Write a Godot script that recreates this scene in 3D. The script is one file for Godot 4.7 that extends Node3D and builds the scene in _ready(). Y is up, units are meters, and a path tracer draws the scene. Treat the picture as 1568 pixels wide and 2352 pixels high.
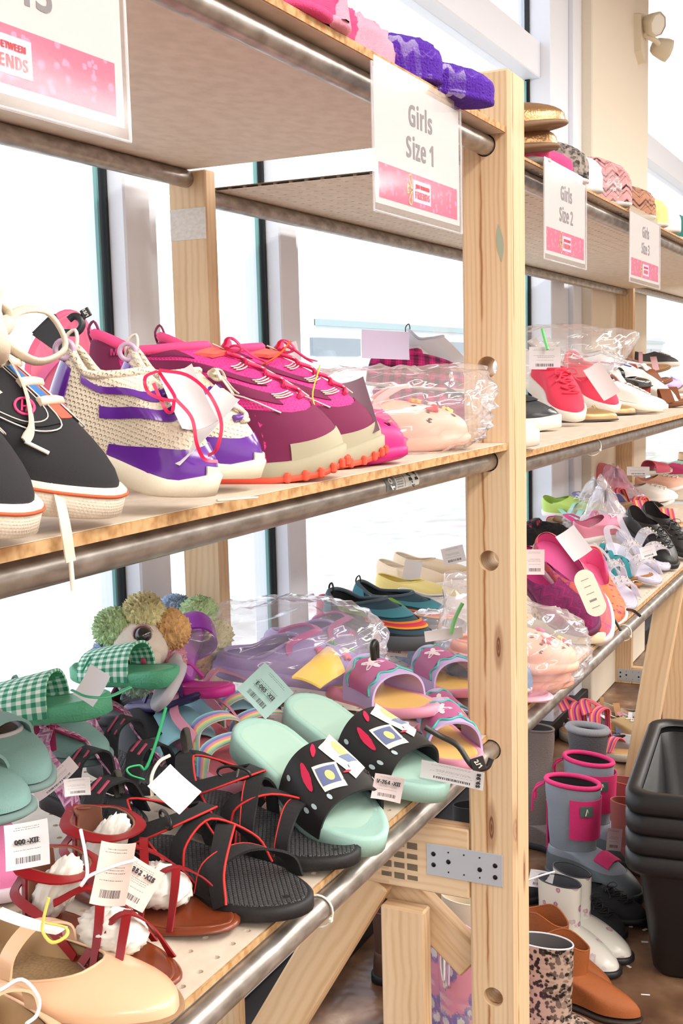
extends Node3D
# ---------------------------------------------------------------- camera solved from the photograph's lines (frame 1568 x 2352)
const FPX := 2688.76
const EYE := Vector3(0, 1.65, 0)
const SC := 0.8          # everything is laid out for an eye at 1.65 m, then brought to life size (child shoes, 1.32 m) in one step
var CR: Vector3
var CU: Vector3
var CF: Vector3
func axes():
	var yaw := 0.45617
	var pitch := 0.11860
	var roll := -0.02491
	CF = Vector3(cos(pitch) * cos(yaw), -sin(pitch), -cos(pitch) * sin(yaw))
	var r := CF.cross(Vector3.UP).normalized()
	var u := r.cross(CF)
	CR = r * cos(roll) + u * sin(roll)
	CU = u * cos(roll) - r * sin(roll)
func ray(px: float, py: float) -> Vector3: return CR * ((px - 784.0) / FPX) - CU * ((py - 1176.0) / FPX) + CF
func on_y(px: float, py: float, y: float) -> Vector3:
	var d := ray(px, py)
	return EYE + d * ((y - EYE.y) / d.y)
func on_z(px: float, py: float, z: float) -> Vector3:
	var d := ray(px, py)
	return EYE + d * ((z - EYE.z) / d.z)
func on_x(px: float, py: float, x: float) -> Vector3:
	var d := ray(px, py)
	return EYE + d * ((x - EYE.x) / d.x)
# ---------------------------------------------------------------- naming
var used := {}
func numbered(called: String) -> String:
	var n: int = used.get(called, 0)
	used[called] = n + 1
	return called if n == 0 else "%s_%03d" % [called, n]
func tag(o: Node, label: String, category: String, group := "", kind := ""):
	if label: o.set_meta("label", label)
	if category: o.set_meta("category", category)
	if group: o.set_meta("group", group)
	if kind: o.set_meta("kind", kind)
	return o
func thing(called: String, label: String, category: String, xf := Transform3D.IDENTITY, group := "") -> Node3D:
	var o := Node3D.new()
	o.name = numbered(called)
	add_child(o)
	o.transform = xf
	tag(o, label, category, group)
	return o
func part(called: String, st: SurfaceTool, m: Material, parent: Node = null) -> MeshInstance3D:
	st.generate_normals()
	var o := MeshInstance3D.new()
	o.mesh = st.commit()
	o.material_override = m
	if parent == null:
		o.name = numbered(called)
		add_child(o)
	else:
		o.name = called
		parent.add_child(o, true)
	return o
func struct(called: String, st: SurfaceTool, m: Material, label: String, category: String) -> MeshInstance3D:
	var o := part(called, st, m)
	tag(o, label, category, "", "structure")
	return o
# ---------------------------------------------------------------- textures and materials
var tex := {}
var mats := {}
func ntex(im: Image, bump := 2.0) -> ImageTexture:
	im.convert(Image.FORMAT_RGBA8)
	im.bump_map_to_normal_map(bump)
	return ImageTexture.create_from_image(im)
func noise_image(w: int, h: int, sx: float, sy: float, sd: int, oct := 4, type := FastNoiseLite.TYPE_SIMPLEX_SMOOTH) -> Image:
	var n := FastNoiseLite.new()
	n.seed = sd
	n.noise_type = type
	n.frequency = 1.0
	n.fractal_octaves = oct
	n.frequency = sx
	var im := n.get_seamless_image(w, maxi(int(h * sy / sx), 8), false, false, 0.25, true)
	if im.get_height() != h: im.resize(w, h, Image.INTERPOLATE_BILINEAR)
	im.convert(Image.FORMAT_RGB8)
	return im
func ramp_image(im: Image, stops: Array) -> Image:   # stops: [[at, Color] ...]
	var out := Image.create(im.get_width(), im.get_height(), false, Image.FORMAT_RGB8)
	for y in im.get_height():
		for x in im.get_width():
			var v := im.get_pixel(x, y).r
			var c: Color = stops[0][1]
			for k in range(1, stops.size()):
				var w := clampf((v - stops[k - 1][0]) / maxf(stops[k][0] - stops[k - 1][0], 1e-5), 0, 1)
				if w > 0: c = stops[k - 1][1].lerp(stops[k][1], w)
			out.set_pixel(x, y, c)
	return out
func T(called: String) -> Texture2D:
	if tex.has(called): return tex[called]
	var t: Texture2D
	match called:
		"fab":
			var im := Image.create(64, 64, false, Image.FORMAT_RGBA8)
			for y in 64:
				for x in 64:
					var a := absf(sin(x * PI / 8.0))
					var b := absf(sin(y * PI / 8.0))
					var v := a if ((x / 8 + y / 8) % 2 == 0) else b
					im.set_pixel(x, y, Color(v, v, v))
			t = ntex(im, 3.0)
		"mesh":
			var im := Image.create(64, 64, false, Image.FORMAT_RGBA8)
			for y in 64:
				for x in 64:
					var ox := 0.0 if (y / 16) % 2 == 0 else 8.0
					var d := Vector2(fposmod(x + ox, 16.0) - 8.0, y % 16 - 8.0).length()
					var v := smoothstep(3.0, 6.5, d)
					im.set_pixel(x, y, Color(v, v, v))
			t = ntex(im, 6.0)
		"diam":
			var im := Image.create(64, 64, false, Image.FORMAT_RGBA8)
			for y in 64:
				for x in 64:
					var a := absf(fposmod(x + y, 16.0) - 8.0)
					var b := absf(fposmod(x - y + 64, 16.0) - 8.0)
					var v := smoothstep(0.5, 3.0, minf(a, b))
					im.set_pixel(x, y, Color(v, v, v))
			t = ntex(im, 7.0)
		"leath": t = ntex(noise_image(128, 128, 0.16, 0.16, 3, 3, FastNoiseLite.TYPE_CELLULAR), 3.0)
		"fuzz": t = ntex(noise_image(128, 128, 0.30, 0.30, 5, 3), 8.0)
		"crumple": t = ntex(noise_image(256, 256, 0.03, 0.03, 8, 5, FastNoiseLite.TYPE_CELLULAR), 6.0)
		"grit": t = ntex(noise_image(128, 128, 0.45, 0.45, 9, 2), 2.5)
		"rib":
			var im := Image.create(64, 64, false, Image.FORMAT_RGBA8)
			for y in 64:
				for x in 64:
					var v := absf(sin(x * PI / 8.0))
					im.set_pixel(x, y, Color(v, v, v))
			t = ntex(im, 4.0)
		"speck": t = ImageTexture.create_from_image(ramp_image(noise_image(256, 256, 0.09, 0.09, 12, 4), [[0.2, Color(0.86, 0.86, 0.86)], [0.8, Color(1, 1, 1)]]))
		"pine": t = ImageTexture.create_from_image(pine(256, 512, 21, []))
		"pine_post": t = ImageTexture.create_from_image(pine(256, 1024, 33, [[0.64, 0.655, 0.035], [0.55, 0.50, 0.030], [0.12, 0.615, 0.020], [0.90, 0.70, 0.03]], true))
		"mdf": t = ImageTexture.create_from_image(ramp_image(noise_image(256, 256, 0.03, 0.05, 14, 5), [[0.2, Color(0.945, 0.935, 0.925)], [0.6, Color(0.985, 0.98, 0.975)], [0.85, Color(1, 1, 1)]]))
		"edge": t = ImageTexture.create_from_image(ramp_image(noise_image(256, 128, 0.05, 0.10, 15, 5), [[0.2, Color(0.80, 0.72, 0.62)], [0.5, Color(0.93, 0.90, 0.86)], [0.85, Color(1, 1, 1)]]))
		"steel": t = ImageTexture.create_from_image(ramp_image(noise_image(256, 256, 0.02, 0.05, 17, 6), [[0.2, Color(0.74, 0.725, 0.70)], [0.5, Color(0.88, 0.87, 0.86)], [0.8, Color(1, 1, 1)]]))
		"concrete": t = ImageTexture.create_from_image(ramp_image(noise_image(512, 512, 0.014, 0.014, 19, 7), [[0.1, Color(0.30, 0.20, 0.14)], [0.4, Color(0.40, 0.285, 0.205)], [0.62, Color(0.49, 0.365, 0.27)], [0.8, Color(0.58, 0.46, 0.36)], [0.95, Color(0.72, 0.64, 0.55)]]))
		"pave": t = ImageTexture.create_from_image(ramp_image(noise_image(256, 256, 0.03, 0.03, 23, 4), [[0.2, Color(0.80, 0.78, 0.74)], [0.8, Color(0.93, 0.92, 0.90)]]))
	tex[called] = t
	return t
func pine(w: int, h: int, sd: int, knots: Array, streak := false) -> Image:
	var n := FastNoiseLite.new()
	n.seed = sd
	n.frequency = 1.0
	n.fractal_octaves = 3
	var im := Image.create(w, h, false, Image.FORMAT_RGB8)
	for y in h:
		var fy := float(y) / h
		for x in w:
			var fx := float(x) / w
			var u := fx + 0.02 * n.get_noise_2d(fx * 1.3, fy * 5.0) + 0.008 * n.get_noise_2d(fx * 3.0, fy * 16.0)
			var dark := 0.0
			for k in knots:
				var d := Vector2((fx - k[0]) * w, (fy - k[1]) * h) / w
				d.y *= 0.6
				var r: float = d.length() / k[2]
				u += 0.025 * exp(-r * 0.8) * signf(d.x)
				dark = maxf(dark, smoothstep(1.0, 0.55, r) * (0.75 + 0.2 * sin(r * 14.0)))
				dark = maxf(dark, 0.35 * smoothstep(2.0, 1.0, r))
			var g := 0.5 + 0.5 * sin(u * 120.0 + 4.0 * n.get_noise_2d(fx * 2.0, fy * 1.5))
			g = pow(g, 2.0) * (0.5 + 0.5 * n.get_noise_2d(fx * 9.0 + 7.0, fy * 2.0))
			var f := 0.5 + 0.5 * n.get_noise_2d(fx * 190.0, fy * 9.0)
			var c := Color(0.86, 0.745, 0.60).lerp(Color(0.74, 0.59, 0.425), clampf(g * 0.8 + f * 0.18, 0, 1))
			c = c.lerp(Color(0.90, 0.82, 0.70), 0.35 * smoothstep(0.45, 0.75, 0.5 + 0.5 * n.get_noise_2d(fx * 2.5, fy * 1.2 + 9.0)))
			if streak:
				var sx := 0.69 + 0.012 * n.get_noise_2d(3.0, fy * 9.0) + 0.006 * n.get_noise_2d(8.0, fy * 40.0)
				var sw := 0.010 + 0.012 * maxf(0.0, n.get_noise_2d(1.0, fy * 12.0) + 0.2)
				var on := smoothstep(-0.40, 0.05, n.get_noise_2d(5.0, fy * 10.0) + 0.05)
				c = c.lerp(Color(0.45, 0.25, 0.12), 0.75 * on * smoothstep(sw, sw * 0.2, absf(fx - sx)))
				c = c.lerp(Color(0.70, 0.50, 0.30), 0.45 * on * smoothstep(0.035, 0.0, absf(fx - sx)))
			c = c.lerp(Color(0.36, 0.18, 0.08), clampf(dark, 0, 1) * 0.9)
			im.set_pixel(x, y, c)
	return im
var lift := 1.0   # the palette below is noted a shade deep; one exponent brings every shoe colour to its sRGB value
func M(c0: Color, rough := 0.7, o := {}) -> StandardMaterial3D:
	var col := Color(pow(c0.r, lift), pow(c0.g, lift), pow(c0.b, lift))
	var key := "%s|%s|%s" % [col, rough, o]
	if mats.has(key): return mats[key]
	var m := StandardMaterial3D.new()
	m.albedo_color = col
	m.roughness = rough
	m.metallic = o.get("metal", 0.0)
	m.metallic_specular = o.get("spec", 0.5)
	var tri: float = o.get("tri", 0.0)
	if o.has("n"):
		m.normal_enabled = true
		m.normal_texture = T(o.n)
		m.normal_scale = o.get("ns", 0.6)
		if tri == 0.0: tri = 60.0
	if o.has("t"):
		m.albedo_texture = T(o.t)
	if o.get("world", false): tri /= SC
	if tri > 0.0:
		m.uv1_triplanar = true
		m.uv1_world_triplanar = o.get("world", false)
		m.uv1_scale = Vector3.ONE * tri
	if o.has("uvs"): m.uv1_scale = o.uvs
	if o.has("uvo"): m.uv1_offset = o.uvo
	if o.has("a"):
		m.transparency = BaseMaterial3D.TRANSPARENCY_ALPHA
		m.albedo_color.a = o.a
	if o.has("back"):
		m.backlight_enabled = true
		m.backlight = o.back
	if o.has("cc"):
		m.clearcoat_enabled = true
		m.clearcoat = o.cc
		m.clearcoat_roughness = 0.15
	if o.has("rim"):
		m.rim_enabled = true
		m.rim = o.rim
	if o.has("emit"):
		m.emission_enabled = true
		m.emission = col
		m.emission_energy_multiplier = o.emit
	m.cull_mode = BaseMaterial3D.CULL_DISABLED
	mats[key] = m
	return m
func MT(t: Texture2D, rough := 0.6, o := {}) -> StandardMaterial3D:   # a material whose colour is a computed print, laid out by the mesh's own UV
	var m := StandardMaterial3D.new()
	m.albedo_texture = t
	m.roughness = rough
	m.cull_mode = BaseMaterial3D.CULL_DISABLED
	if o.has("uvs"): m.uv1_scale = o.uvs
	if o.has("tri"):
		m.uv1_triplanar = true
		m.uv1_scale = Vector3.ONE * o.tri
	if o.has("n"):
		m.normal_enabled = true
		m.normal_texture = T(o.n)
		m.normal_scale = o.get("ns", 0.5)
	if o.has("a"):
		m.transparency = BaseMaterial3D.TRANSPARENCY_ALPHA
		m.albedo_color.a = o.a
	return m
# ---------------------------------------------------------------- mesh helpers
func S() -> SurfaceTool:
	var st := SurfaceTool.new()
	st.begin(Mesh.PRIMITIVE_TRIANGLES)
	return st
func tri3(st: SurfaceTool, a: Vector3, b: Vector3, c: Vector3):
	st.set_uv(Vector2.ZERO); st.add_vertex(a)
	st.set_uv(Vector2.ZERO); st.add_vertex(b)
	st.set_uv(Vector2.ZERO); st.add_vertex(c)
func quad(st: SurfaceTool, a: Vector3, b: Vector3, c: Vector3, d: Vector3, ua := Vector2(0, 0), ub := Vector2(1, 0), uc := Vector2(1, 1), ud := Vector2(0, 1)):
	st.set_uv(ua); st.add_vertex(a)
	st.set_uv(ub); st.add_vertex(b)
	st.set_uv(uc); st.add_vertex(c)
	st.set_uv(ua); st.add_vertex(a)
	st.set_uv(uc); st.add_vertex(c)
	st.set_uv(ud); st.add_vertex(d)
func grid(st: SurfaceTool, rows: Array, cu := false, cv := false, group := 0):
	st.set_smooth_group(group)
	var nu := rows.size()
	var nv: int = rows[0].size()
	var lu := nu if cu else nu - 1
	var lv := nv if cv else nv - 1
	for i in lu:
		var a: PackedVector3Array = rows[i]
		var b: PackedVector3Array = rows[(i + 1) % nu]
		var u0 := float(i) / lu
		var u1 := float(i + 1) / lu
		for j in lv:
			var k := (j + 1) % nv
			var v0 := float(j) / lv
			var v1 := float(j + 1) / lv
			quad(st, a[j], b[j], b[k], a[k], Vector2(u0, v0), Vector2(u1, v0), Vector2(u1, v1), Vector2(u0, v1))
func shell(st: SurfaceTool, f: Callable, nu: int, nv: int, th: float, cu := false):
	# a sheet f(u, v) with thickness th (towards the side its normal points away from)
	var P := []
	for i in nu + 1:
		var row := PackedVector3Array()
		for j in nv + 1: row.append(f.call(float(i) / nu, float(j) / nv))
		P.append(row)
	if cu: P[nu] = P[0].duplicate()
	var Q := []
	for i in nu + 1:
		var row := PackedVector3Array()
		for j in nv + 1:
			var i0 := maxi(i - 1, 0)
			var i1 := mini(i + 1, nu)
			if cu and (i == 0 or i == nu):
				i0 = nu - 1
				i1 = 1
			var du: Vector3 = P[i1][j] - P[i0][j]
			var dv: Vector3 = P[i][mini(j + 1, nv)] - P[i][maxi(j - 1, 0)]
			row.append(P[i][j] - du.cross(dv).normalized() * th)
		Q.append(row)
	if cu: Q[nu] = Q[0].duplicate()
	grid(st, P, false, false, 1)
	grid(st, Q, false, false, 2)
	st.set_smooth_group(3)
	for i in nu:
		for j in [0, nv]: quad(st, P[i][j], P[i + 1][j], Q[i + 1][j], Q[i][j], Vector2(float(i) / nu, float(j) / nv), Vector2(float(i + 1) / nu, float(j) / nv), Vector2(float(i + 1) / nu, float(j) / nv), Vector2(float(i) / nu, float(j) / nv))
	if not cu:
		for j in nv:
			for i in [0, nu]: quad(st, P[i][j], P[i][j + 1], Q[i][j + 1], Q[i][j], Vector2(float(i) / nu, float(j) / nv), Vector2(float(i) / nu, float(j + 1) / nv), Vector2(float(i) / nu, float(j + 1) / nv), Vector2(float(i) / nu, float(j) / nv))
func spline(pts: Array, n: int, closed := false) -> PackedVector3Array:
	var out := PackedVector3Array()
	var m := pts.size()
	if m == 2 and not closed:
		for i in n + 1: out.append(pts[0].lerp(pts[1], float(i) / n))
		return out
	var segs := m if closed else m - 1
	var count := n if closed else n + 1
	for i in count:
		var f := float(i) / n * segs
		var k := mini(int(f), segs - 1)
		var w := f - k
		var p0: Vector3
		var p1: Vector3
		var p2: Vector3
		var p3: Vector3
		if closed:
			p0 = pts[(k - 1 + m) % m]; p1 = pts[k % m]; p2 = pts[(k + 1) % m]; p3 = pts[(k + 2) % m]
		else:
			p1 = pts[k]; p2 = pts[k + 1]
			p0 = pts[k - 1] if k > 0 else p1 * 2 - p2
			p3 = pts[k + 2] if k + 2 < m else p2 * 2 - p1
		out.append(p1.cubic_interpolate(p2, p0, p3, w))
	return out
func tube(st: SurfaceTool, pts: PackedVector3Array, r: float, n := 8, closed := false, flat := 1.0, r1 := -1.0):
	var m := pts.size()
	var rows := []
	var nrm := Vector3.ZERO
	for i in m:
		var a := pts[(i - 1 + m) % m] if (closed or i > 0) else pts[i]
		var b := pts[(i + 1) % m] if (closed or i < m - 1) else pts[i]
		var t := (b - a).normalized()
		if nrm == Vector3.ZERO:
			nrm = t.cross(Vector3.UP if absf(t.y) < 0.9 else Vector3.RIGHT).normalized()
		nrm = (nrm - t * nrm.dot(t)).normalized()
		var bi := t.cross(nrm)
		var rr := r if r1 < 0 else lerpf(r, r1, float(i) / maxi(m - 1, 1))
		var row := PackedVector3Array()
		for k in n:
			var an := TAU * k / n
			row.append(pts[i] + (nrm * cos(an) + bi * sin(an) * flat) * rr)
		rows.append(row)
	grid(st, rows, closed, true, 0)
	if not closed:
		st.set_smooth_group(4)
		for e in [0, m - 1]:
			for k in n: tri3(st, pts[e], rows[e][k], rows[e][(k + 1) % n])
func ribbon(st: SurfaceTool, pts: PackedVector3Array, outw: Callable, w: float, th: float, w1 := -1.0):
	# a flat strap: outw.call(point) gives the direction its face looks
	var m := pts.size()
	var rows := [[], [], [], []]
	for i in m:
		var t := (pts[mini(i + 1, m - 1)] - pts[maxi(i - 1, 0)]).normalized()
		var o: Vector3 = outw.call(pts[i])
		o = (o - t * o.dot(t)).normalized()
		var s := t.cross(o)
		var ww := w if w1 < 0 else lerpf(w, w1, float(i) / (m - 1))
		rows[0].append(pts[i] + s * ww * 0.5 + o * th * 0.5)
		rows[1].append(pts[i] - s * ww * 0.5 + o * th * 0.5)
		rows[2].append(pts[i] - s * ww * 0.5 - o * th * 0.5)
		rows[3].append(pts[i] + s * ww * 0.5 - o * th * 0.5)
	for k in 4: grid(st, [PackedVector3Array(rows[k]), PackedVector3Array(rows[(k + 1) % 4])], false, false, k + 1)
	st.set_smooth_group(9)
	quad(st, rows[0][0], rows[1][0], rows[2][0], rows[3][0])
	quad(st, rows[0][m - 1], rows[1][m - 1], rows[2][m - 1], rows[3][m - 1])
func box(st: SurfaceTool, c: Vector3, s: Vector3, b := 0.0, bs := Basis.IDENTITY, uvm := 1.0, uvo := Vector2.ZERO):
	# chamfered box; UV in metres, v along the longest side
	st.set_smooth_group(-1)
	var h := s * 0.5
	var la := 0
	if s.y >= s.x and s.y >= s.z: la = 1
	elif s.z >= s.x and s.z >= s.y: la = 2
	var uvf := func(p: Vector3, ax: int) -> Vector2:
		var o := 0
		if ax == la: return Vector2(p[(ax + 1) % 3], p[(ax + 2) % 3]) * uvm + uvo
		o = 3 - ax - la
		return Vector2(p[o], p[la]) * uvm + uvo + Vector2(ax * 0.37, 0)
	var put := func(ps: Array, ax: int):
		for k in range(1, ps.size() - 1):
			for p in [ps[0], ps[k], ps[k + 1]]:
				st.set_uv(uvf.call(p, ax))
				st.add_vertex(c + bs * p)
	for ax in 3:
		var u := (ax + 1) % 3
		var v := (ax + 2) % 3
		for sg in [-1, 1]:
			var ps := []
			for q in [[-1, -1], [1, -1], [1, 1], [-1, 1]]:
				var p := Vector3.ZERO
				p[ax] = sg * h[ax]
				p[u] = q[0] * (h[u] - b)
				p[v] = q[1] * (h[v] - b)
				ps.append(p)
			put.call(ps, ax)
		if b > 0:
			for su in [-1, 1]:
				for sv in [-1, 1]:   # edge along ax
					var ps := []
					for e in [[-1, 0], [1, 0], [1, 1], [-1, 1]]:
						var p := Vector3.ZERO
						p[ax] = e[0] * (h[ax] - b)
						p[u] = su * (h[u] - (b if e[1] == 1 else 0.0))
						p[v] = sv * (h[v] - (0.0 if e[1] == 1 else b))
						ps.append(p)
					put.call(ps, ax if ax != la else u)
	if b > 0:
		for x in [-1, 1]:
			for y in [-1, 1]:
				for z in [-1, 1]:
					put.call([Vector3(x * h.x, y * (h.y - b), z * (h.z - b)), Vector3(x * (h.x - b), y * h.y, z * (h.z - b)), Vector3(x * (h.x - b), y * (h.y - b), z * h.z)], 0)
func beam(st: SurfaceTool, a: Vector3, b: Vector3, w: float, d: float, side: Vector3, bev := 0.003, uvo := Vector2.ZERO):
	# lumber from a to b: w wide along `side`, d thick across
	var y := (b - a).normalized()
	var x := (side - y * side.dot(y)).normalized()
	box(st, (a + b) * 0.5, Vector3(w, a.distance_to(b), d), bev, Basis(x, y, x.cross(y)), 1.0, uvo)
func lathe(st: SurfaceTool, prof: Array, n := 16, xf := Transform3D.IDENTITY):
	var rows := []
	for k in n:
		var a := TAU * k / n
		var row := PackedVector3Array()
		for p in prof: row.append(xf * Vector3(p[0] * cos(a), p[1], p[0] * sin(a)))
		rows.append(row)
	grid(st, rows, true, false, 0)
func kc(keys: Array, t: float) -> float:
	if keys.size() == 1: return keys[0][1]
	if t <= keys[0][0]: return keys[0][1]
	for k in range(1, keys.size()):
		if t <= keys[k][0]:
			var a: float = keys[k - 1][1]
			var b: float = keys[k][1]
			var p: float = keys[maxi(k - 2, 0)][1]
			var q: float = keys[mini(k + 1, keys.size() - 1)][1]
			var w: float = (t - keys[k - 1][0]) / (keys[k][0] - keys[k - 1][0])
			return lerpf(lerpf(a, b, w), cubic_interpolate(a, b, p, q, w), 0.6)
	return keys[-1][1]
func rnd(sd: int) -> RandomNumberGenerator:
	var r := RandomNumberGenerator.new()
	r.seed = sd
	return r
# ---------------------------------------------------------------- the scene
const ZF := -0.70      # front pipes and posts
const ZB := -1.33      # back pipes and posts
const X1 := 2.041      # face of the near frame
const X2 := 6.0        # face of the far frame
const Y_TOP := 2.044
const Y_MID := 1.482
const Y_BOT := 0.936
const B_TOP := 2.0615  # undersides of the boards
const B_MID := 1.5025
const B_BOT := 0.9535
const D2 := [0.030, 0.022, 0.012]   # the far bay hangs this much lower
const S_TOP := 2.0735  # what stands on the boards
const S_MID := 1.5155
const S_BOT := 0.9635
func _ready():
	axes()
	var cam := Camera3D.new()
	cam.name = "camera"
	cam.transform = Transform3D(Basis(CR, CU, -CF), EYE)
	cam.fov = rad_to_deg(2.0 * atan(1176.0 / FPX))
	cam.near = 0.02
	cam.far = 400.0
	add_child(cam)
	cam.current = true
	var we := WorldEnvironment.new()
	we.name = "world_environment"
	var env := Environment.new()
	var sky := Sky.new()
	var sm := ProceduralSkyMaterial.new()
	sm.sky_top_color = Color(0.90, 0.94, 1.0)
	sm.sky_horizon_color = Color(1.0, 1.0, 1.0)
	sm.ground_horizon_color = Color(0.9, 0.9, 0.9)
	sm.ground_bottom_color = Color(0.75, 0.75, 0.75)
	sm.sun_angle_max = 0.0
	sky.sky_material = sm
	env.background_mode = Environment.BG_SKY
	env.sky = sky
	env.background_energy_multiplier = 2.6
	env.ambient_light_source = Environment.AMBIENT_SOURCE_SKY
	env.reflected_light_source = Environment.REFLECTION_SOURCE_SKY
	env.tonemap_mode = Environment.TONE_MAPPER_LINEAR
	env.tonemap_exposure = 1.0
	env.sdfgi_enabled = true
	env.ssao_enabled = true
	env.ssil_enabled = true
	we.environment = env
	add_child(we)
	# rows of ceiling light panels over the aisle and the hall (outside the frame)
	for zz in [1.4, 4.0]:
		for k in 4:
			ceiling_panel(Vector3(-3.4 + k * 4.6, 3.6, zz), 3.6, 0.8, 15.0)
	build_room()
	build_rack()
	build_things()
	for c in get_children():   # the whole place to life size about the origin on the floor
		if c is Camera3D: c.position *= SC
		elif c is Node3D: c.transform = Transform3D(c.transform.basis * Basis.from_scale(Vector3.ONE * SC), c.position * SC)
func ceiling_panel(at: Vector3, w: float, d: float, energy: float):
	var t := thing("ceiling_light_panel", "white flat ceiling light panel in the row above the aisle", "ceiling light", Transform3D(Basis.IDENTITY, at), "ceiling light panels")
	var st := S()
	box(st, Vector3(0, 0.03, 0), Vector3(w, 0.06, d), 0.004)
	part("housing", st, M(Color(0.9, 0.9, 0.9), 0.5), t)
	st = S()
	box(st, Vector3(0, -0.004, 0), Vector3(w - 0.05, 0.006, d - 0.05), 0.001)
	part("diffuser", st, M(Color(1.0, 0.98, 0.95), 0.5, {"emit": 1.5}), t)
	var l := AreaLight3D.new()
	l.name = "panel_light"
	l.area_size = Vector2(w - 0.05, d - 0.05) * SC
	l.light_energy = energy * SC * SC
	l.light_color = Color(1.0, 0.98, 0.955)
	l.shadow_enabled = true
	l.area_range = 20.0
	l.basis = Basis(Vector3.RIGHT, -PI / 2).scaled(Vector3.ONE / SC)
	l.position = Vector3(0, -0.012, 0)
	t.add_child(l)
func build_room():
	var white := M(Color(0.90, 0.885, 0.86), 0.85, {"n": "grit", "ns": 0.15, "tri": 3.0, "world": true})
	var st := S()
	box(st, Vector3(5, -0.1, 2.6), Vector3(26, 0.2, 8.6))
	struct("floor", st, M(Color(1, 1, 1), 0.32, {"t": "concrete", "tri": 0.55, "world": true, "n": "grit", "ns": 0.08}), "stained brown concrete floor, worn and speckled", "floor")
	st = S()
	box(st, Vector3(5, 4.75, 2.6), Vector3(26, 0.2, 8.6))
	struct("ceiling", st, white, "white ceiling above the shop", "ceiling")
	st = S()
	box(st, Vector3(5, 2.3, 6.8), Vector3(26, 4.8, 0.2))
	struct("wall_back", st, white, "white wall across the hall from the windows", "wall")
	for e in [[-8.0, "left"], [18.0, "right"]]:
		st = S()
		box(st, Vector3(e[0], 2.3, 2.6), Vector3(0.2, 4.8, 8.6))
		struct("wall_" + e[1], st, white, "white end wall of the hall, %s" % ("behind the camera" if e[1] == "left" else "far end of the aisle"), "wall")
	# low black plinth under the glazing, grey sill on it
	st = S()
	box(st, Vector3(5, 0.045, -1.52), Vector3(26, 0.09, 0.26), 0.004)
	struct("baseboard_window", st, M(Color(0.035, 0.035, 0.04), 0.5), "low black base under the windows", "baseboard")
	# aluminium storefront: each window is sill, header, jamb, transom and panes
	var alu := M(Color(0.91, 0.93, 0.97), 0.4)
	var gasket := M(Color(0.05, 0.07, 0.08), 0.5)
	var glass := M(Color(0.93, 0.985, 0.98), 0.02, {"a": 0.05})
	var bays := [[-8.0, 1.993, "window with a wide pane left of the near back post"], [2.14, 2.642, "narrow window pane between two grey mullions by the near back post"], [2.80, 4.93, "wide window behind the pegboard shelf"], [6.75, 10.6, "far window beyond the cream pillar"], [10.8, 18.0, "farthest window towards the end wall"]]
	var n := 1
	for b in bays:
		var w := Node3D.new()
		w.name = "window_%d" % n
		n += 1
		add_child(w)
		tag(w, b[2], "window", "", "structure")
		var xa: float = b[0]
		var xb: float = b[1]
		st = S()
		box(st, Vector3((xa + xb) / 2, 0.145, -1.52), Vector3(xb - xa, 0.11, 0.10), 0.004)
		part("sill", st, alu, w)
		st = S()
		box(st, Vector3((xa + xb) / 2, 2.922, -1.50), Vector3(xb - xa, 0.146, 0.11), 0.004)
		part("transom", st, alu, w)
		st = S()
		box(st, Vector3((xa + xb) / 2, 4.55, -1.52), Vector3(xb - xa, 0.3, 0.12), 0.004)
		part("header", st, alu, w)
		for q in [[0.2, 2.849], [2.995, 4.4]]:
			st = S()
			box(st, Vector3((xa + xb) / 2, (q[0] + q[1]) / 2, -1.51), Vector3(xb - xa, q[1] - q[0], 0.006))
			part("pane", st, glass, w)
		st = S()
		for e in [[xa, 1], [xb, -1]]:
			for q in [[0.2, 2.849], [2.995, 4.4]]:
				box(st, Vector3(e[0] + e[1] * 0.004, (q[0] + q[1]) / 2, -1.5), Vector3(0.008, q[1] - q[0], 0.02))
		part("gasket", st, gasket, w)
		st = S()
		for e in [[xa, 1], [xb, -1]]:
			box(st, Vector3(e[0] + e[1] * 0.020, 1.52, -1.504), Vector3(0.006, 2.64, 0.008))
		part("glass_edge", st, M(Color(0.45, 0.66, 0.66), 0.3), w)
	# mullions between the windows
	var k := 1
	for m in [[1.993, 2.14], [2.642, 2.80]]:
		var w := Node3D.new()
		w.name = "trim_%d" % k
		k += 1
		add_child(w)
		tag(w, "grey aluminium window mullion %s" % ("directly behind the near back post" if k == 2 else "beside the wide window"), "mullion", "", "structure")
		st = S()
		box(st, Vector3(m[0] + 0.045, 2.25, -1.505), Vector3(0.09, 4.5, 0.11), 0.004)
		part("face", st, alu, w)
		st = S()
		box(st, Vector3(m[0] + 0.122, 2.25, -1.52), Vector3(0.066, 4.5, 0.08), 0.003)
		part("rebate", st, alu, w)
	var w3 := Node3D.new()
	w3.name = "trim_3"
	add_child(w3)
	tag(w3, "stepped grey window jamb beside the cream pillar", "jamb", "", "structure")
	for q in [[4.93, 0.20, -1.40], [5.13, 0.24, -1.445], [5.37, 0.14, -1.42]]:
		st = S()
		box(st, Vector3(q[0] + q[1] / 2, 2.25, (q[2] - 1.6) / 2), Vector3(q[1], 4.5, q[2] + 1.6), 0.004)
		part("step", st, alu, w3)
	w3 = Node3D.new()
	w3.name = "trim_4"
	add_child(w3)
	tag(w3, "grey window mullion far along the glazing", "mullion", "", "structure")
	st = S()
	box(st, Vector3(10.7, 2.25, -1.5), Vector3(0.2, 4.5, 0.12), 0.004)
	part("face", st, alu, w3)
	st = S()
	box(st, Vector3(6.13, 2.3, -1.49), Vector3(1.24, 4.6, 0.24), 0.006)
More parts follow.
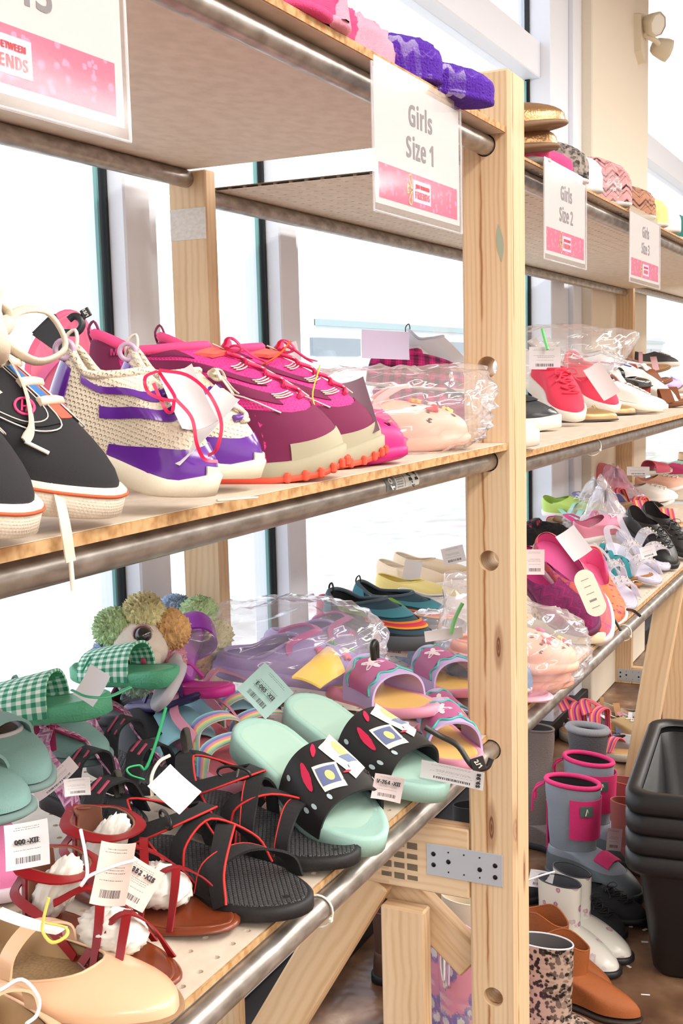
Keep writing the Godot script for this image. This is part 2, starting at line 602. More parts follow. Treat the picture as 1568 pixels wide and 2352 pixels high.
	struct("wall_pillar", st, M(Color(0.90, 0.86, 0.79), 0.8, {"n": "grit", "ns": 0.15, "tri": 3.0, "world": true}), "cream painted pillar between the windows", "pillar")
	# outdoors: pavement and the pale buildings across the street
	st = S()
	box(st, Vector3(20, -0.2, -41.7), Vector3(160, 0.2, 80))
	struct("ground_outside", st, M(Color(1, 1, 1), 0.9, {"t": "pave", "tri": 0.3, "world": true}), "pale concrete pavement outside the windows", "pavement")
	var out := thing("storefront_building", "pale low building across the street with a teal roof stripe", "building", Transform3D(Basis.IDENTITY, Vector3(on_z(722, 700, -30.0).x + 50.0, -0.1, -30)))
	st = S()
	box(st, Vector3(0, 2.6, -4), Vector3(100, 5.2, 8))
	part("wall", st, M(Color(0.90, 0.91, 0.92), 0.8), out)
	st = S()
	box(st, Vector3(0, 4.55, 0.1), Vector3(100, 0.35, 0.3))
	part("stripe", st, M(Color(0.66, 0.76, 0.76), 0.6), out)
	for q in 14:
		st = S()
		box(st, Vector3(-47.5 + q * 7.1, 3.2, 0.05), Vector3(6.2, 1.0, 0.2))
		part("window", st, M(Color(0.50, 0.56, 0.60), 0.3), out)
	# twin emergency lamp on the pillar
	var p := on_z(1462, 85, -1.37)
	var el := thing("emergency_light", "cream twin-head emergency light on the pillar", "emergency light", Transform3D(Basis.IDENTITY, p))
	var cream := M(Color(0.86, 0.82, 0.73), 0.45)
	st = S()
	var pl := [Vector2(-0.075, 0.10), Vector2(0.03, 0.13), Vector2(0.075, 0.11), Vector2(0.075, -0.07), Vector2(0.04, -0.135), Vector2(-0.06, -0.09)]
	var fr := PackedVector3Array()
	var bk := PackedVector3Array()
	for q in pl:
		bk.append(Vector3(q.x, q.y, 0.0))
		fr.append(Vector3(q.x * 0.9, q.y * 0.92, 0.035))
	var mid := PackedVector3Array()
	for q in fr: mid.append(q * Vector3(0.01, 0.01, 1))
	grid(st, [bk, fr], false, true, -1)
	grid(st, [fr, mid], false, true, -1)
	part("back_plate", st, cream, el)
	for q in [[Vector3(0.0, 0.055, 0.075), -0.5], [Vector3(0.17, -0.03, 0.09), 0.6]]:
		st = S()
		tube(st, spline([Vector3(0.01, 0.01, 0.03), (q[0] + Vector3(0.01, 0.01, 0.03)) * 0.5 + Vector3(0, 0, 0.02), q[0]], 8), 0.014, 8)
		part("bracket", st, cream, el)
		st = S()
		lathe(st, [[0.0, -0.05], [0.035, -0.045], [0.05, -0.02], [0.062, 0.03], [0.062, 0.045], [0.054, 0.05]], 8, Transform3D(Basis(Vector3.UP, q[1]) * Basis(Vector3.RIGHT, PI / 2 + 0.3), q[0]))
		var hd := part("lamp_head", st, cream, el)
		st = S()
		lathe(st, [[0.0, 0.043], [0.055, 0.046]], 8, Transform3D(Basis(Vector3.UP, q[1]) * Basis(Vector3.RIGHT, PI / 2 + 0.3), q[0]))
		part("lens", st, M(Color(0.93, 0.92, 0.88), 0.2), hd)
# ---------------------------------------------------------------- the rack
func pegboard(st: SurfaceTool, xa: float, xb: float, za: float, zb: float, y0: float, y1: float):
	# a perforated board with real holes on an inch grid
	var pitch := 0.036
	var r := 0.0047
	var nx := int(floor((xb - xa) / pitch))
	var nz := int(floor((zb - za) / pitch))
	var sx := (xb - xa) / nx
	var sz := (zb - za) / nz
	st.set_smooth_group(-1)
	var rim := [Vector2(-1, -1), Vector2(0, -1), Vector2(1, -1), Vector2(1, 0), Vector2(1, 1), Vector2(0, 1), Vector2(-1, 1), Vector2(-1, 0)]
	for i in nx:
		for j in nz:
			var c := Vector2(xa + (i + 0.5) * sx, za + (j + 0.5) * sz)
			for k in 8:
				var a: Vector2 = rim[k] * Vector2(sx, sz) * 0.5
				var b: Vector2 = rim[(k + 1) % 8] * Vector2(sx, sz) * 0.5
				var ha: Vector2 = rim[k].normalized() * r
				var hb: Vector2 = rim[(k + 1) % 8].normalized() * r
				for y in [y0, y1]:
					quad(st, Vector3(c.x + a.x, y, c.y + a.y), Vector3(c.x + b.x, y, c.y + b.y), Vector3(c.x + hb.x, y, c.y + hb.y), Vector3(c.x + ha.x, y, c.y + ha.y))
				quad(st, Vector3(c.x + ha.x, y0, c.y + ha.y), Vector3(c.x + hb.x, y0, c.y + hb.y), Vector3(c.x + hb.x, y1, c.y + hb.y), Vector3(c.x + ha.x, y1, c.y + ha.y))
func edge_strip(st: SurfaceTool, xa: float, xb: float, z: float, y0: float, y1: float, outz := 0.0015):
	box(st, Vector3((xa + xb) / 2, (y0 + y1) / 2, z), Vector3(xb - xa, y1 - y0, outz * 2))
func board(called: String, label: String, xa: float, xb: float, y0: float, th: float, holes := false, zb := -0.664):
	var za := -1.385
	var t := thing(called, label, "shelf board", Transform3D(Basis.IDENTITY, Vector3(xa, y0, zb)))
	var o := Vector3(xa, y0, zb)
	var face := M(Color(0.86, 0.805, 0.735), 0.62, {"t": "mdf", "tri": 2.2, "world": true})
	var st := S()
	if holes: pegboard(st, 0, xb - xa, za - zb, 0, 0, th)
	else: box(st, Vector3((xb - xa) / 2, th / 2, (za - zb) / 2), Vector3(xb - xa, th, zb - za), 0.0008)
	part("panel", st, face, t)
	st = S()
	edge_strip(st, 0, xb - xa, 0.001, 0.0006, th - 0.0006)
	part("raw_edge", st, M(Color(0.80, 0.66, 0.48), 0.85, {"t": "edge", "tri": 4.0, "world": true}), t)
	return o
func pipe(label: String, xa: float, xb: float, y: float, z: float, sag := 0.0):
	var t := thing("steel_pipe", label, "pipe", Transform3D(Basis.IDENTITY, Vector3(xa, y, z)))
	var st := S()
	var pts := PackedVector3Array()
	for i in 9: pts.append(Vector3((xb - xa) * i / 8.0, -sag * sin(PI * i / 8.0), 0))
	var rows := []
	for p in pts:
		var row := PackedVector3Array()
		for k in 24: row.append(p + Vector3(0, cos(TAU * k / 24.0), sin(TAU * k / 24.0)) * 0.01745)
		rows.append(row)
	grid(st, rows, false, true, 0)
	part("tube", st, M(Color(0.74, 0.72, 0.70), 0.33, {"metal": 0.8, "t": "steel", "tri": 3.0, "world": true}), t)
	return t
func build_rack():
	var pine_post := M(Color(1, 1, 1), 0.6, {"t": "pine_post", "tri": 1.0, "world": true, "uvs": Vector3(5.2, 0.44, 5.2) / SC, "uvo": Vector3(0.0, 0.0, 0.0)})
	var pine := M(Color(1, 1, 1), 0.65, {"t": "pine", "uvs": Vector3(3.2, 0.8, 1)})
	var zinc := M(Color(0.74, 0.76, 0.79), 0.45, {"metal": 0.35})
	# near frame: drilled square front post, flat back post, tie beam with nail plate, leg and diagonal
	var fr := thing("rack_frame", "pine rack frame with drilled square post beside the size one sign", "rack frame", Transform3D(Basis.IDENTITY, Vector3(X1, 0, ZF)))
	var root := CSGCombiner3D.new()
	root.name = "front_post"
	var cb := CSGBox3D.new()
	cb.name = "timber"
	cb.size = Vector3(0.089, 2.172, 0.093)
	cb.position = Vector3(0.0445, 1.086, 0)
	cb.material = pine_post
	root.add_child(cb)
	for y in [Y_TOP, 1.653, Y_MID, 1.297, Y_BOT, 0.441]:
		var cy := CSGCylinder3D.new()
		cy.name = "hole"
		cy.radius = 0.0195
		cy.height = 0.3
		cy.sides = 28
		cy.operation = CSGShape3D.OPERATION_SUBTRACTION
		cy.rotation_degrees = Vector3(0, 0, 90)
		cy.position = Vector3(0.0445, y, 0)
		cy.material = pine_post
		root.add_child(cy, true)
	# eased edges
	for e in [[-1, 0.0], [1, 0.0], [-1, 0.089], [1, 0.089]]:
		var cut := CSGBox3D.new()
		cut.name = "eased_edge"
		cut.operation = CSGShape3D.OPERATION_SUBTRACTION
		cut.size = Vector3(0.008, 2.4, 0.008)
		cut.rotation_degrees = Vector3(0, 45, 0)
		cut.position = Vector3(e[1] , 1.09, e[0] * 0.0465)
		cut.material = pine_post
		root.add_child(cut, true)
	for e in [[Vector3(0.0445, 2.176, 0.0465), Vector3(45, 0, 0), Vector3(0.2, 0.014, 0.014)], [Vector3(0.0, 2.176, 0.0), Vector3(0, 0, 45), Vector3(0.012, 0.012, 0.2)], [Vector3(0.089, 2.172, 0.0), Vector3(0, 0, 45), Vector3(0.012, 0.012, 0.2)]]:
		var cut := CSGBox3D.new()
		cut.name = "eased_top"
		cut.operation = CSGShape3D.OPERATION_SUBTRACTION
		cut.size = e[2]
		cut.rotation_degrees = e[1]
		cut.position = e[0]
		cut.material = pine_post
		root.add_child(cut, true)
	fr.add_child(root)
	var st := S()
	# a smear of pale paint on the post
	var stain := func(u: float, v: float) -> Vector3:
		var y := 1.905 - 0.066 * v
		return Vector3(-0.0004, y - 0.0, 0.0265 + (u - 0.5) * 0.013 * sin(PI * clampf(v, 0.03, 0.97)) + 0.006 * (v - 0.5))
	shell(st, stain, 4, 14, 0.0003)
	part("paint_smear", st, M(Color(0.70, 0.74, 0.64), 0.6, {"a": 0.75}), fr)
	for far in [0, 1]:
		var f: Node3D = fr
		if far == 1:
			f = thing("rack_frame", "pine rack frame with flat back post in front of the cream pillar", "rack frame", Transform3D(Basis.IDENTITY, Vector3(X2, 0, ZF)))
			st = S()
			beam(st, Vector3(0.0445, 0, 0), Vector3(0.0445, 2.172, 0), 0.093, 0.089, Vector3(0, 0, 1), 0.004)
			part("front_post", st, pine, f)
		st = S()
		beam(st, Vector3(0.019, 0, ZB - ZF), Vector3(0.019, B_TOP - 0.002, ZB - ZF), 0.089, 0.038, Vector3(0, 0, 1), 0.003, Vector2(0.13 + far * 0.31, 0.2))
		var bp := part("back_post", st, pine, f)
		if far == 0:
			st = S()
			box(st, Vector3(-0.0006, 1.955, ZB - ZF), Vector3(0.0008, 0.062, 0.085))
			part("white_label", st, M(Color(0.90, 0.88, 0.85), 0.6, {"t": "mdf", "tri": 8.0, "a": 0.85}), bp)
		# collars where the pipes end in the posts
		var yb: float = 0.70 if far == 0 else 0.045
		st = S()
		beam(st, Vector3(0.019, yb, -0.047), Vector3(0.019, yb, -0.585), 0.14 if far == 0 else 0.089, 0.038, Vector3(0, 1, 0), 0.003, Vector2(0.4, 0.1))
		part("tie_beam", st, pine, f)
		st = S()
		if far == 0: box(st, Vector3(-0.0015, yb, -0.047 - 0.009), Vector3(0.002, 0.064, 0.155), 0.0006)
		else: box(st, Vector3(-0.0015, yb, ZB - ZF + 0.05), Vector3(0.002, 0.064, 0.155), 0.0006)
		var np := part("nail_plate", st, zinc, f)
		var zc := -0.056 if far == 0 else ZB - ZF + 0.05
		for q in [[-0.063, 0.012], [-0.063, -0.010], [-0.032, 0.001], [0.032, -0.004], [0.063, 0.009], [0.063, -0.014]]:
			st = S()
			lathe(st, [[0.0, 0.0012], [0.0030, 0.0012], [0.0048, 0.0002], [0.0048, -0.001]], 10, Transform3D(Basis(Vector3(0, 0, 1), PI / 2), Vector3(-0.003, yb + q[1], zc + q[0])))
			part("screw", st, M(Color(0.10, 0.10, 0.11), 0.4, {"metal": 0.6}), np)
		for q in 6:
			st = S()
			lathe(st, [[0.0, 0.0004], [0.0017, 0.0004], [0.0017, -0.0006]], 8, Transform3D(Basis(Vector3(0, 0, 1), PI / 2), Vector3(-0.0027, yb + (0.02 if q % 2 == 0 else -0.02), zc - 0.032 + 0.032 * floor(q / 2.0))))
			part("nail_hole", st, M(Color(0.07, 0.07, 0.08), 0.9), np)
		if far == 0:
			for q in 12:   # ink stamp on the tie beam
				st = S()
				var rr := rnd(q + 4)
				box(st, Vector3(-0.0004, yb + 0.02 - (q % 4) * 0.022, -0.165 - floor(q / 4.0) * 0.028), Vector3(0.0006, 0.006 + rr.randf() * 0.008, 0.022))
				part("ink_stamp", st, M(Color(0.30, 0.28, 0.25), 0.8, {"a": 0.35}), f)
	# short upright leg and two slanted planks under the near tie beam
	st = S()
	beam(st, Vector3(0.019, 0.0, -0.19), Vector3(0.019, 0.585, -0.19), 0.094, 0.038, Vector3(0, 0, 1), 0.004, Vector2(0.7, 0.4))
	part("leg", st, pine, fr)
	st = S()
	beam(st, Vector3(0.060, 0.628, -0.245), Vector3(0.060, 0.47, -0.06), 0.075, 0.036, Vector3(0, 1, 1), 0.004, Vector2(0.2, 0.7))
	part("knee_brace", st, pine, fr)
	st = S()
	beam(st, Vector3(0.022, 0.64, -0.265), Vector3(0.0, 0.0, -0.64), 0.10, 0.038, Vector3(0, 0, 1), 0.004, Vector2(0.55, 0.3))
	part("slanted_leg", st, M(Color(1, 0.985, 0.96), 0.65, {"t": "pine", "uvs": Vector3(2.2, 0.5, 1), "uvo": Vector3(0.3, 0.2, 0)}), fr)
	# trestle under the middle of the far bay
	var tr := thing("support_trestle", "pine trestle with slanted legs under the far bottom shelf", "trestle", Transform3D(Basis.IDENTITY, Vector3(4.17, 0, -0.77)))
	st = S()
	beam(st, Vector3(0.02, 0.0, -0.13), Vector3(0.02, 0.93, 0.02), 0.089, 0.038, Vector3(0, 0, 1), 0.004, Vector2(0.9, 0.1))
	part("slanted_leg", st, M(Color(1, 0.985, 0.96), 0.65, {"t": "pine", "uvs": Vector3(2.2, 0.5, 1), "uvo": Vector3(0.1, 0.6, 0)}), tr)
	st = S()
	beam(st, Vector3(0.09, 0.0, 0.03), Vector3(0.09, 0.91, 0.0), 0.089, 0.038, Vector3(0, 0, 1), 0.004, Vector2(0.25, 0.5))
	part("upright_leg", st, pine, tr)
	st = S()
	beam(st, Vector3(0.055, 0.05, -0.45), Vector3(0.055, 0.05, -0.0), 0.089, 0.038, Vector3(0, 1, 0), 0.004, Vector2(0.6, 0.8))
	part("foot_rail", st, pine, tr)
	# boards
	board("plain_board", "cream board of the top shelf above the size thirteen sign", -1.9, X1 - 0.001, B_TOP, 0.012)
	board("pegboard", "perforated board of the top shelf past the near post", X1 + 0.091, 4.07, B_TOP - D2[0], 0.006, true)
	board("plain_board", "cream board of the top shelf beyond the pegboard", 4.072, 5.5, B_TOP - D2[0], 0.012)
	board("plain_board", "grey cream board at the far end of the top shelf", 5.502, X2 - 0.001, B_TOP - D2[0], 0.012)
	board("plain_board", "cream board of the top shelf past the far frame", X2 + 0.09, 9.5, B_TOP, 0.012)
	board("plain_board", "cream board of the middle shelf left of the drilled post", -1.9, X1 - 0.001, B_MID, 0.013)
	board("plain_board", "cream board of the middle shelf right of the drilled post", X1 + 0.091, X2 - 0.001, B_MID - D2[1], 0.013)
	board("plain_board", "cream board of the middle shelf past the far frame", X2 + 0.09, 9.5, B_MID, 0.013)
	board("pegboard", "cream pegboard of the bottom shelf left of the drilled post", 0.55, X1 - 0.001, B_BOT, 0.010, true, -0.708)
	board("plain_board", "plain part of the bottom shelf next to the pegboard", -1.9, 0.549, B_BOT, 0.010, false, -0.708)
	board("pegboard", "cream pegboard of the bottom shelf right of the drilled post", X1 + 0.091, 4.2, B_BOT - D2[2], 0.010, true, -0.708)
	board("plain_board", "far board of the bottom shelf over the trestle", 4.202, X2 - 0.001, B_BOT - D2[2], 0.010, false, -0.708)
	board("plain_board", "bottom shelf board past the far frame", X2 + 0.09, 9.5, B_BOT, 0.010, false, -0.708)
	# pipes
	var nm := ["top", "middle", "bottom"]
	var ys := [Y_TOP, Y_MID, Y_BOT]
	for i in 3:
		for zz in [ZF, ZB]:
			var row := "front" if zz == ZF else "back"
			var ends: float = X1 + 0.04 if zz == ZF else X1 + 0.018
			var p = pipe("long steel pipe under the %s edge of the %s shelf, near bay" % [row, nm[i]], -1.9, ends if zz == ZF else X1 - 0.001, ys[i], zz)
			pipe("long steel pipe under the %s edge of the %s shelf, far bay" % [row, nm[i]], X1 + 0.0895 if zz == ZF else X1 + 0.04, X2 - 0.001, ys[i] - D2[i], zz)
			if zz == ZF and i == 1:
				label_on_pipe(p)
	pipe("steel pipe under the front edge of the top shelf beyond the frame", X2 + 0.095, 9.5, Y_TOP, ZF)
	pipe("steel pipe under the front edge of the middle shelf beyond the frame", X2 + 0.095, 9.5, Y_MID, ZF)
	pipe("steel pipe under the back edge of the top shelf beyond the frame", X2 + 0.04, 9.5, Y_TOP, ZB)
	# cable ties round the pipes
	for q in [[730, 2104, Y_BOT], [1360, 1010, Y_MID], [1432, 1440, Y_BOT]]:
		var at := on_z(q[0], q[1], ZF)
		var ct := thing("cable_tie", ["white cable tie round the bottom pipe by the black sandal", "white cable tie round the middle pipe below the gold flats", "white cable tie round the bottom pipe by the spotted shoes"][[730, 1360, 1432].find(q[0])], "cable tie", Transform3D(Basis.IDENTITY, Vector3(at.x, q[2] - (0.0 if at.x < X1 else (D2[1] if q[2] == Y_MID else D2[2])), ZF)))
		st = S()
		var pts := PackedVector3Array()
		for k in 20: pts.append(Vector3(0.004 * sin(TAU * k / 20.0), cos(TAU * k / 20.0) * 0.0225 - 0.003, sin(TAU * k / 20.0) * 0.0205))
		tube(st, pts, 0.0016, 6, true)
		part("loop", st, M(Color(0.88, 0.87, 0.83), 0.4), ct)
		st = S()
		box(st, Vector3(0, -0.012, 0.019), Vector3(0.006, 0.006, 0.005), 0.001)
		part("clasp", st, M(Color(0.88, 0.87, 0.83), 0.4), ct)
func label_on_pipe(p: Node3D):
	# printed sticker wrapped on the middle pipe
	var xa: float = on_z(888, 1130, ZF + 0.0175).x + 1.9
	var xb: float = on_z(962, 1100, ZF + 0.0175).x + 1.9
	var im := Image.create(256, 128, false, Image.FORMAT_RGB8)
	im.fill(Color(0.70, 0.70, 0.68))
	im.fill_rect(Rect2i(0, 0, 70, 128), Color(0.38, 0.40, 0.40))
	var r := rnd(5)
	for k in 9:
		for q in 10: im.fill_rect(Rect2i(80 + q * 5 + r.randi() % 2, 8 + k * 13, 3, 7), Color(0.25, 0.25, 0.25))
	im.fill_rect(Rect2i(140, 8, 4, 112), Color(0.3, 0.3, 0.3))
	var st := S()
	var f := func(u: float, v: float) -> Vector3:
		var a := lerpf(-0.2, 1.9, v)
		return Vector3(lerpf(xa, xb, u), cos(a) * 0.0178, sin(a) * 0.0178)
	shell(st, f, 4, 14, 0.0002)
	var s := part("sticker", st, MT(ImageTexture.create_from_image(im), 0.4), p)
	for q in [["TOP", 0.13, 0.011, Color(0.85, 0.85, 0.83)], ["1-3/8\"", 0.72, 0.009, Color(0.15, 0.15, 0.15)], ["3.4", 0.9, 0.008, Color(0.15, 0.15, 0.15)]]:
		var a := 1.05
		var bs := Basis(Vector3(0, cos(a + PI / 2) * -1, sin(a + PI / 2) * -1), Vector3(-1, 0, 0), Vector3(0, cos(a), sin(a)))
		lettering(q[0], Transform3D(bs, Vector3(lerpf(xa, xb, q[1]), cos(a) * 0.0182, sin(a) * 0.0182)), q[2], q[3], s)
func lettering(text: String, xf: Transform3D, size: float, col: Color, parent: Node, squeeze := 1.0, bold := true) -> MeshInstance3D:
	var tm := TextMesh.new()
	var f := SystemFont.new()
	f.font_names = PackedStringArray(["Droid Sans"])
	if bold: f.font_weight = 700
	tm.font = f
	tm.text = text
	tm.font_size = 32
	tm.pixel_size = size / 23.0      # size is the height of a capital
	tm.depth = 0.002 / maxf(size / 0.03, 0.2) * 0.2
	tm.curve_step = 2.0
	var o := MeshInstance3D.new()
	o.name = "lettering"
	o.mesh = tm
	o.material_override = M(col, 0.6)
	o.transform = xf * Transform3D(Basis.IDENTITY.scaled(Vector3(squeeze, 1, 1)), Vector3.ZERO)
	parent.add_child(o, true)
	return o
# ---------------------------------------------------------------- shoe kit: a shoe lies along +x (heel at 0, toe at L), y up, z across
var LP := {}
var LU := {}
func foot(L: float, W: float, side := 1, o := {}) -> Dictionary:
	var P := {"L": L, "W": W, "s": side, "hr": 0.17, "tr": 0.32, "tp": 2.1, "hw": 0.70, "ww": 0.68, "bend": 0.09}
	P.merge(o, true)
	return P
func fw(P: Dictionary, t: float) -> float:
	var base := kc([[0.0, P.hw], [0.18, P.hw], [0.42, P.ww], [0.68, 1.0], [0.85, 0.97], [1.0, 0.9]], t)
	var e := 1.0
	if t < P.hr: e = sqrt(maxf(0.0, 1.0 - pow(1.0 - t / P.hr, 2.0)))
	elif t > 1.0 - P.tr: e = pow(maxf(0.0, 1.0 - pow((t - 1.0 + P.tr) / P.tr, P.tp)), 1.0 / P.tp)
	return P.W * 0.5 * base * e
func fc(P: Dictionary, t: float) -> float:
	return P.s * P.W * P.bend * (1.2 * smoothstep(0.4, 1.0, t) - 0.5 * sin(PI * clampf(t / 0.9, 0, 1)))
func fpt(P: Dictionary, phi: float, inset := 0.0) -> Vector2:
	var t := (1.0 - cos(phi)) * 0.5
	var w := maxf(fw(P, t) - inset, 0.0)
	return Vector2(lerpf(inset, P.L - inset, t), fc(P, t) + (w if sin(phi) >= 0.0 else -w))
func slab(st: SurfaceTool, P: Dictionary, y0: Array, y1: Array, bev := 0.003, inb := 0.002, dish := 0.0, grow := 0.0, n := 44):
	var rows := []
	var spec := [[0.0, 0], [0.5, 0], [0.0, 1], [bev, 2]]
	for k in n:
		var phi := TAU * k / n
		var t := (1.0 - cos(phi)) * 0.5
		var a := kc(y0, t)
		var b := kc(y1, t)
		var c := fc(P, t)
		var row := PackedVector3Array()
		var lo := fpt(P, phi, inb + bev - grow)
		var lo2 := fpt(P, phi, -grow)
		var hi := fpt(P, phi, bev - grow)
		for q in [0.0, 0.55]: row.append(Vector3(lerpf(P.L * clampf(t, 0.12, 0.88), lo.x, q), a, lerpf(c, lo.y, q)))
		row.append(Vector3(lo.x, a, lo.y))
		row.append(Vector3(lo2.x, a + bev, lo2.y))
		row.append(Vector3(lo2.x, b - bev, lo2.y))
		row.append(Vector3(hi.x, b, hi.y))
		for q in [0.86, 0.6, 0.3, 0.0]:
			var x := lerpf(P.L * clampf(t, 0.12, 0.88), hi.x, q)
			row.append(Vector3(x, kc(y1, x / P.L) - dish * (1.0 - q * q), lerpf(fc(P, x / P.L), hi.y, q)))
		rows.append(row)
	grid(st, rows, true, false, 0)
func surf(P: Dictionary, U: Dictionary, phi: float, s: float, off := 0.0) -> Vector3:
	if off != 0.0:
		var e := 0.02
		var p0 := surf(P, U, phi, s)
		var du := surf(P, U, phi + e, s) - surf(P, U, phi - e, s)
		var dv := surf(P, U, phi, minf(s + e, 1.0)) - surf(P, U, phi, maxf(s - e, 0.0))
		return p0 + dv.cross(du).normalized() * -off
	var t := (1.0 - cos(phi)) * 0.5
	var B := fpt(P, phi, U.get("inset", 0.003))
	var yb := kc(U.base, t)
	var sg := 1.0 if sin(phi) >= 0 else -1.0
	var xT: float = lerpf(U.xb, U.xt, t) * P.L
	var zT: float = fc(P, xT / P.L) + sg * pow(absf(sin(phi)), U.get("or", 0.8)) * U.ow * P.W * 0.5
	var yT := kc(U.top, t)
	var th := s * PI * 0.5
	var m := smoothstep(0.5, 0.92, t)
	var eb: float = lerpf(0.9, U.get("eb", 0.6), m)
	var g := 1.0 - pow(maxf(cos(th), 0.0), lerpf(1.1, U.get("ea", 1.0), m))
	var v := pow(sin(th), eb)
	v = lerpf(v, lerpf(v, g, U.get("mix", 0.4)), m)
	var out: float = sin(th * 2.0) * U.get("bulge", 0.003) * (1.0 - m)
	return Vector3(lerpf(B.x, xT, g), lerpf(yb, yT, v), lerpf(B.y, zT, g) + sg * out)
func val(k, u: float) -> float: return kc(k, u) if k is Array else float(k)
func patch(st: SurfaceTool, P: Dictionary, U: Dictionary, p0: float, p1: float, s0, s1, off := 0.001, nu := 16, nv := 4):
	var a := []
	var b := []
	for i in nu + 1:
		var u := float(i) / nu
		var ra := PackedVector3Array()
		var rb := PackedVector3Array()
		for j in nv + 1:
			var s := lerpf(val(s0, u), val(s1, u), float(j) / nv)
			ra.append(surf(P, U, lerpf(p0, p1, u), s, off))
			rb.append(surf(P, U, lerpf(p0, p1, u), s, off - 0.0022))
		a.append(ra)
		b.append(rb)
	grid(st, a, false, false, 1)
	st.set_smooth_group(2)
	for i in nu:
		for j in [0, nv]: quad(st, a[i][j], a[i + 1][j], b[i + 1][j], b[i][j])
	for j in nv:
		for i in [0, nu]: quad(st, a[i][j], a[i][j + 1], b[i][j + 1], b[i][j])
func ring(st: SurfaceTool, P: Dictionary, U: Dictionary, s0: float, s1: float, off: float, nu := 44, nv := 9, holes := []):
	var a := []
	for i in nu:
		var row := PackedVector3Array()
		for j in nv + 1: row.append(surf(P, U, TAU * i / nu + 0.0001, lerpf(s0, s1, float(j) / nv), off))
		a.append(row)
	if holes.is_empty():
		grid(st, a, true, false, 0)
		return
	st.set_smooth_group(0)
	for i in nu:
		for j in nv:
			var q: Array = [a[i][j], a[(i + 1) % nu][j], a[(i + 1) % nu][j + 1], a[i][j + 1]]
			var mid: Vector3 = (q[0] + q[1] + q[2] + q[3]) * 0.25
			var open := false
			for h in holes:
				if mid.distance_squared_to(h) < 0.000026: open = true
			if not open: quad(st, q[0], q[1], q[2], q[3])
func topline(P: Dictionary, U: Dictionary, n := 40, off := 0.0) -> PackedVector3Array:
	var pts := PackedVector3Array()
	for i in n: pts.append(surf(P, U, TAU * i / n + 0.0001, 1.0) + Vector3(0, off, 0))
	return pts
func surf_line(P: Dictionary, U: Dictionary, keys: Array, n: int, off := 0.001) -> PackedVector3Array:   # keys [[phi, s] ...]
	var pts := []
	for k in keys: pts.append(Vector3(k[0], k[1], 0))
	var out := PackedVector3Array()
	for q in spline(pts, n): out.append(surf(P, U, q.x, clampf(q.y, 0, 1), off))
	return out
# the common body of a closed shoe: outsole, sole, upper, lining, insole, collar
func shoe_body(t: Node3D, P: Dictionary, U: Dictionary, o: Dictionary):
	var st := S()
	var sole_top: Array = o.get("sole_top", [[0.0, 0.024], [0.5, 0.019], [0.8, 0.021], [1.0, 0.028]])
	var sole_bot: Array = o.get("sole_bot", [[0.0, 0.0], [0.72, 0.0], [1.0, 0.008]])
	slab(st, P, sole_bot, sole_top, o.get("bev", 0.003), 0.002, 0.0, o.get("grow", 0.002))
	part("sole", st, o.sole, t)
	if o.has("outsole"):
		st = S()
		var hi := []
		for k in sole_bot: hi.append([k[0], k[1] + o.get("out_h", 0.006)])
		slab(st, P, sole_bot, hi, 0.001, 0.001, 0.0, o.get("grow", 0.002) + 0.0012)
		part("outsole", st, o.outsole, t)
	st = S()
	ring(st, P, U, 0.0, 1.0, 0.0, 48 if not o.has("holes") else 116, o.get("nv", 9) if not o.has("holes") else 36, o.get("holes", []))
	part("upper", st, o.upper, t)
	st = S()
	ring(st, P, U, 0.0, 1.0, -0.0032, 40 if not o.has("holes") else 116, 6 if not o.has("holes") else 36, o.get("holes", []))
	part("lining", st, o.lining, t)
	st = S()
	var rows := []
	for k in 32:
		var phi := TAU * k / 32.0
		var e := fpt(P, phi, 0.005)
		var tt := (1.0 - cos(phi)) * 0.5
		var row := PackedVector3Array()
		for q in [1.0, 0.6, 0.25, 0.0]:
			var x := lerpf(P.L * clampf(tt, 0.12, 0.88), e.x, q)
			row.append(Vector3(x, kc(sole_top, x / P.L) + 0.002, lerpf(fc(P, x / P.L), e.y, q)))
		rows.append(row)
	grid(st, rows, true, false, 0)
	part("insole", st, o.get("insole", o.lining), t)
	if o.has("collar"):
		st = S()
		tube(st, topline(P, U), o.get("collar_r", 0.0028), 8, true)
		part("collar", st, o.collar, t)
func place(heel: Vector3, toe: Vector3, roll := 0.0) -> Transform3D:
	var x := (toe - heel).normalized()
	var z := x.cross(Vector3.UP).normalized()
	var y := z.cross(x)
	var b := Basis(x, y, z)
	return Transform3D(b * Basis(Vector3.RIGHT, deg_to_rad(roll)), heel)
func span(hx: float, hy: float, yh: float, tx: float, ty: float, yt: float, roll := 0.0) -> Array:   # heel pixel at height, toe pixel at height -> [transform, length]
	var a := on_y(hx, hy, yh)
	var b := on_y(tx, ty, yt)
	return [place(a, b, roll), a.distance_to(b)]
func toe_at(px: float, py: float, y: float, L: float, deg: float, pitch := 0.0, roll := 0.0) -> Transform3D:
	# toe tip at a pixel on height y; deg turns the toe from straight out of the shelf (+z) towards +x; pitch lifts the heel
	var toe := on_y(px, py, y)
	var d := Vector3(sin(deg_to_rad(deg)), 0, cos(deg_to_rad(deg)))
	var p := deg_to_rad(pitch)
	return place(toe - d * L * cos(p) + Vector3(0, L * sin(p), 0), toe, roll)
func strap_path(P: Dictionary, keys: Array, n := 18, y := 0.02) -> PackedVector3Array:   # keys [t, z fraction of half width, height]
	var pts := []
	for k in keys: pts.append(Vector3(k[0] * P.L, y + k[2], fc(P, k[0]) + k[1] * fw(P, k[0])))
	return spline(pts, n)
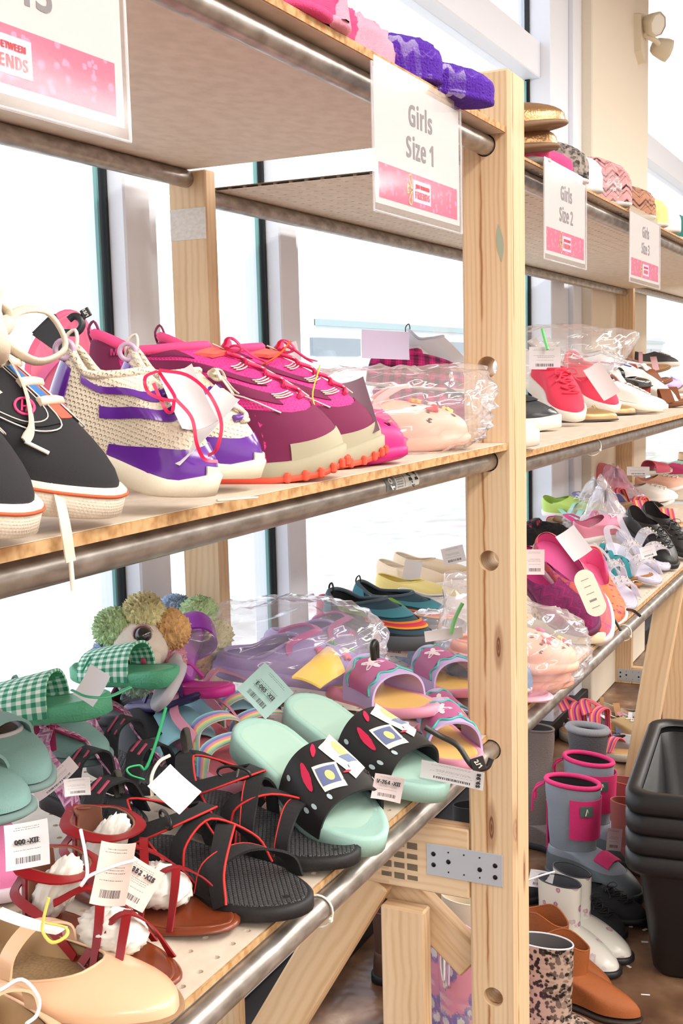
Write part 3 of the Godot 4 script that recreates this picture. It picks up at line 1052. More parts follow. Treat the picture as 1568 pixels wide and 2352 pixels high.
func strap(st: SurfaceTool, P: Dictionary, keys: Array, w: float, th: float, n := 18, y := 0.02, w1 := -1.0):
	var o := func(p: Vector3) -> Vector3: return p - Vector3(p.x, y - 0.004, fc(P, clampf(p.x / P.L, 0, 1)))
	ribbon(st, strap_path(P, keys, n, y), o, w, th, w1)
func band_f(P: Dictionary, t0: float, t1: float, h0: float, h1: float, y: float, skew := 0.0, wide := 1.03, lo := 0.0) -> Callable:
	# a wide strap over the foot: u across from side to side, v along the foot
	return func(u: float, v: float) -> Vector3:
		var a := PI * u
		var tt := lerpf(t0, t1, v) + skew * cos(a)
		var h := lerpf(h0, h1, v)
		var w := fw(P, clampf(tt, 0.0, 1.0)) * wide
		return Vector3(tt * P.L, y - lo + (h + lo) * pow(sin(a), 0.72), fc(P, clampf(tt, 0, 1)) + w * signf(cos(a)) * pow(absf(cos(a)), 0.85))
# ---------------------------------------------------------------- kinds of shoe
func slide(called: String, label: String, xf: Transform3D, L: float, side: int, o: Dictionary, group := "") -> Node3D:
	var t := thing(called, label, o.get("cat", "slide sandal"), xf, group)
	var P := foot(L, o.get("W", L * 0.42), side, {"hw": 0.80, "ww": 0.82, "tr": 0.36, "bend": 0.06})
	var th: float = o.get("th", 0.024)
	var st := S()
	slab(st, P, [[0.0, 0.0], [0.7, 0.0], [1.0, 0.006]], [[0.0, th + 0.006], [0.35, th], [0.75, th - 0.004], [1.0, th + 0.004]], 0.004, 0.004, 0.004)
	part("sole", st, o.sole, t)
	st = S()
	slab(st, foot(L, P.W - 0.012, side, {"hw": 0.80, "ww": 0.82, "tr": 0.36, "bend": 0.06}), [[0.0, th - 0.006]], [[0.0, th + 0.0045], [0.35, th - 0.0005], [0.75, th - 0.0045], [0.97, th + 0.0], [1.0, th + 0.0]], 0.001, 0.001, 0.002, -0.005)
	part("footbed", st, o.get("footbed", o.sole), t)
	st = S()
	var f := band_f(P, o.get("t0", 0.48), o.get("t1", 0.80), o.get("h0", 0.052), o.get("h1", 0.034), th, o.get("skew", 0.0), 1.04, th * 0.6)
	shell(st, f, 28, 8, -0.004)
	part("strap", st, o.strap, t)
	if o.has("strap_in"):
		st = S()
		shell(st, band_f(P, o.get("t0", 0.48) + 0.006, o.get("t1", 0.80) - 0.006, o.get("h0", 0.052) - 0.0046, o.get("h1", 0.034) - 0.0046, th, o.get("skew", 0.0), 0.95, th * 0.4), 20, 6, -0.0006)
		part("strap_lining", st, o.strap_in, t)
	LP = P
	return t
func clog(called: String, label: String, xf: Transform3D, L: float, side: int, o: Dictionary, group := "") -> Node3D:
	var t := thing(called, label, "clog", xf, group)
	var P := foot(L, L * 0.44, side, {"hw": 0.78, "ww": 0.80, "tr": 0.42, "tp": 2.4, "bend": 0.08})
	var U := {"xb": 0.05, "xt": 0.50, "ow": 0.74, "base": [[0.0, 0.024], [1.0, 0.02]], "top": [[0.0, 0.048], [0.45, 0.052], [0.75, 0.078], [1.0, 0.088]], "eb": 0.5, "ea": 1.0, "mix": 0.25, "bulge": 0.006, "inset": 0.001}
	var holes := []   # real perforations through upper and lining
	for q in [[-0.75, 0.52], [-0.40, 0.56], [0.0, 0.58], [0.40, 0.56], [0.75, 0.52], [-0.6, 0.72], [-0.2, 0.76], [0.2, 0.76], [0.6, 0.72], [-0.35, 0.36], [0.0, 0.37], [0.35, 0.36], [-1.0, 0.3], [1.0, 0.3]]:
		holes.append(surf(P, U, PI + q[0], q[1], -0.0016))
	shoe_body(t, P, U, {"sole": o.sole if o.has("sole") else o.mat, "upper": o.mat, "lining": o.get("lining", o.mat), "collar": o.mat, "collar_r": 0.004, "sole_top": [[0.0, 0.03], [0.5, 0.024], [1.0, 0.03]], "bev": 0.006, "grow": 0.004, "holes": holes})
	var st := S()   # the heel strap, folded forward over the vamp or back
	var fwd: bool = o.get("strap_fwd", true)
	var keys := [[0.44, -1.0, 0.030], [0.42, -1.02, 0.060], [0.56, -0.6, 0.084], [0.62, 0.0, 0.082], [0.56, 0.6, 0.084], [0.42, 1.02, 0.060], [0.44, 1.0, 0.030]]
	if not fwd: keys = [[0.46, -1.0, 0.032], [0.30, -1.02, 0.046], [0.04, -0.9, 0.056], [-0.04, 0.0, 0.058], [0.04, 0.9, 0.056], [0.30, 1.02, 0.046], [0.46, 1.0, 0.032]]
	strap(st, P, keys, 0.013, 0.004, 30, 0.024)
	part("heel_strap", st, o.get("strap", o.mat), t)
	for z in [-1.0, 1.0]:
		st = S()
		lathe(st, [[0.0, 0.003], [0.006, 0.0025], [0.0075, 0.0]], 12, Transform3D(Basis(Vector3.RIGHT, PI / 2 * z), Vector3(0.44 * L, 0.056, fc(P, 0.44) + z * (fw(P, 0.44) + 0.001))))
		part("rivet", st, o.get("rivet", M(Color(0.95, 0.93, 0.93), 0.4)), t)
	var ci := 0
	for q in o.get("charms", []):   # [phi offset, s, kind, colour]
		charm(t, P, U, q[0], q[1], q[2], q[3])
		ci += 1
	LU = U
	LP = P
	return t
func charm(t: Node3D, P: Dictionary, U: Dictionary, dp: float, s: float, kind: String, col: Color):
	var c := surf(P, U, PI + dp, s, 0.003)
	var nn := (surf(P, U, PI + dp, s, 0.006) - c).normalized()
	var tx := (surf(P, U, PI + dp + 0.1, s) - surf(P, U, PI + dp - 0.1, s)).normalized()
	var xf := Transform3D(Basis(tx, nn, tx.cross(nn)), c)
	var st := S()
	var pts := []
	var n := 28
	for k in n:
		var a := TAU * k / n
		var r := 0.010
		match kind:
			"heart":
				var hx := 16.0 * pow(sin(a), 3.0)
				var hy := 13.0 * cos(a) - 5.0 * cos(2 * a) - 2.0 * cos(3 * a) - cos(4 * a)
				pts.append(Vector2(hx, -hy) * 0.00075)
				continue
			"flower": r = 0.0085 * (1.0 + 0.28 * cos(5 * a))
			"star": r = 0.008 * (1.0 + 0.38 * cos(5 * a))
			"disc": r = 0.008
			"leaf": r = 0.008 * (0.55 + 0.5 * absf(cos(a * 3.5)))
		pts.append(Vector2(cos(a), sin(a)) * r)
	var rows := []
	for q in [[1.0, -0.002], [1.0, 0.002], [0.85, 0.0035], [0.45, 0.004], [0.0, 0.0042]]:
		var row := PackedVector3Array()
		for p in pts: row.append(xf * Vector3(p.x * q[0], q[1], p.y * q[0]))
		rows.append(row)
	grid(st, rows, false, true, 0)
	part("charm", st, M(col, 0.35), t)
func bow_lace(t: Node3D, c: Vector3, m: Material, size := 0.03, w := 0.004, sd := 1, flat := 0.4):
	var st := S()
	var r := rnd(sd)
	for sgn in [-1.0, 1.0]:
		tube(st, spline([c, c + Vector3(0.1, 0.35, 0.5 * sgn) * size, c + Vector3(0.35, 0.35, 1.1 * sgn) * size, c + Vector3(0.65, 0.0, 1.2 * sgn) * size, c + Vector3(0.4, -0.1, 0.6 * sgn) * size, c], 20), w, 6, false, flat)
		tube(st, spline([c, c + Vector3(0.5, 0.1, 0.5 * sgn) * size, c + Vector3(1.0 + r.randf() * 0.3, -0.35, 0.9 * sgn) * size, c + Vector3(1.5, -0.5, (1.2 + r.randf() * 0.4) * sgn) * size], 12), w, 6, false, flat)
	tube(st, spline([c + Vector3(-0.1, 0, -0.25) * size, c + Vector3(0.15, 0.25, 0) * size, c + Vector3(0.1, 0, 0.25) * size], 6), w * 1.6, 6)
	part("bow", st, m, t)
func lace_rows(t: Node3D, P: Dictionary, U: Dictionary, m: Material, ss: Array, d0 := 0.5, r := 0.0019, cross := true):
	var st := S()
	for i in ss.size():
		var s: float = ss[i]
		tube(st, surf_line(P, U, [[PI - d0, s], [PI - d0 * 0.4, s + 0.01], [PI + d0 * 0.4, s + 0.01], [PI + d0, s]], 10, 0.003), r, 6)
		if cross and i + 1 < ss.size():
			tube(st, surf_line(P, U, [[PI - d0, s], [PI, (s + ss[i + 1]) / 2], [PI + d0, ss[i + 1]]], 10, 0.0045), r, 6)
			tube(st, surf_line(P, U, [[PI + d0, s], [PI, (s + ss[i + 1]) / 2], [PI - d0, ss[i + 1]]], 10, 0.005), r, 6)
	part("laces", st, m, t)
func tongue(t: Node3D, P: Dictionary, U: Dictionary, m: Material, up := 0.03, w := 0.34, tilt := 0.0):
	var st := S()
	var a := surf(P, U, PI, 0.9)
	var f := func(u: float, v: float) -> Vector3:
		var z := (u - 0.5) * 2.0
		var p := a.lerp(Vector3(U.xt * P.L - 0.012 + tilt, U.top[-1][1] + up, 0), v)
		var hw: float = P.W * 0.5 * w * (1.0 - 0.25 * pow(v, 4.0)) * (1.0 if v < 0.9 else lerpf(1.0, 0.75, (v - 0.9) * 10.0))
		return Vector3(p.x - 0.020 * z * z, p.y + 0.002 - (0.004 + 0.012 * v * v) * z * z, fc(P, U.xt) + z * hw)
	shell(st, f, 12, 10, 0.005)
	return part("tongue", st, m, t)
func sneaker(called: String, label: String, xf: Transform3D, L: float, side: int, o: Dictionary, group := "") -> Node3D:
	var t := thing(called, label, o.get("cat", "sneaker"), xf, group)
	var P := foot(L, o.get("W", L * 0.38), side, o.get("foot", {}))
	var hi: float = o.get("hi", 0.0)
	var U := {"xb": 0.045, "xt": 0.46, "ow": 0.62, "base": [[0.0, 0.02], [1.0, 0.02]], "top": [[0.0, 0.082 + hi], [0.35, 0.062 + hi], [0.75, 0.072 + hi], [1.0, 0.082 + hi]], "eb": 0.55, "ea": 0.95, "mix": 0.5, "bulge": 0.003}
	U.merge(o.get("U", {}), true)
	shoe_body(t, P, U, o)
	if o.get("foxing", null) != null:
		var st := S()
		var pts := PackedVector3Array()
		for k in 48:
			var q := fpt(P, TAU * k / 48.0, -0.0025)
			pts.append(Vector3(q.x, kc(o.get("sole_top", [[0.0, 0.024], [0.5, 0.019], [0.8, 0.021], [1.0, 0.028]]), (1.0 - cos(TAU * k / 48.0)) * 0.5) - o.get("fox_drop", 0.007), q.y))
		tube(st, pts, 0.0016, 6, true)
		part("foxing_stripe", st, o.foxing, t)
	for q in o.get("over", []):   # overlays [name, phi0, phi1, s0, s1, off, material]
		var st := S()
		patch(st, P, U, q[1], q[2], q[3], q[4], q[5], 20, 5)
		part(q[0], st, q[6], t)
	if o.has("tongue"): tongue(t, P, U, o.tongue, o.get("tongue_up", 0.03), o.get("tongue_w", 0.34), o.get("tongue_lean", 0.0))
	if o.has("lace"):
		lace_rows(t, P, U, o.lace, o.get("rows", [0.55, 0.66, 0.77, 0.88]), o.get("lace_d", 0.42), o.get("lace_r", 0.0019))
		if o.get("bow", true): bow_lace(t, surf(P, U, PI, 0.93, 0.006), o.lace, o.get("bow_size", 0.026), o.get("lace_r", 0.0019), int(L * 1000))
	if o.has("pull"):
		var st := S()
		var c := surf(P, U, 0.0, 1.0)
		tube(st, spline([c + Vector3(-0.002, -0.018, 0), c + Vector3(-0.008, 0.004, 0), c + Vector3(-0.001, 0.016, 0), c + Vector3(0.005, 0.003, 0), c + Vector3(0.003, -0.012, 0)], 14), 0.0035, 6, false, 0.5)
		part("pull_tab", st, o.pull, t)
	LU = U
	LP = P
	return t
func flat(called: String, label: String, xf: Transform3D, L: float, side: int, o: Dictionary, group := "") -> Node3D:
	var t := thing(called, label, o.get("cat", "flat shoe"), xf, group)
	var P := foot(L, o.get("W", L * 0.35), side, {"tr": 0.34, "tp": o.get("tp", 2.0)})
	var U := {"xb": 0.03, "xt": o.get("xt", 0.70), "ow": 0.78, "or": 0.62, "base": [[0.0, 0.008], [1.0, 0.006]], "top": [[0.0, o.get("hh", 0.054)], [0.4, 0.036], [0.8, 0.034], [1.0, 0.040]], "eb": 0.5, "ea": 0.9, "mix": 0.25, "bulge": 0.003}
	shoe_body(t, P, U, {"sole": o.sole, "upper": o.upper, "lining": o.lining, "insole": o.get("insole", o.lining), "collar": o.get("collar", o.upper), "collar_r": 0.0018, "sole_top": [[0.0, 0.010], [0.5, 0.008], [1.0, 0.008]], "sole_bot": [[0.0, 0.0], [0.7, 0.0], [1.0, 0.003]], "bev": 0.002, "grow": 0.001})
	if o.has("strap"):
		var st := S()
		var ts: float = o.get("strap_t", 0.41)
		strap(st, P, [[ts, -0.93, 0.026], [ts, -0.75, 0.052], [ts - 0.01, 0.0, 0.066], [ts, 0.75, 0.052], [ts, 0.93, 0.026]], o.get("strap_w", 0.014), 0.003, 22, 0.008)
		part("ankle_strap", st, o.strap, t)
	if o.has("bow"):
		bow_lace(t, surf(P, U, PI, 0.95, 0.003), o.bow, 0.012, 0.0012, 3)
	LU = U
	LP = P
	return t
func sandal(called: String, label: String, xf: Transform3D, L: float, side: int, o: Dictionary, group := "") -> Node3D:
	var t := thing(called, label, "sandal", xf, group)
	var P := foot(L, o.get("W", L * 0.38), side, {"hw": 0.74, "ww": 0.74, "tr": 0.36})
	var th: float = o.get("th", 0.022)
	var st := S()
	slab(st, P, [[0.0, 0.0], [0.7, 0.0], [1.0, 0.010]], [[0.0, th + 0.004], [0.4, th], [0.75, th - 0.004], [1.0, th + 0.004]], 0.004, 0.003, 0.002)
	part("sole", st, o.sole, t)
	st = S()
	slab(st, foot(L, P.W, side, {"hw": 0.74, "ww": 0.74, "tr": 0.36}), [[0.0, th - 0.008]], [[0.0, th + 0.0055], [0.4, th + 0.0015], [0.75, th - 0.0025], [1.0, th + 0.0045]], 0.001, 0.001, 0.003, -0.006)
	part("footbed", st, o.get("footbed", o.sole), t)
	for q in o.straps:   # [name, keys, width, thickness, material, edging material or null]
		st = S()
		strap(st, P, q[1], q[2], q[3], 22, th)
		var s := part(q[0], st, q[4], t)
		if q.size() > 5 and q[5] != null:
			st = S()
			var path := strap_path(P, q[1], 22, th)
			for sg in ([-1.0, 1.0] if q.size() < 7 else q[6]):
				var pts := PackedVector3Array()
				for i in path.size():
					var tg := (path[mini(i + 1, path.size() - 1)] - path[maxi(i - 1, 0)]).normalized()
					var ow := path[i] - Vector3(path[i].x, th - 0.004, fc(P, clampf(path[i].x / L, 0, 1)))
					ow = (ow - tg * ow.dot(tg)).normalized()
					pts.append(path[i] + tg.cross(ow) * sg * q[2] * 0.5 + ow * 0.0006)
				tube(st, pts, 0.0017, 6)
			part("edging", st, q[5], s)
	LP = P
	return t
func flipflop(called: String, label: String, xf: Transform3D, L: float, side: int, o: Dictionary, group := "") -> Node3D:
	var v := [["thong_strap", [[0.76, 0.0, 0.0], [0.74, 0.1, 0.014], [0.60, 0.62, 0.032], [0.45, 0.95, 0.006]], 0.010, 0.004, o.strap], ["thong_strap", [[0.76, 0.0, 0.0], [0.74, -0.1, 0.014], [0.60, -0.62, 0.032], [0.45, -0.95, 0.006]], 0.010, 0.004, o.strap]]
	return sandal(called, label, xf, L, side, {"sole": o.sole, "footbed": o.get("footbed", o.sole), "th": o.get("th", 0.016), "straps": v, "W": L * 0.40}, group)
func boot(called: String, label: String, xf: Transform3D, L: float, side: int, o: Dictionary, group := "") -> Node3D:
	var t := thing(called, label, "boot", xf, group)
	var P := foot(L, o.get("W", L * 0.40), side, o.get("foot", {}))
	var ank: float = o.get("ankle", 0.085)
	var H: float = o.get("H", 0.20)
	var U := {"xb": 0.03, "xt": 0.50, "ow": 0.66, "or": 1.0, "base": [[0.0, 0.02], [1.0, 0.018]], "top": [[0.0, ank], [0.5, ank], [1.0, ank + 0.008]], "eb": o.get("eb", 0.55), "ea": 0.9, "mix": 0.45, "bulge": 0.004}
	var st := S()
	slab(st, P, o.get("sole_bot", [[0.0, 0.0], [0.72, 0.0], [1.0, 0.006]]), o.get("sole_top", [[0.0, 0.024], [0.5, 0.02], [1.0, 0.024]]), 0.003, 0.002, 0.0, 0.003)
	part("sole", st, o.sole, t)
	st = S()
	ring(st, P, U, 0.0, 1.0, 0.0, 44, 9)
	part("vamp", st, o.get("vamp", o.upper), t)
	var fl: float = o.get("flare", 1.08)
	var base := topline(P, U, 40)
	var ctr := Vector3.ZERO
	for p in base: ctr += p / 40.0
	var wob := rnd(int(L * 9999))
	var ph := wob.randf() * TAU
	var lev := func(p: Vector3, v: float, inn: float) -> Vector3:
		var sc: float = lerpf(1.0, fl, smoothstep(0.0, 1.0, v)) + o.get("slouch", 0.0) * sin(v * 11.0 + ph)
		var q := ctr + (p - ctr) * Vector3(sc, 0, sc)
		q -= (q - ctr).normalized() * inn
		q.y = lerpf(p.y, H + o.get("dip", 0.0) * cos(PI * 2.0 * (p.x - ctr.x) / (0.5 * L)), v)
		q.x += o.get("lean", 0.0) * v
		return q
	var nv := 10
	st = S()
	var rows := []
	for p in base:
		var row := PackedVector3Array()
		for j in nv + 1: row.append(lev.call(p, float(j) / nv, 0.0))
		rows.append(row)
	grid(st, rows, true, false, 0)
	part("shaft", st, o.upper, t)
	st = S()
	rows = []
	for p in base:
		var row := PackedVector3Array()
		for j in nv + 1: row.append(lev.call(p, 1.0 - float(j) / nv, 0.003))
		row.append(ctr * Vector3(1, 0.5, 1))
		rows.append(row)
	grid(st, rows, true, false, 0)
	part("lining", st, o.get("lining", o.upper), t)
	st = S()
	var rim := PackedVector3Array()
	for p in base: rim.append(lev.call(p, 1.0, 0.0015))
	tube(st, rim, o.get("rim_r", 0.0022), 6, true)
	part("rim", st, o.get("rim", o.upper), t)
	if o.has("cap"):   # rubber foot: toe cap band over the vamp
		st = S()
		ring(st, P, U, 0.0, 0.55, 0.002, 44, 6)
		part("rubber_foot", st, o.cap, t)
	LU = U
	LP = P
	return t
func slipper(called: String, label: String, xf: Transform3D, L: float, side: int, o: Dictionary, group := "") -> Node3D:
	# soft puffy slipper: rounded body with an opening, fuzzy surface
	var t := thing(called, label, "slipper", xf, group)
	var P := foot(L, o.get("W", L * 0.46), side, {"hw": 0.85, "ww": 0.85, "tr": 0.42, "bend": 0.04})
	var U := {"xb": 0.10, "xt": 0.50, "ow": 0.55, "or": 0.9, "base": [[0.0, 0.008], [1.0, 0.008]], "top": o.get("top", [[0.0, 0.06], [0.5, 0.055], [1.0, 0.08]]), "eb": 0.45, "ea": 0.95, "mix": 0.1, "bulge": 0.012, "inset": 0.002}
	var st := S()
	slab(st, P, [[0.0, 0.0]], [[0.0, 0.012]], 0.003, 0.003)
	part("sole", st, o.get("sole", M(Color(0.75, 0.72, 0.70), 0.9)), t)
	st = S()
	var ns := FastNoiseLite.new()
	ns.frequency = 110.0
	ns.seed = int(L * 5000) + side
	var a := []
	for i in 64:
		var row := PackedVector3Array()
		for j in 17:
			var p := surf(P, U, TAU * i / 64.0 + 0.0001, j / 16.0)
			row.append(surf(P, U, TAU * i / 64.0 + 0.0001, j / 16.0, o.get("fuzz", 0.004) * ns.get_noise_3d(p.x, p.y, p.z) + 0.001))
		a.append(row)
	grid(st, a, true, false, 0)
	part("upper", st, o.upper, t)
	st = S()
	tube(st, topline(P, U, 32), o.get("cuff_r", 0.010), 8, true)
	part("cuff", st, o.get("cuff", o.upper), t)
	st = S()
	ring(st, P, U, 0.1, 1.0, -0.006, 32, 5)
	part("lining", st, o.get("lining", o.upper), t)
	return t
# ---------------------------------------------------------------- tags, ties, bags
var tag_tex_cache := {}
func tag_tex(kind: String) -> Texture2D:
	if tag_tex_cache.has(kind): return tag_tex_cache[kind]
	var bg := {"white": Color(0.86, 0.85, 0.86), "mint": Color(0.64, 0.76, 0.74), "pink": Color(0.84, 0.78, 0.78), "tan": Color(0.84, 0.76, 0.72), "mauve": Color(0.50, 0.40, 0.45), "lilac": Color(0.74, 0.70, 0.80)}
	var key := kind.split("_")[0]
	var im := Image.create(192, 256, false, Image.FORMAT_RGB8)
	im.fill(bg.get(key, Color(0.93, 0.92, 0.93)))
	var r := rnd(kind.hash())
	var ink := Color(0.16, 0.16, 0.18)
	if not kind.ends_with("blank"):
		for l in [24, 36, 96, 108, 120, 150]:
			var x := 24 + r.randi() % 30
			while x < 150:
				var w := 3 + r.randi() % 7
				im.fill_rect(Rect2i(x, l, w, 3), ink.lerp(bg.get(key, Color.WHITE), 0.35))
				x += w + 2 + r.randi() % 3
		var x := 40
		while x < 152:
			var w := 1 + r.randi() % 3
			im.fill_rect(Rect2i(x, 190, w, 34), ink)
			x += w + 1 + r.randi() % 3
	tag_tex_cache[kind] = ImageTexture.create_from_image(im)
	return tag_tex_cache[kind]
func card(label: String, c: Vector3, right: Vector3, up: Vector3, w: float, h: float, kind := "white", bend := 0.004, group := "", called := "price_tag", cat := "price tag") -> Node3D:
	var r := right.normalized()
	var u := (up - r * up.dot(r)).normalized()
	var t := thing(called, label, cat, Transform3D(Basis(r, u, r.cross(u)), c), group)
	var st := S()
	var f := func(a: float, b: float) -> Vector3: return Vector3((a - 0.5) * w, (0.5 - b) * h, bend * (4.0 * (a - 0.5) * (a - 0.5) - 1.0 + 2.0 * (b - 0.5) * (b - 0.5)))
	shell(st, f, 8, 8, 0.0004)
	part("card", st, MT(tag_tex(kind), 0.6), t)
	return t
func card_px(label: String, px: Array, zdepth: float, kind := "white", bend := 0.004, called := "price_tag", cat := "price tag") -> Node3D:
	# a card whose three corners (top left, top right, bottom left) are pixels at about one depth from the eye; px: [x, y, depth offset] x 3
	var q := []
	for p in px: q.append(EYE + ray(p[0], p[1]) * (zdepth + (p[2] if p.size() > 2 else 0.0)))
	var r: Vector3 = q[1] - q[0]
	var d: Vector3 = q[2] - q[0]
	return card(label, q[0] + r * 0.5 + d * 0.5, r, -d, r.length(), d.length(), kind, bend, "", called, cat)
func cable(called: String, label: String, cat: String, pts: Array, r: float, m: Material, n := 24, flatn := 1.0):
	var o: Vector3 = pts[0]
	var loc := []
	for p in pts: loc.append(p - o)
	var t := thing(called, label, cat, Transform3D(Basis.IDENTITY, o))
	var st := S()
	tube(st, spline(loc, n), r, 6, false, flatn)
	part("strand", st, m, t)
	return t
func bag(called: String, label: String, c: Vector3, rad: Vector3, turn: float, sd: int, tail := Vector3.ZERO, tint := Color(0.97, 0.96, 0.98), alpha := 0.13) -> Node3D:
	var t := thing(called, label, "plastic bag", Transform3D(Basis(Vector3.UP, turn), c))
	var n1 := FastNoiseLite.new()
	n1.seed = sd
	n1.frequency = 1.7
	n1.fractal_type = FastNoiseLite.FRACTAL_RIDGED
	n1.fractal_octaves = 3
	var rows := []
	var nu := 72
	var nv := 40
	for i in nu:
		var row := PackedVector3Array()
		for j in nv + 1:
			var th := PI * j / nv
			var ph := TAU * i / nu
			var d := Vector3(sin(th) * cos(ph), cos(th), sin(th) * sin(ph))
			var q := Vector3(signf(d.x) * pow(absf(d.x), 0.8), signf(d.y) * pow(absf(d.y), 0.9), signf(d.z) * pow(absf(d.z), 0.8))
			var k := 1.0 + 0.13 * n1.get_noise_3d(d.x * 1.4, d.y * 1.4, d.z * 1.4)
			var p := q * rad * k
			if tail != Vector3.ZERO:
				var w := pow(maxf(0.0, d.dot(tail.normalized())), 9.0)
				p += tail * w * (1.0 + 0.3 * sin(ph * 9.0))
			p.y = maxf(p.y, -rad.y * 0.82)
			row.append(p)
		rows.append(row)
	var st := S()
	grid(st, rows, true, false, 0)
	part("film", st, M(tint, 0.10, {"a": alpha, "spec": 0.7}), t)
	return t
func zspan(hx: float, hy: float, zh: float, tx: float, ty: float, zt: float, roll := 0.0) -> Array:
	var a := on_z(hx, hy, zh)
	var b := on_z(tx, ty, zt)
	return [place(a, b, roll), a.distance_to(b)]
func lean(hx: float, hy: float, tx: float, ty: float, y: float, L: float, roll := 0.0) -> Array:   # toe on height y, heel on its pixel's ray at distance L
	var b := on_y(tx, ty, y)
	var r := ray(hx, hy)
	var c := EYE - b
	var B := 2.0 * r.dot(c)
	var D := B * B - 4.0 * r.dot(r) * (c.dot(c) - L * L)
	var k := (-B + sqrt(maxf(D, 0.0))) / (2.0 * r.dot(r))
	var a := EYE + r * k
	return [place(a, b, roll), L]
func decal(parent: Node, f: Callable, u: float, v: float, du: float, dv: float, rot: float, m: Material, called: String, kind := "rect", off := 0.0008):
	var st := S()
	var nrm := func(a: float, b: float) -> Vector3:
		var n: Vector3 = (f.call(a + 0.01, b) - f.call(a - 0.01, b)).cross(f.call(a, b + 0.02) - f.call(a, b - 0.02)).normalized()
		return n if n.y > 0 or absf(n.y) < 0.2 and n.z * (0.5 - u) > 0 else -n
	var at := func(p: Vector2) -> Vector3:
		var q := p.rotated(rot) * Vector2(du, dv)
		return f.call(u + q.x, v + q.y) + nrm.call(u + q.x, v + q.y) * off
	if kind == "rect":
		var rows := []
		for i in 21:
			var row := PackedVector3Array()
			for j in 9: row.append(at.call(Vector2(i / 10.0 - 1.0, j / 4.0 - 1.0)))
			rows.append(row)
		grid(st, rows, false, false, 0)
	else:
		st.set_smooth_group(0)
		var n := 24
		for i in n:
			var pts := []
			for a in [TAU * i / n, TAU * (i + 1) / n]:
				var r := 1.0
				if kind == "lips": r = 0.55 + 0.45 * absf(cos(a)) + 0.12 * cos(4.0 * a)
				if kind == "heart": r = 0.75 + 0.25 * absf(sin(a * 0.5 + 0.8)) - 0.25 * exp(-pow(wrapf(a + PI / 2, -PI, PI) * 3.0, 2.0))
				if kind == "star": r = 0.7 + 0.3 * cos(5.0 * a)
				pts.append(Vector2(cos(a), sin(a) * (0.62 if kind == "lips" else 1.0)) * r)
			tri3(st, at.call(Vector2.ZERO), at.call(pts[0]), at.call(pts[1]))
	return part(called, st, m, parent)
func stripes(cols: Array, n := 64, horiz := false) -> ImageTexture:
	var im := Image.create(n, n, false, Image.FORMAT_RGB8)
	for k in n:
		var c: Color = cols[k * cols.size() / n]
		im.fill_rect(Rect2i(k, 0, 1, n) if not horiz else Rect2i(0, k, n, 1), c)
	return ImageTexture.create_from_image(im)
func tissue(label: String, xf: Transform3D, rad: Vector3, sd: int, m: Material = null):
	var t := thing("tissue_paper", label, "tissue paper", xf)
	var ns := FastNoiseLite.new()
	ns.seed = sd
	ns.frequency = 2.2
	ns.fractal_type = FastNoiseLite.FRACTAL_RIDGED
	var rows := []
	for i in 40:
		var row := PackedVector3Array()
		for j in 25:
			var th := PI * j / 24.0
			var ph := TAU * i / 40.0
			var d := Vector3(sin(th) * cos(ph), cos(th), sin(th) * sin(ph))
			row.append(d * rad * (0.92 + 0.24 * ns.get_noise_3d(d.x * 0.9, d.y * 0.9, d.z * 0.9)))
		rows.append(row)
	var st := S()
	grid(st, rows, true, false, 0)
	part("sheet", st, m if m else M(Color(0.90, 0.88, 0.84), 0.85), t)
	return t
func note(c: Node3D, text: String, size: float, y: float, x := 0.0, rot := 0.0):
	lettering(text, Transform3D(Basis(Vector3(0, 0, 1), rot), Vector3(x, y, 0.0012)), size, Color(0.12, 0.11, 0.12), c)
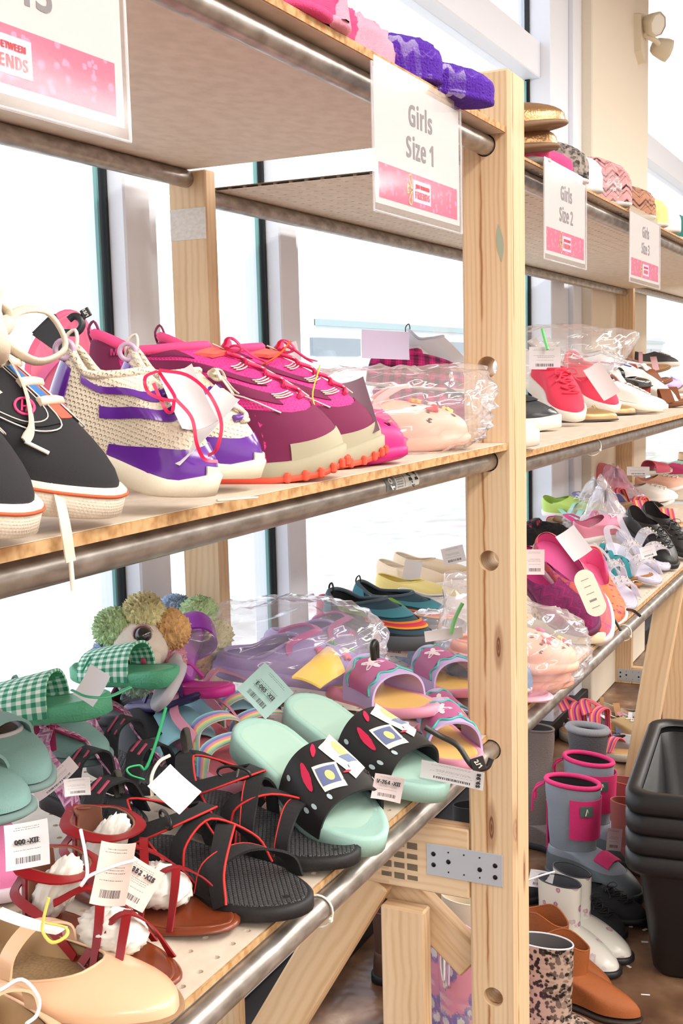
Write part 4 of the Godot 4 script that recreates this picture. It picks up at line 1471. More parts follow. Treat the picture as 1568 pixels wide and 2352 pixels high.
func bottom_near():
	var y := S_BOT
	var st: SurfaceTool
	var sp: Array
	var rp := func(x: float, yy: float, d: float) -> Vector3: return EYE + ray(x, yy) * d
	# --- nude ballet flats with ankle strap
	var nude := M(Color(0.85, 0.66, 0.50), 0.28, {"cc": 0.3})
	var gold := M(Color(0.55, 0.42, 0.27), 0.55, {"t": "speck", "tri": 8.0})
	for k in 2:
		sp = span([-170, -240][k], [2170, 2330][k], y, [386, 250][k], [2362, 2560][k], y)
		flat("ballet_flat", ["nude patent ballet flat with ankle strap next to the red strappy sandals", "second nude ballet flat in front of its partner"][k], sp[0], sp[1], [-1, 1][k], {"sole": M(Color(0.5, 0.36, 0.24), 0.7), "upper": nude, "lining": M(Color(0.60, 0.46, 0.30), 0.7), "insole": gold, "strap": nude, "strap_w": 0.020, "strap_t": 0.52, "W": sp[1] * 0.36, "xt": 0.72, "hh": 0.072}, "nude flats")
	cable("yellow_tie", "pale yellow tie looped round the nude shoe strap", "tie", [rp.call(112, 2062, 1.00), rp.call(100, 2110, 1.00), rp.call(98, 2140, 1.0), rp.call(120, 2165, 0.99), rp.call(152, 2150, 0.99), rp.call(150, 2130, 1.0), rp.call(105, 2120, 1.01)], 0.0016, M(Color(0.86, 0.80, 0.30), 0.4), 26, 0.6)
	card_px("white laminated card across the nude ballet flat heel", [[0, 2085, 0.02], [150, 2130, 0.0], [-20, 2105, 0.0]], 1.02, "white_blank", 0.002)
	cable("white_tie", "white tie looped between the nude flats", "tie", [rp.call(0, 2275, 0.93), rp.call(50, 2250, 0.94), rp.call(88, 2290, 0.94), rp.call(85, 2330, 0.94), rp.call(60, 2352, 0.93)], 0.0017, M(Color(0.90, 0.87, 0.86), 0.4), 20)
	# --- red strappy gladiator sandals on brown soles, stuffed with tissue
	var red := M(Color(0.47, 0.035, 0.055), 0.42)
	var brown := M(Color(0.38, 0.135, 0.055), 0.35, {"cc": 0.3})
	var suede := M(Color(0.46, 0.27, 0.20), 0.9)
	for k in 2:
		sp = span([60, 175][k], [2130, 2020][k], y, [420, 522][k], [2280, 2166][k], y)
		var ss := [
			["cross_strap", [[0.82, -0.98, -0.004], [0.74, -0.45, 0.040], [0.66, 0.15, 0.052], [0.56, 1.0, 0.0]], 0.011, 0.002, red],
			["cross_strap", [[0.80, 0.98, -0.004], [0.75, 0.4, 0.038], [0.66, -0.2, 0.052], [0.52, -1.0, 0.0]], 0.011, 0.002, red],
			["cross_strap", [[0.66, -1.0, -0.002], [0.60, -0.5, 0.045], [0.48, 0.2, 0.072], [0.36, 1.02, 0.055]], 0.011, 0.002, red],
			["cross_strap", [[0.66, 1.0, -0.002], [0.60, 0.5, 0.045], [0.48, -0.2, 0.074], [0.36, -1.02, 0.055]], 0.011, 0.002, red],
			["side_strap", [[0.50, -1.0, 0.0], [0.30, -1.08, 0.030], [0.10, -1.05, 0.046], [-0.005, -0.3, 0.050]], 0.012, 0.002, red],
			["side_strap", [[0.50, 1.0, 0.0], [0.30, 1.08, 0.030], [0.10, 1.05, 0.046], [-0.005, 0.3, 0.050]], 0.012, 0.002, red],
			["ankle_strap", [[0.0, 0.35, 0.088], [0.16, 1.12, 0.086], [0.36, 0.9, 0.082], [0.42, 0.0, 0.080], [0.36, -0.9, 0.082], [0.16, -1.12, 0.086], [0.0, -0.35, 0.088]], 0.014, 0.0025, red],
			["ankle_lining", [[0.02, 0.3, 0.088], [0.16, 1.05, 0.086], [0.35, 0.84, 0.082], [0.41, 0.0, 0.080], [0.35, -0.84, 0.082], [0.16, -1.05, 0.086], [0.02, -0.3, 0.088]], 0.0135, 0.002, suede]]
		var t := sandal("strappy_sandal", ["red strappy sandal on brown sole beside the nude ballet flat", "red strappy sandal on brown sole beside the black hiking sandal"][k], sp[0], sp[1], [1, -1][k], {"sole": brown, "footbed": M(Color(0.42, 0.16, 0.07), 0.3, {"cc": 0.4}), "th": 0.016, "straps": ss, "W": sp[1] * 0.36}, "red strappy pair")
		st = S()
		shell(st, func(u, v): return Vector3(0.004 + 0.03 * pow(absf(u - 0.5) * 2.0, 2.0), 0.012 + v * 0.092, (u - 0.5) * 0.055 * (1.0 - 0.25 * v)), 10, 8, 0.003)
		part("heel_counter", st, red, t)
		st = S()
		shell(st, func(u, v): return Vector3(0.0085 + 0.03 * pow(absf(u - 0.5) * 2.0, 2.0), 0.014 + v * 0.094, (u - 0.5) * 0.052 * (1.0 - 0.25 * v)), 10, 8, 0.001)
		part("heel_lining", st, suede, t)
		tissue(["white tissue wad stuffed in the red sandal by the nude flat", "white tissue wad stuffed in the red sandal by the black one"][k], sp[0] * Transform3D(Basis.IDENTITY, Vector3(sp[1] * 0.58, 0.040, fc(LP, 0.6))), Vector3(sp[1] * 0.17, 0.026, 0.034), 5 + k)
		tissue(["white tissue standing in the heel of the red sandal by the nude flat", "white tissue standing in the heel of the red sandal by the black one"][k], sp[0] * Transform3D(Basis(Vector3(0, 0, 1), 0.9), Vector3(sp[1] * 0.23, 0.066, 0)), Vector3(0.062, 0.022, 0.024), 15 + k)
	card_px("pink and white price tag tied on the red sandals", [[195, 1940, 0.02], [275, 1945, 0.02], [245, 2070, -0.02]], 1.24, "tan_a", 0.005)
	note(card_px("long barcode tag hanging over the red sandals", [[262, 1950, 0.02], [345, 2000, 0.02], [275, 2055, -0.01]], 1.26, "tan_b", 0.003), "C 352 -XIS", 0.0055, 0.012)
	cable("clear_zip_tie", "white zip tie through the red sandals' ankle straps", "zip tie", [rp.call(185, 1905, 1.27), rp.call(196, 1960, 1.25), rp.call(200, 2010, 1.22), rp.call(186, 2035, 1.21), rp.call(205, 2012, 1.21), rp.call(260, 1990, 1.22), rp.call(316, 1974, 1.23)], 0.0019, M(Color(0.90, 0.90, 0.94), 0.3), 26, 0.6)
	note(card_px("white price card with ribbon logo beside the pink shoe", [[0, 1900, 0.0], [100, 1882, 0.0], [24, 2000, -0.02]], 1.33, "white_c", 0.003), "000 -XII", 0.0055, 0.004)
	# --- pink quilted shoe in a bag at the edge
	sneaker("pink_shoe", "bright pink fabric shoe at the shelf's open end by the price card", toe_at(72, 2072, y, 0.28, -14), 0.28, 1, {"upper": M(Color(0.90, 0.42, 0.62), 0.8, {"n": "fab", "tri": 120.0}), "sole": M(Color(0.93, 0.85, 0.88), 0.6), "lining": M(Color(0.90, 0.42, 0.62), 0.9), "hi": 0.03, "W": 0.11, "collar": M(Color(0.88, 0.5, 0.62), 0.8)})
	# --- black outdoor sandals with red edging
	var web := M(Color(0.045, 0.045, 0.05), 0.75, {"n": "rib", "tri": 90.0, "ns": 0.7})
	var redt := M(Color(0.82, 0.10, 0.09), 0.6, {"n": "rib", "tri": 140.0})
	var tread := M(Color(0.20, 0.20, 0.205), 0.5, {"n": "diam", "tri": 30.0, "ns": 2.0})
	var rub := M(Color(0.055, 0.055, 0.06), 0.6, {"n": "grit", "tri": 14.0, "ns": 0.3})
	for k in 2:
		sp = span(292, 1975, y, 724, 2112, y) if k == 0 else lean(440, 1862, 796, 2018, y, 0.33)
		var m := 1.0 if k == 0 else -1.0
		var ss := [
			["toe_strap", [[0.60, 1.02 * m, -0.008], [0.62, 0.8 * m, 0.030], [0.68, 0.0, 0.044], [0.76, -0.8 * m, 0.022], [0.78, -1.02 * m, -0.008]], 0.025, 0.0035, web, redt, [-1.0 * m]],
			["instep_strap", [[0.72, 1.02 * m, -0.008], [0.66, 0.8 * m, 0.026], [0.55, 0.0, 0.056], [0.45, -0.8 * m, 0.040], [0.42, -1.02 * m, -0.006]], 0.025, 0.0035, web, redt, [1.0 * m]],
			["cross_strap", [[0.42, 1.02 * m, -0.006], [0.42, 0.85 * m, 0.042], [0.46, 0.0, 0.068], [0.56, -0.8 * m, 0.032], [0.60, -1.02 * m, -0.008]], 0.025, 0.0035, web, redt, [1.0]],
			["heel_strap", [[0.34, 1.04, 0.0], [0.22, 1.12, 0.034], [0.04, 0.75, 0.058], [-0.02, 0.0, 0.062], [0.04, -0.75, 0.058], [0.22, -1.12, 0.034], [0.34, -1.04, 0.0]], 0.028, 0.0035, web, redt, [1.0]],
			["ankle_strap", [[0.20, 1.10, 0.040], [0.34, 0.85, 0.062], [0.42, 0.0, 0.074], [0.34, -0.85, 0.062], [0.20, -1.10, 0.040]], 0.025, 0.0035, web, redt, [1.0]]]
		var t := sandal("outdoor_sandal", ["black webbing sandal with red edging beside the red strappy sandals", "black webbing sandal with red edging next to the mint slide"][k], sp[0], sp[1], [1, -1][k], {"sole": rub, "footbed": tread, "th": 0.028, "straps": ss, "W": sp[1] * 0.40}, "black and red outdoor pair")
		var b := strap_path(LP, ss[4][1], 22, 0.028)[6 if k == 0 else 8]
		st = S()
		var pts := PackedVector3Array()
		for q in 24:
			var a := TAU * q / 24.0
			pts.append(b + Vector3(cos(a) * 0.022, 0.006 + sin(a) * 0.010, m * 0.004 + cos(a) * 0.012 * m))
		tube(st, pts, 0.0022, 6, true)
		part("buckle", st, M(Color(0.07, 0.07, 0.075), 0.35), t)
		st = S()
		tube(st, spline([b + Vector3(0.008, -0.006, 0.0), b + Vector3(0.006, 0.016, 0.010 * m)], 4), 0.0022, 6)
		part("buckle_bar", st, M(Color(0.30, 0.28, 0.27), 0.3, {"metal": 0.5}), t)
		st = S()
		var hb := strap_path(LP, ss[3][1], 22, 0.028)[11]
		tube(st, spline([hb + Vector3(-0.002, -0.006, 0), hb + Vector3(-0.012, 0.026, 0), hb + Vector3(-0.004, 0.040, 0), hb + Vector3(0.004, 0.01, 0)], 14), 0.006, 6, false, 0.35)
		part("pull_loop", st, M(Color(0.17, 0.16, 0.14), 0.8, {"n": "fab", "tri": 90.0}), t)
	card_px("blank white card between the black webbing sandals", [[348, 1800, 0.0], [400, 1750, 0.04], [400, 1880, -0.02]], 1.42, "white_blank", 0.003)
	cable("cream_zip_tie", "cream zip tie joining the black sandals", "zip tie", [rp.call(350, 1830, 1.42), rp.call(348, 1785, 1.43), rp.call(365, 1750, 1.44), rp.call(390, 1735, 1.45)], 0.0022, M(Color(0.88, 0.85, 0.74), 0.4), 14)
	# --- black and pink patterned sandals
	var chev := Image.create(64, 64, false, Image.FORMAT_RGB8)
	for yy in 64:
		for x in 64:
			var v := (yy + absi(x % 32 - 16)) % 16
			chev.set_pixel(x, yy, [Color(0.88, 0.83, 0.86), Color(0.72, 0.20, 0.45), Color(0.42, 0.34, 0.46), Color(0.86, 0.56, 0.70)][v / 4])
	var chm := MT(ImageTexture.create_from_image(chev), 0.85, {"tri": 22.0})
	var mag := M(Color(0.52, 0.05, 0.22), 0.85)
	for k in 2:
		sp = span([112, 220][k], [1838, 1758][k], y + 0.055, [335, 400][k], [1940, 1842][k], y + 0.045)
		var ss := [
			["toe_strap", [[0.74, 1.0, -0.006], [0.70, 0.6, 0.040], [0.68, 0.0, 0.048], [0.70, -0.6, 0.040], [0.74, -1.0, -0.006]], 0.034, 0.003, web],
			["instep_strap", [[0.46, 1.0, 0.0], [0.44, 0.75, 0.060], [0.46, 0.0, 0.080], [0.44, -0.75, 0.060], [0.46, -1.0, 0.0]], 0.034, 0.003, web],
			["patterned_strap", [[0.60, 1.02, -0.004], [0.40, 1.08, 0.030], [0.16, 1.10, 0.070], [0.0, 0.45, 0.092], [0.0, -0.45, 0.092], [0.16, -1.10, 0.070], [0.40, -1.08, 0.030], [0.60, -1.02, -0.004]], 0.030, 0.003, chm],
			["heel_lining", [[0.20, 1.0, 0.068], [0.02, 0.42, 0.090], [0.02, -0.42, 0.090], [0.20, -1.0, 0.068]], 0.032, 0.002, mag]]
		var t := sandal("patterned_sandal", ["black sandal with pink zigzag heel strap beside the teal shoes", "black sandal with pink zigzag heel strap before the black slide"][k], sp[0], sp[1], [1, -1][k], {"sole": rub, "footbed": tread, "th": 0.026, "straps": ss, "W": sp[1] * 0.42}, "black and pink zigzag pair")
		for q in [[0, 0.3], [0, 0.42], [1, 0.3], [1, 0.42]]:
			var pth := strap_path(LP, ss[q[0]][1], 22, 0.0285)
			st = S()
			for sgn in [-1.0, 1.0]:
				tube(st, spline([pth[5] + Vector3(sgn * 0.009, 0.002, 0.001), pth[9] + Vector3(sgn * 0.009, 0.003, 0)], 4), 0.0028, 6, false, 0.4)
			part("pink_stitching", st, M(Color(0.82, 0.28, 0.42), 0.7), t)
	cable("green_zip_tie", "upright green zip tie on the zigzag sandals", "zip tie", [rp.call(330, 1790, 1.62), rp.call(300, 1780, 1.60), rp.call(292, 1765, 1.6), rp.call(320, 1758, 1.62), rp.call(335, 1765, 1.62), rp.call(360, 1700, 1.62), rp.call(381, 1625, 1.62)], 0.0022, M(Color(0.12, 0.62, 0.34), 0.4), 26, 0.6)
	card_px("white tag with printed lines inside the zigzag sandal", [[145, 1790, 0.0], [205, 1785, 0.0], [150, 1830, 0.0]], 1.52, "white_d", 0.003)
	card_px("pale tag sticking out beside the zigzag sandals", [[70, 1815, 0.02], [160, 1738, 0.04], [92, 1842, 0.0]], 1.58, "pink_a", 0.003)
	# --- teal shoes with velcro straps
	var teal := M(Color(0.38, 0.54, 0.52), 0.85, {"n": "fab", "tri": 90.0, "ns": 0.7})
	var grey := M(Color(0.36, 0.32, 0.29), 0.95, {"n": "fuzz", "tri": 20.0})
	for k in 3:
		sp = [zspan(-100, 1730, -1.17, 112, 1826, -0.98), zspan(22, 1688, -1.27, 228, 1772, -1.08), zspan(-150, 1860, -1.12, 70, 1890, -0.94)][k]
		var t := sneaker("teal_shoe", ["teal canvas strap shoe with grey insole under the gingham slide", "teal canvas strap shoe with pull loop under the gingham slides", "teal canvas strap shoe half hidden behind the pink shoe"][k], sp[0], sp[1], [1, -1, 1][k], {"cat": "shoe", "upper": teal, "sole": M(Color(0.34, 0.44, 0.43), 0.8), "lining": grey, "insole": grey, "collar": M(Color(0.62, 0.60, 0.62), 0.9), "collar_r": 0.0035, "W": 0.100, "U": {"xt": 0.58, "ow": 0.74, "top": [[0.0, 0.085], [0.45, 0.056], [1.0, 0.058]]}, "pull": teal, "sole_top": [[0.0, 0.02], [1.0, 0.018]]}, "teal strap shoes")
		st = S()
		strap(st, LP, [[0.50, 1.06, -0.004], [0.48, 0.9, 0.042], [0.47, 0.0, 0.056], [0.48, -0.9, 0.042], [0.50, -1.06, -0.004]], 0.034, 0.004, 20, 0.02)
		part("velcro_strap", st, M(Color(0.42, 0.57, 0.55), 0.85, {"n": "fab", "tri": 90.0, "ns": 0.7}), t)
		st = S()
		strap(st, LP, [[0.49, 1.08, 0.012], [0.48, 0.93, 0.0445]], 0.006, 0.004, 6, 0.02)
		part("gold_stitching", st, M(Color(0.72, 0.60, 0.30), 0.8), t)
	# --- sky blue and black foam slides lying behind
	var sky_b := M(Color(0.47, 0.70, 0.76), 0.65, {"n": "grit", "tri": 16.0, "ns": 0.35})
	var sky_f := M(Color(0.50, 0.68, 0.71), 0.7)
	for k in 2:
		sp = lean([328, 408][k], [1668, 1616][k], [478, 570][k], [1800, 1735][k], y + 0.01, 0.31)
		slide("blue_slide", ["sky blue foam slide next to the black slide", "sky blue foam slide behind the pink rainbow sandal"][k], sp[0], sp[1], [1, -1][k], {"sole": sky_b, "footbed": sky_f, "strap": sky_b, "th": 0.034, "W": 0.125}, "sky blue slides")
	sp = lean(222, 1680, 405, 1800, y + 0.01, 0.31)
	slide("black_slide", "black foam slide lying below the gingham slides", sp[0], sp[1], 1, {"sole": M(Color(0.065, 0.065, 0.07), 0.55, {"n": "grit", "tri": 18.0, "ns": 0.4}), "footbed": M(Color(0.075, 0.075, 0.08), 0.8), "strap": M(Color(0.07, 0.07, 0.075), 0.6), "th": 0.034, "W": 0.125})
	slide("black_slide", "black foam slide wedged under the green gingham slide", zspan(250, 1690, -1.30, 330, 1640, -1.36)[0], 0.26, -1, {"sole": M(Color(0.065, 0.065, 0.07), 0.55), "strap": M(Color(0.30, 0.05, 0.12), 0.6), "th": 0.030})
	# --- pink sandals with rainbow straps
	var pinkf := M(Color(0.86, 0.50, 0.60), 0.6, {"n": "grit", "tri": 14.0, "ns": 0.3})
	var rain := MT(stripes([Color(0.55, 0.82, 0.70), Color(0.80, 0.84, 0.55), Color(0.93, 0.84, 0.58), Color(0.93, 0.66, 0.55), Color(0.88, 0.58, 0.70), Color(0.55, 0.50, 0.78), Color(0.50, 0.62, 0.85), Color(0.62, 0.85, 0.80)]), 0.8)
	for k in 2:
		sp = lean([420, 500][k], [1700, 1650][k], [610, 668][k], [1850, 1775][k], y + 0.005, 0.30)
		var ss := [["rainbow_strap", [[0.66, 1.03, -0.02], [0.63, 0.85, 0.022], [0.62, 0.0, 0.034], [0.63, -0.85, 0.022], [0.66, -1.03, -0.02]], 0.036, 0.004, rain],
			["rainbow_strap", [[0.42, 1.03, -0.02], [0.40, 0.9, 0.032], [0.42, 0.0, 0.050], [0.40, -0.9, 0.032], [0.42, -1.03, -0.02]], 0.036, 0.004, rain],
			["heel_strap", [[0.44, 1.04, 0.020], [0.20, 1.10, 0.040], [0.02, 0.6, 0.056], [0.02, -0.6, 0.056], [0.20, -1.10, 0.040], [0.44, -1.04, 0.020]], 0.016, 0.004, pinkf]]
		sandal("rainbow_sandal", ["pink foam sandal with pastel rainbow straps beside the mint slide", "pink foam sandal with rainbow straps under the mint tag"][k], sp[0], sp[1], [1, -1][k], {"sole": pinkf, "footbed": M(Color(0.78, 0.36, 0.40), 0.7), "th": 0.040, "straps": ss, "W": 0.120}, "pink rainbow pair")
	# --- mint slides with black printed strap
	var mint := M(Color(0.54, 0.71, 0.66), 0.6, {"n": "grit", "tri": 16.0, "ns": 0.35})
	var mintf := M(Color(0.58, 0.73, 0.66), 0.65)
	var ink := M(Color(0.055, 0.052, 0.055), 0.55, {"n": "grit", "tri": 30.0, "ns": 0.2})
	for k in 2:
		sp = lean([556, 668][k], [1700, 1640][k], [874, 1004][k], [1974, 1858][k], y, 0.35)
		var t := slide("mint_slide", ["mint slide with black printed strap beside the black webbing sandals", "mint slide with black printed strap under the unicorn slides"][k], sp[0], sp[1], [1, -1][k], {"sole": mint, "footbed": mintf, "strap": ink, "th": 0.036, "W": 0.135, "t0": 0.50, "t1": 0.82, "h0": 0.060, "h1": 0.042}, "mint printed pair")
		var s: Node = t.get_node("strap")
		var f := band_f(LP, 0.50, 0.82, 0.0606, 0.0426, 0.036, 0.0, 1.045, 0.0216)
		var paper := M(Color(0.86, 0.83, 0.76), 0.6)
		decal(s, f, 0.60, 0.35, 0.105, 0.36, -0.35, paper, "printed_card")
		decal(s, f, 0.60, 0.24, 0.050, 0.17, -0.35, M(Color(0.84, 0.72, 0.42), 0.6), "printed_disc", "disc", 0.0012)
		decal(s, f, 0.61, 0.42, 0.060, 0.07, -0.35, M(Color(0.36, 0.42, 0.56), 0.6), "printed_band", "rect", 0.0012)
		decal(s, f, 0.40, 0.62, 0.085, 0.22, 0.2, paper, "printed_card")
		decal(s, f, 0.40, 0.60, 0.070, 0.15, 0.2, M(Color(0.30, 0.34, 0.50), 0.6), "printed_picture", "rect", 0.0012)
		decal(s, f, 0.41, 0.62, 0.030, 0.09, 0.2, M(Color(0.84, 0.72, 0.42), 0.6), "printed_disc", "disc", 0.0016)
		decal(s, f, 0.26, 0.42, 0.075, 0.22, -1.2, M(Color(0.72, 0.06, 0.20), 0.6), "printed_lips", "lips")
		decal(s, f, 0.42, 0.14, 0.04, 0.12, -0.8, M(Color(0.72, 0.06, 0.20), 0.6), "printed_lips", "lips")
		for q in [[0.14, 0.16], [0.16, 0.80], [0.10, 0.72], [0.30, 0.88], [0.75, 0.78], [0.78, 0.2]]:
			decal(s, f, q[0], q[1], 0.016, 0.05, 0.0, M(Color(0.62, 0.72, 0.74), 0.6), "printed_dot", "disc")
		var lp := func(u: float, v: float, rot: float) -> Transform3D:
			var p: Vector3 = f.call(u, v)
			var ux: Vector3 = (f.call(u - 0.03, v) - f.call(u + 0.03, v)).normalized()
			var vx: Vector3 = (f.call(u, v - 0.05) - f.call(u, v + 0.05)).normalized()
			var n := ux.cross(vx)
			return Transform3D(Basis(ux, vx, n) * Basis(Vector3(0, 0, 1), rot), p + n * 0.0018)
		lettering("FLAWLESS", lp.call(0.63, 0.63, PI + 0.35), 0.006, Color(0.10, 0.10, 0.10), s)
		lettering("#NOFILTER", lp.call(0.40, 0.80, PI - 0.2), 0.005, Color(0.10, 0.10, 0.10), s)
		decal(s, f, 0.52, 0.66, 0.022, 0.05, 0.0, M(Color(0.80, 0.12, 0.2), 0.6), "printed_lips", "lips", 0.0014)
	note(card_px("pink and white tag numbered V-764 lying beside the mint slide", [[862, 1775, 0.0], [930, 1788, 0.0], [850, 1832, 0.0]], 1.70, "pink_b", 0.004), "V-764 -XII", 0.0055, 0.008)
	note(card_px("white strip price tag reaching the drilled post", [[968, 1745, 0.0], [1112, 1775, -0.05], [965, 1785, 0.0]], 1.86, "white_e", 0.002), "$9.98", 0.0065, 0.0, 0.045, PI / 2)
	note(card_px("mint green price tag with barcode above the mint slides", [[612, 1525, 0.0], [678, 1595, 0.0], [540, 1578, 0.0]], 1.90, "mint_a", 0.005), "E-065 -XII", 0.0065, 0.0)
	var hk := thing("shoe_hanger", "black plastic hanger hook numbered two by the drilled post", "hanger", Transform3D(Basis.IDENTITY, rp.call(975, 1670, 1.88)))
	st = S()
	var o: Vector3 = rp.call(975, 1670, 1.88)
	var hpts := []
	for q in [[975, 1670, 1.88], [1010, 1690, 1.88], [1050, 1712, 1.87], [1078, 1752, 1.86], [1095, 1765, 1.86], [1118, 1762, 1.86], [1128, 1742, 1.86]]: hpts.append(rp.call(q[0], q[1], q[2]) - o)
	tube(st, spline(hpts, 26), 0.0048, 8)
	part("hook", st, M(Color(0.10, 0.085, 0.075), 0.4), hk)
	st = S()
	box(st, rp.call(1098, 1755, 1.85) - o, Vector3(0.022, 0.022, 0.004), 0.001, Basis(CR, CU, -CF) * Basis(Vector3(0, 0, 1), 0.3))
	var tb := part("size_tab", st, M(Color(0.10, 0.085, 0.075), 0.4), hk)
	lettering("2/1", Transform3D(Basis(CR, CU, -CF) * Basis(Vector3(0, 0, 1), -0.9), rp.call(1098, 1755, 1.846) - o), 0.007, Color(0.9, 0.88, 0.85), tb)
	# --- green gingham slides on top of the pile
	var gm := Image.create(64, 64, false, Image.FORMAT_RGB8)
	for yy in 64:
		for x in 64:
			var k := (1 if x % 16 < 8 else 0) + (1 if yy % 16 < 8 else 0)
			gm.set_pixel(x, yy, [Color(0.93, 0.95, 0.93), Color(0.56, 0.78, 0.69), Color(0.20, 0.54, 0.42)][k])
	var ging := MT(ImageTexture.create_from_image(gm), 0.85, {"uvs": Vector3(3.6, 1.8, 1)})
	var green := M(Color(0.24, 0.60, 0.43), 0.55, {"n": "leath", "tri": 14.0, "ns": 0.8})
	for k in 2:
		sp = [zspan(256, 1640, -1.02, -75, 1662, -1.24), zspan(405, 1578, -1.05, 178, 1560, -1.26)][k]
		slide("gingham_slide", ["green slide with white gingham strap at the shelf's open side", "green slide with gingham strap propped before the plush slipper"][k], sp[0], sp[1], [1, -1][k], {"sole": green, "footbed": M(Color(0.34, 0.70, 0.54), 0.45, {"n": "leath", "tri": 20.0, "ns": 1.0}), "strap": ging, "strap_in": green, "th": 0.026, "W": sp[1] * 0.42, "t0": 0.34, "t1": 0.80, "h0": 0.046, "h1": 0.028}, "green gingham pair")
	cable("green_tie", "green tie joining the two gingham slides", "tie", [rp.call(165, 1585, 1.52), rp.call(200, 1600, 1.50), rp.call(250, 1600, 1.52), rp.call(300, 1578, 1.56)], 0.0028, M(Color(0.15, 0.55, 0.38), 0.4), 14, 0.5)
	card_px("pale mint card standing between the gingham slides", [[180, 1532, 0.03], [225, 1560, 0.0], [200, 1590, 0.0]], 1.60, "white_blank", 0.004)
	cable("green_ribbon_tab", "short green ribbon end above the gingham strap", "ribbon", [rp.call(190, 1540, 1.66), rp.call(200, 1522, 1.66), rp.call(208, 1508, 1.66)], 0.004, M(Color(0.05, 0.45, 0.28), 0.5), 6, 0.4)
	# --- plush animal slippers
	for k in 2:
		plush_slipper(k)
	# --- purple and magenta slides behind
	sp = zspan(400, 1562, -1.20, 425, 1462, -1.25)
	slide("purple_slide", "violet foam slide standing on edge beside the plush slipper", Transform3D(sp[0].basis * Basis(Vector3.RIGHT, 1.2), sp[0].origin), 0.20, 1, {"sole": M(Color(0.58, 0.18, 0.66), 0.5), "footbed": M(Color(0.72, 0.36, 0.76), 0.5), "strap": M(Color(0.45, 0.10, 0.55), 0.5), "th": 0.02})
	sp = zspan(530, 1600, -1.05, 395, 1588, -1.20)
	flipflop("magenta_flip_flop", "magenta flip-flop lying under the bagged violet clogs", sp[0], 0.22, 1, {"sole": M(Color(0.70, 0.08, 0.44), 0.5), "strap": M(Color(0.75, 0.20, 0.60), 0.5)})
	sp = zspan(300, 1640, -1.28, 400, 1625, -1.16)
	flipflop("navy_flip_flop", "dark violet flip-flop beneath the sky blue slides", sp[0], 0.20, -1, {"sole": M(Color(0.12, 0.08, 0.25), 0.5), "strap": M(Color(0.15, 0.10, 0.3), 0.5)})
	# --- bagged violet clogs
	var vio := M(Color(0.58, 0.50, 0.78), 0.5)
	var pks := M(Color(0.78, 0.30, 0.60), 0.45)
	var ch := [[-0.6, 0.5, "flower", Color(0.85, 0.35, 0.45)], [-0.25, 0.6, "disc", Color(0.88, 0.86, 0.82)], [0.2, 0.5, "leaf", Color(0.30, 0.62, 0.20)], [0.5, 0.62, "leaf", Color(0.25, 0.60, 0.25)], [-0.1, 0.35, "star", Color(0.85, 0.83, 0.75)], [-0.8, 0.72, "flower", Color(0.82, 0.22, 0.55)]]
	sp = zspan(490, 1550, -1.22, 780, 1572, -1.02)
	clog("violet_clog", "violet clog with pink strap and charms in a clear bag", sp[0], 0.32, 1, {"mat": vio, "strap": pks, "rivet": M(Color(0.06, 0.06, 0.07), 0.4), "charms": ch}, "bagged violet pair")
	sp = zspan(600, 1495, -1.30, 850, 1530, -1.12)
	clog("violet_clog", "violet clog behind its partner in the clear bag", sp[0], 0.31, -1, {"mat": vio, "strap": pks, "charms": ch}, "bagged violet pair")
	var bc: Vector3 = (on_z(640, 1490, -1.14))
	bag("plastic_bag", "clear plastic bag round the violet clogs on the bottom shelf", bc, Vector3(0.21, 0.095, 0.15), -0.8, 8, Vector3(-0.10, 0.03, 0.03), Color(0.96, 0.95, 1.0), 0.14)
	# --- folded yellow wrapper
	var yw := thing("yellow_wrapper", "folded shiny yellow wrapper between the violet clogs and unicorn slide", "wrapper", Transform3D(Basis.IDENTITY, on_z(725, 1535, -0.98)))
	var yo: Vector3 = yw.position
	st = S()
	var yc := [on_z(670, 1558, -0.98) - yo, on_z(752, 1488, -1.02) - yo, on_z(790, 1545, -0.96) - yo, on_z(735, 1582, -0.93) - yo]
	shell(st, func(u, v): return yc[0].lerp(yc[1], u).lerp(yc[3].lerp(yc[2], u), v) + Vector3(0, 0.012 * (1.0 if u > 0.5 else 0.3), 0) * sin(v * PI), 8, 6, 0.004)
	part("sheet", st, M(Color(0.86, 0.66, 0.26), 0.3), yw)
	# --- unicorn slides
	var us := M(Color(0.85, 0.50, 0.60), 0.5)
	var uf := M(Color(0.88, 0.68, 0.34), 0.5)
	var lil := M(Color(0.68, 0.58, 0.78), 0.5)
	var tq := M(Color(0.20, 0.62, 0.55), 0.5)
	for k in 4:
		sp = [lean(770, 1590, 1004, 1655, y + 0.07, 0.31), zspan(940, 1560, -1.00, 1085, 1602, -0.80), lean(985, 1690, 1068, 1770, y + 0.01, 0.22), zspan(965, 1650, -0.92, 1075, 1730, -0.76)][k]
		var L: float = [0.31, 0.29, 0.25, 0.26][k]
		var t := slide("unicorn_slide", ["pastel unicorn slide lying on the mint slide", "pastel unicorn slide tucked against the drilled post", "pastel slide sole sticking out under the black hanger", "pastel unicorn slide beneath the upper pair by the post"][k], sp[0], L, [1, -1, 1, -1][k], {"sole": us, "footbed": uf, "strap": lil, "th": 0.024, "t0": 0.30, "t1": 0.66, "h0": 0.066, "h1": 0.046, "W": L * 0.40}, "pastel unicorn slides")
		var s: Node = t.get_node("strap")
		var f := band_f(LP, 0.30, 0.66, 0.0666, 0.0466, 0.024, 0.0, 1.045, 0.0144)
		decal(s, f, 0.5, 0.5, 0.42, 0.34, 0.0, M(Color(0.62, 0.28, 0.46), 0.5), "printed_panel", "rect", 0.0014)
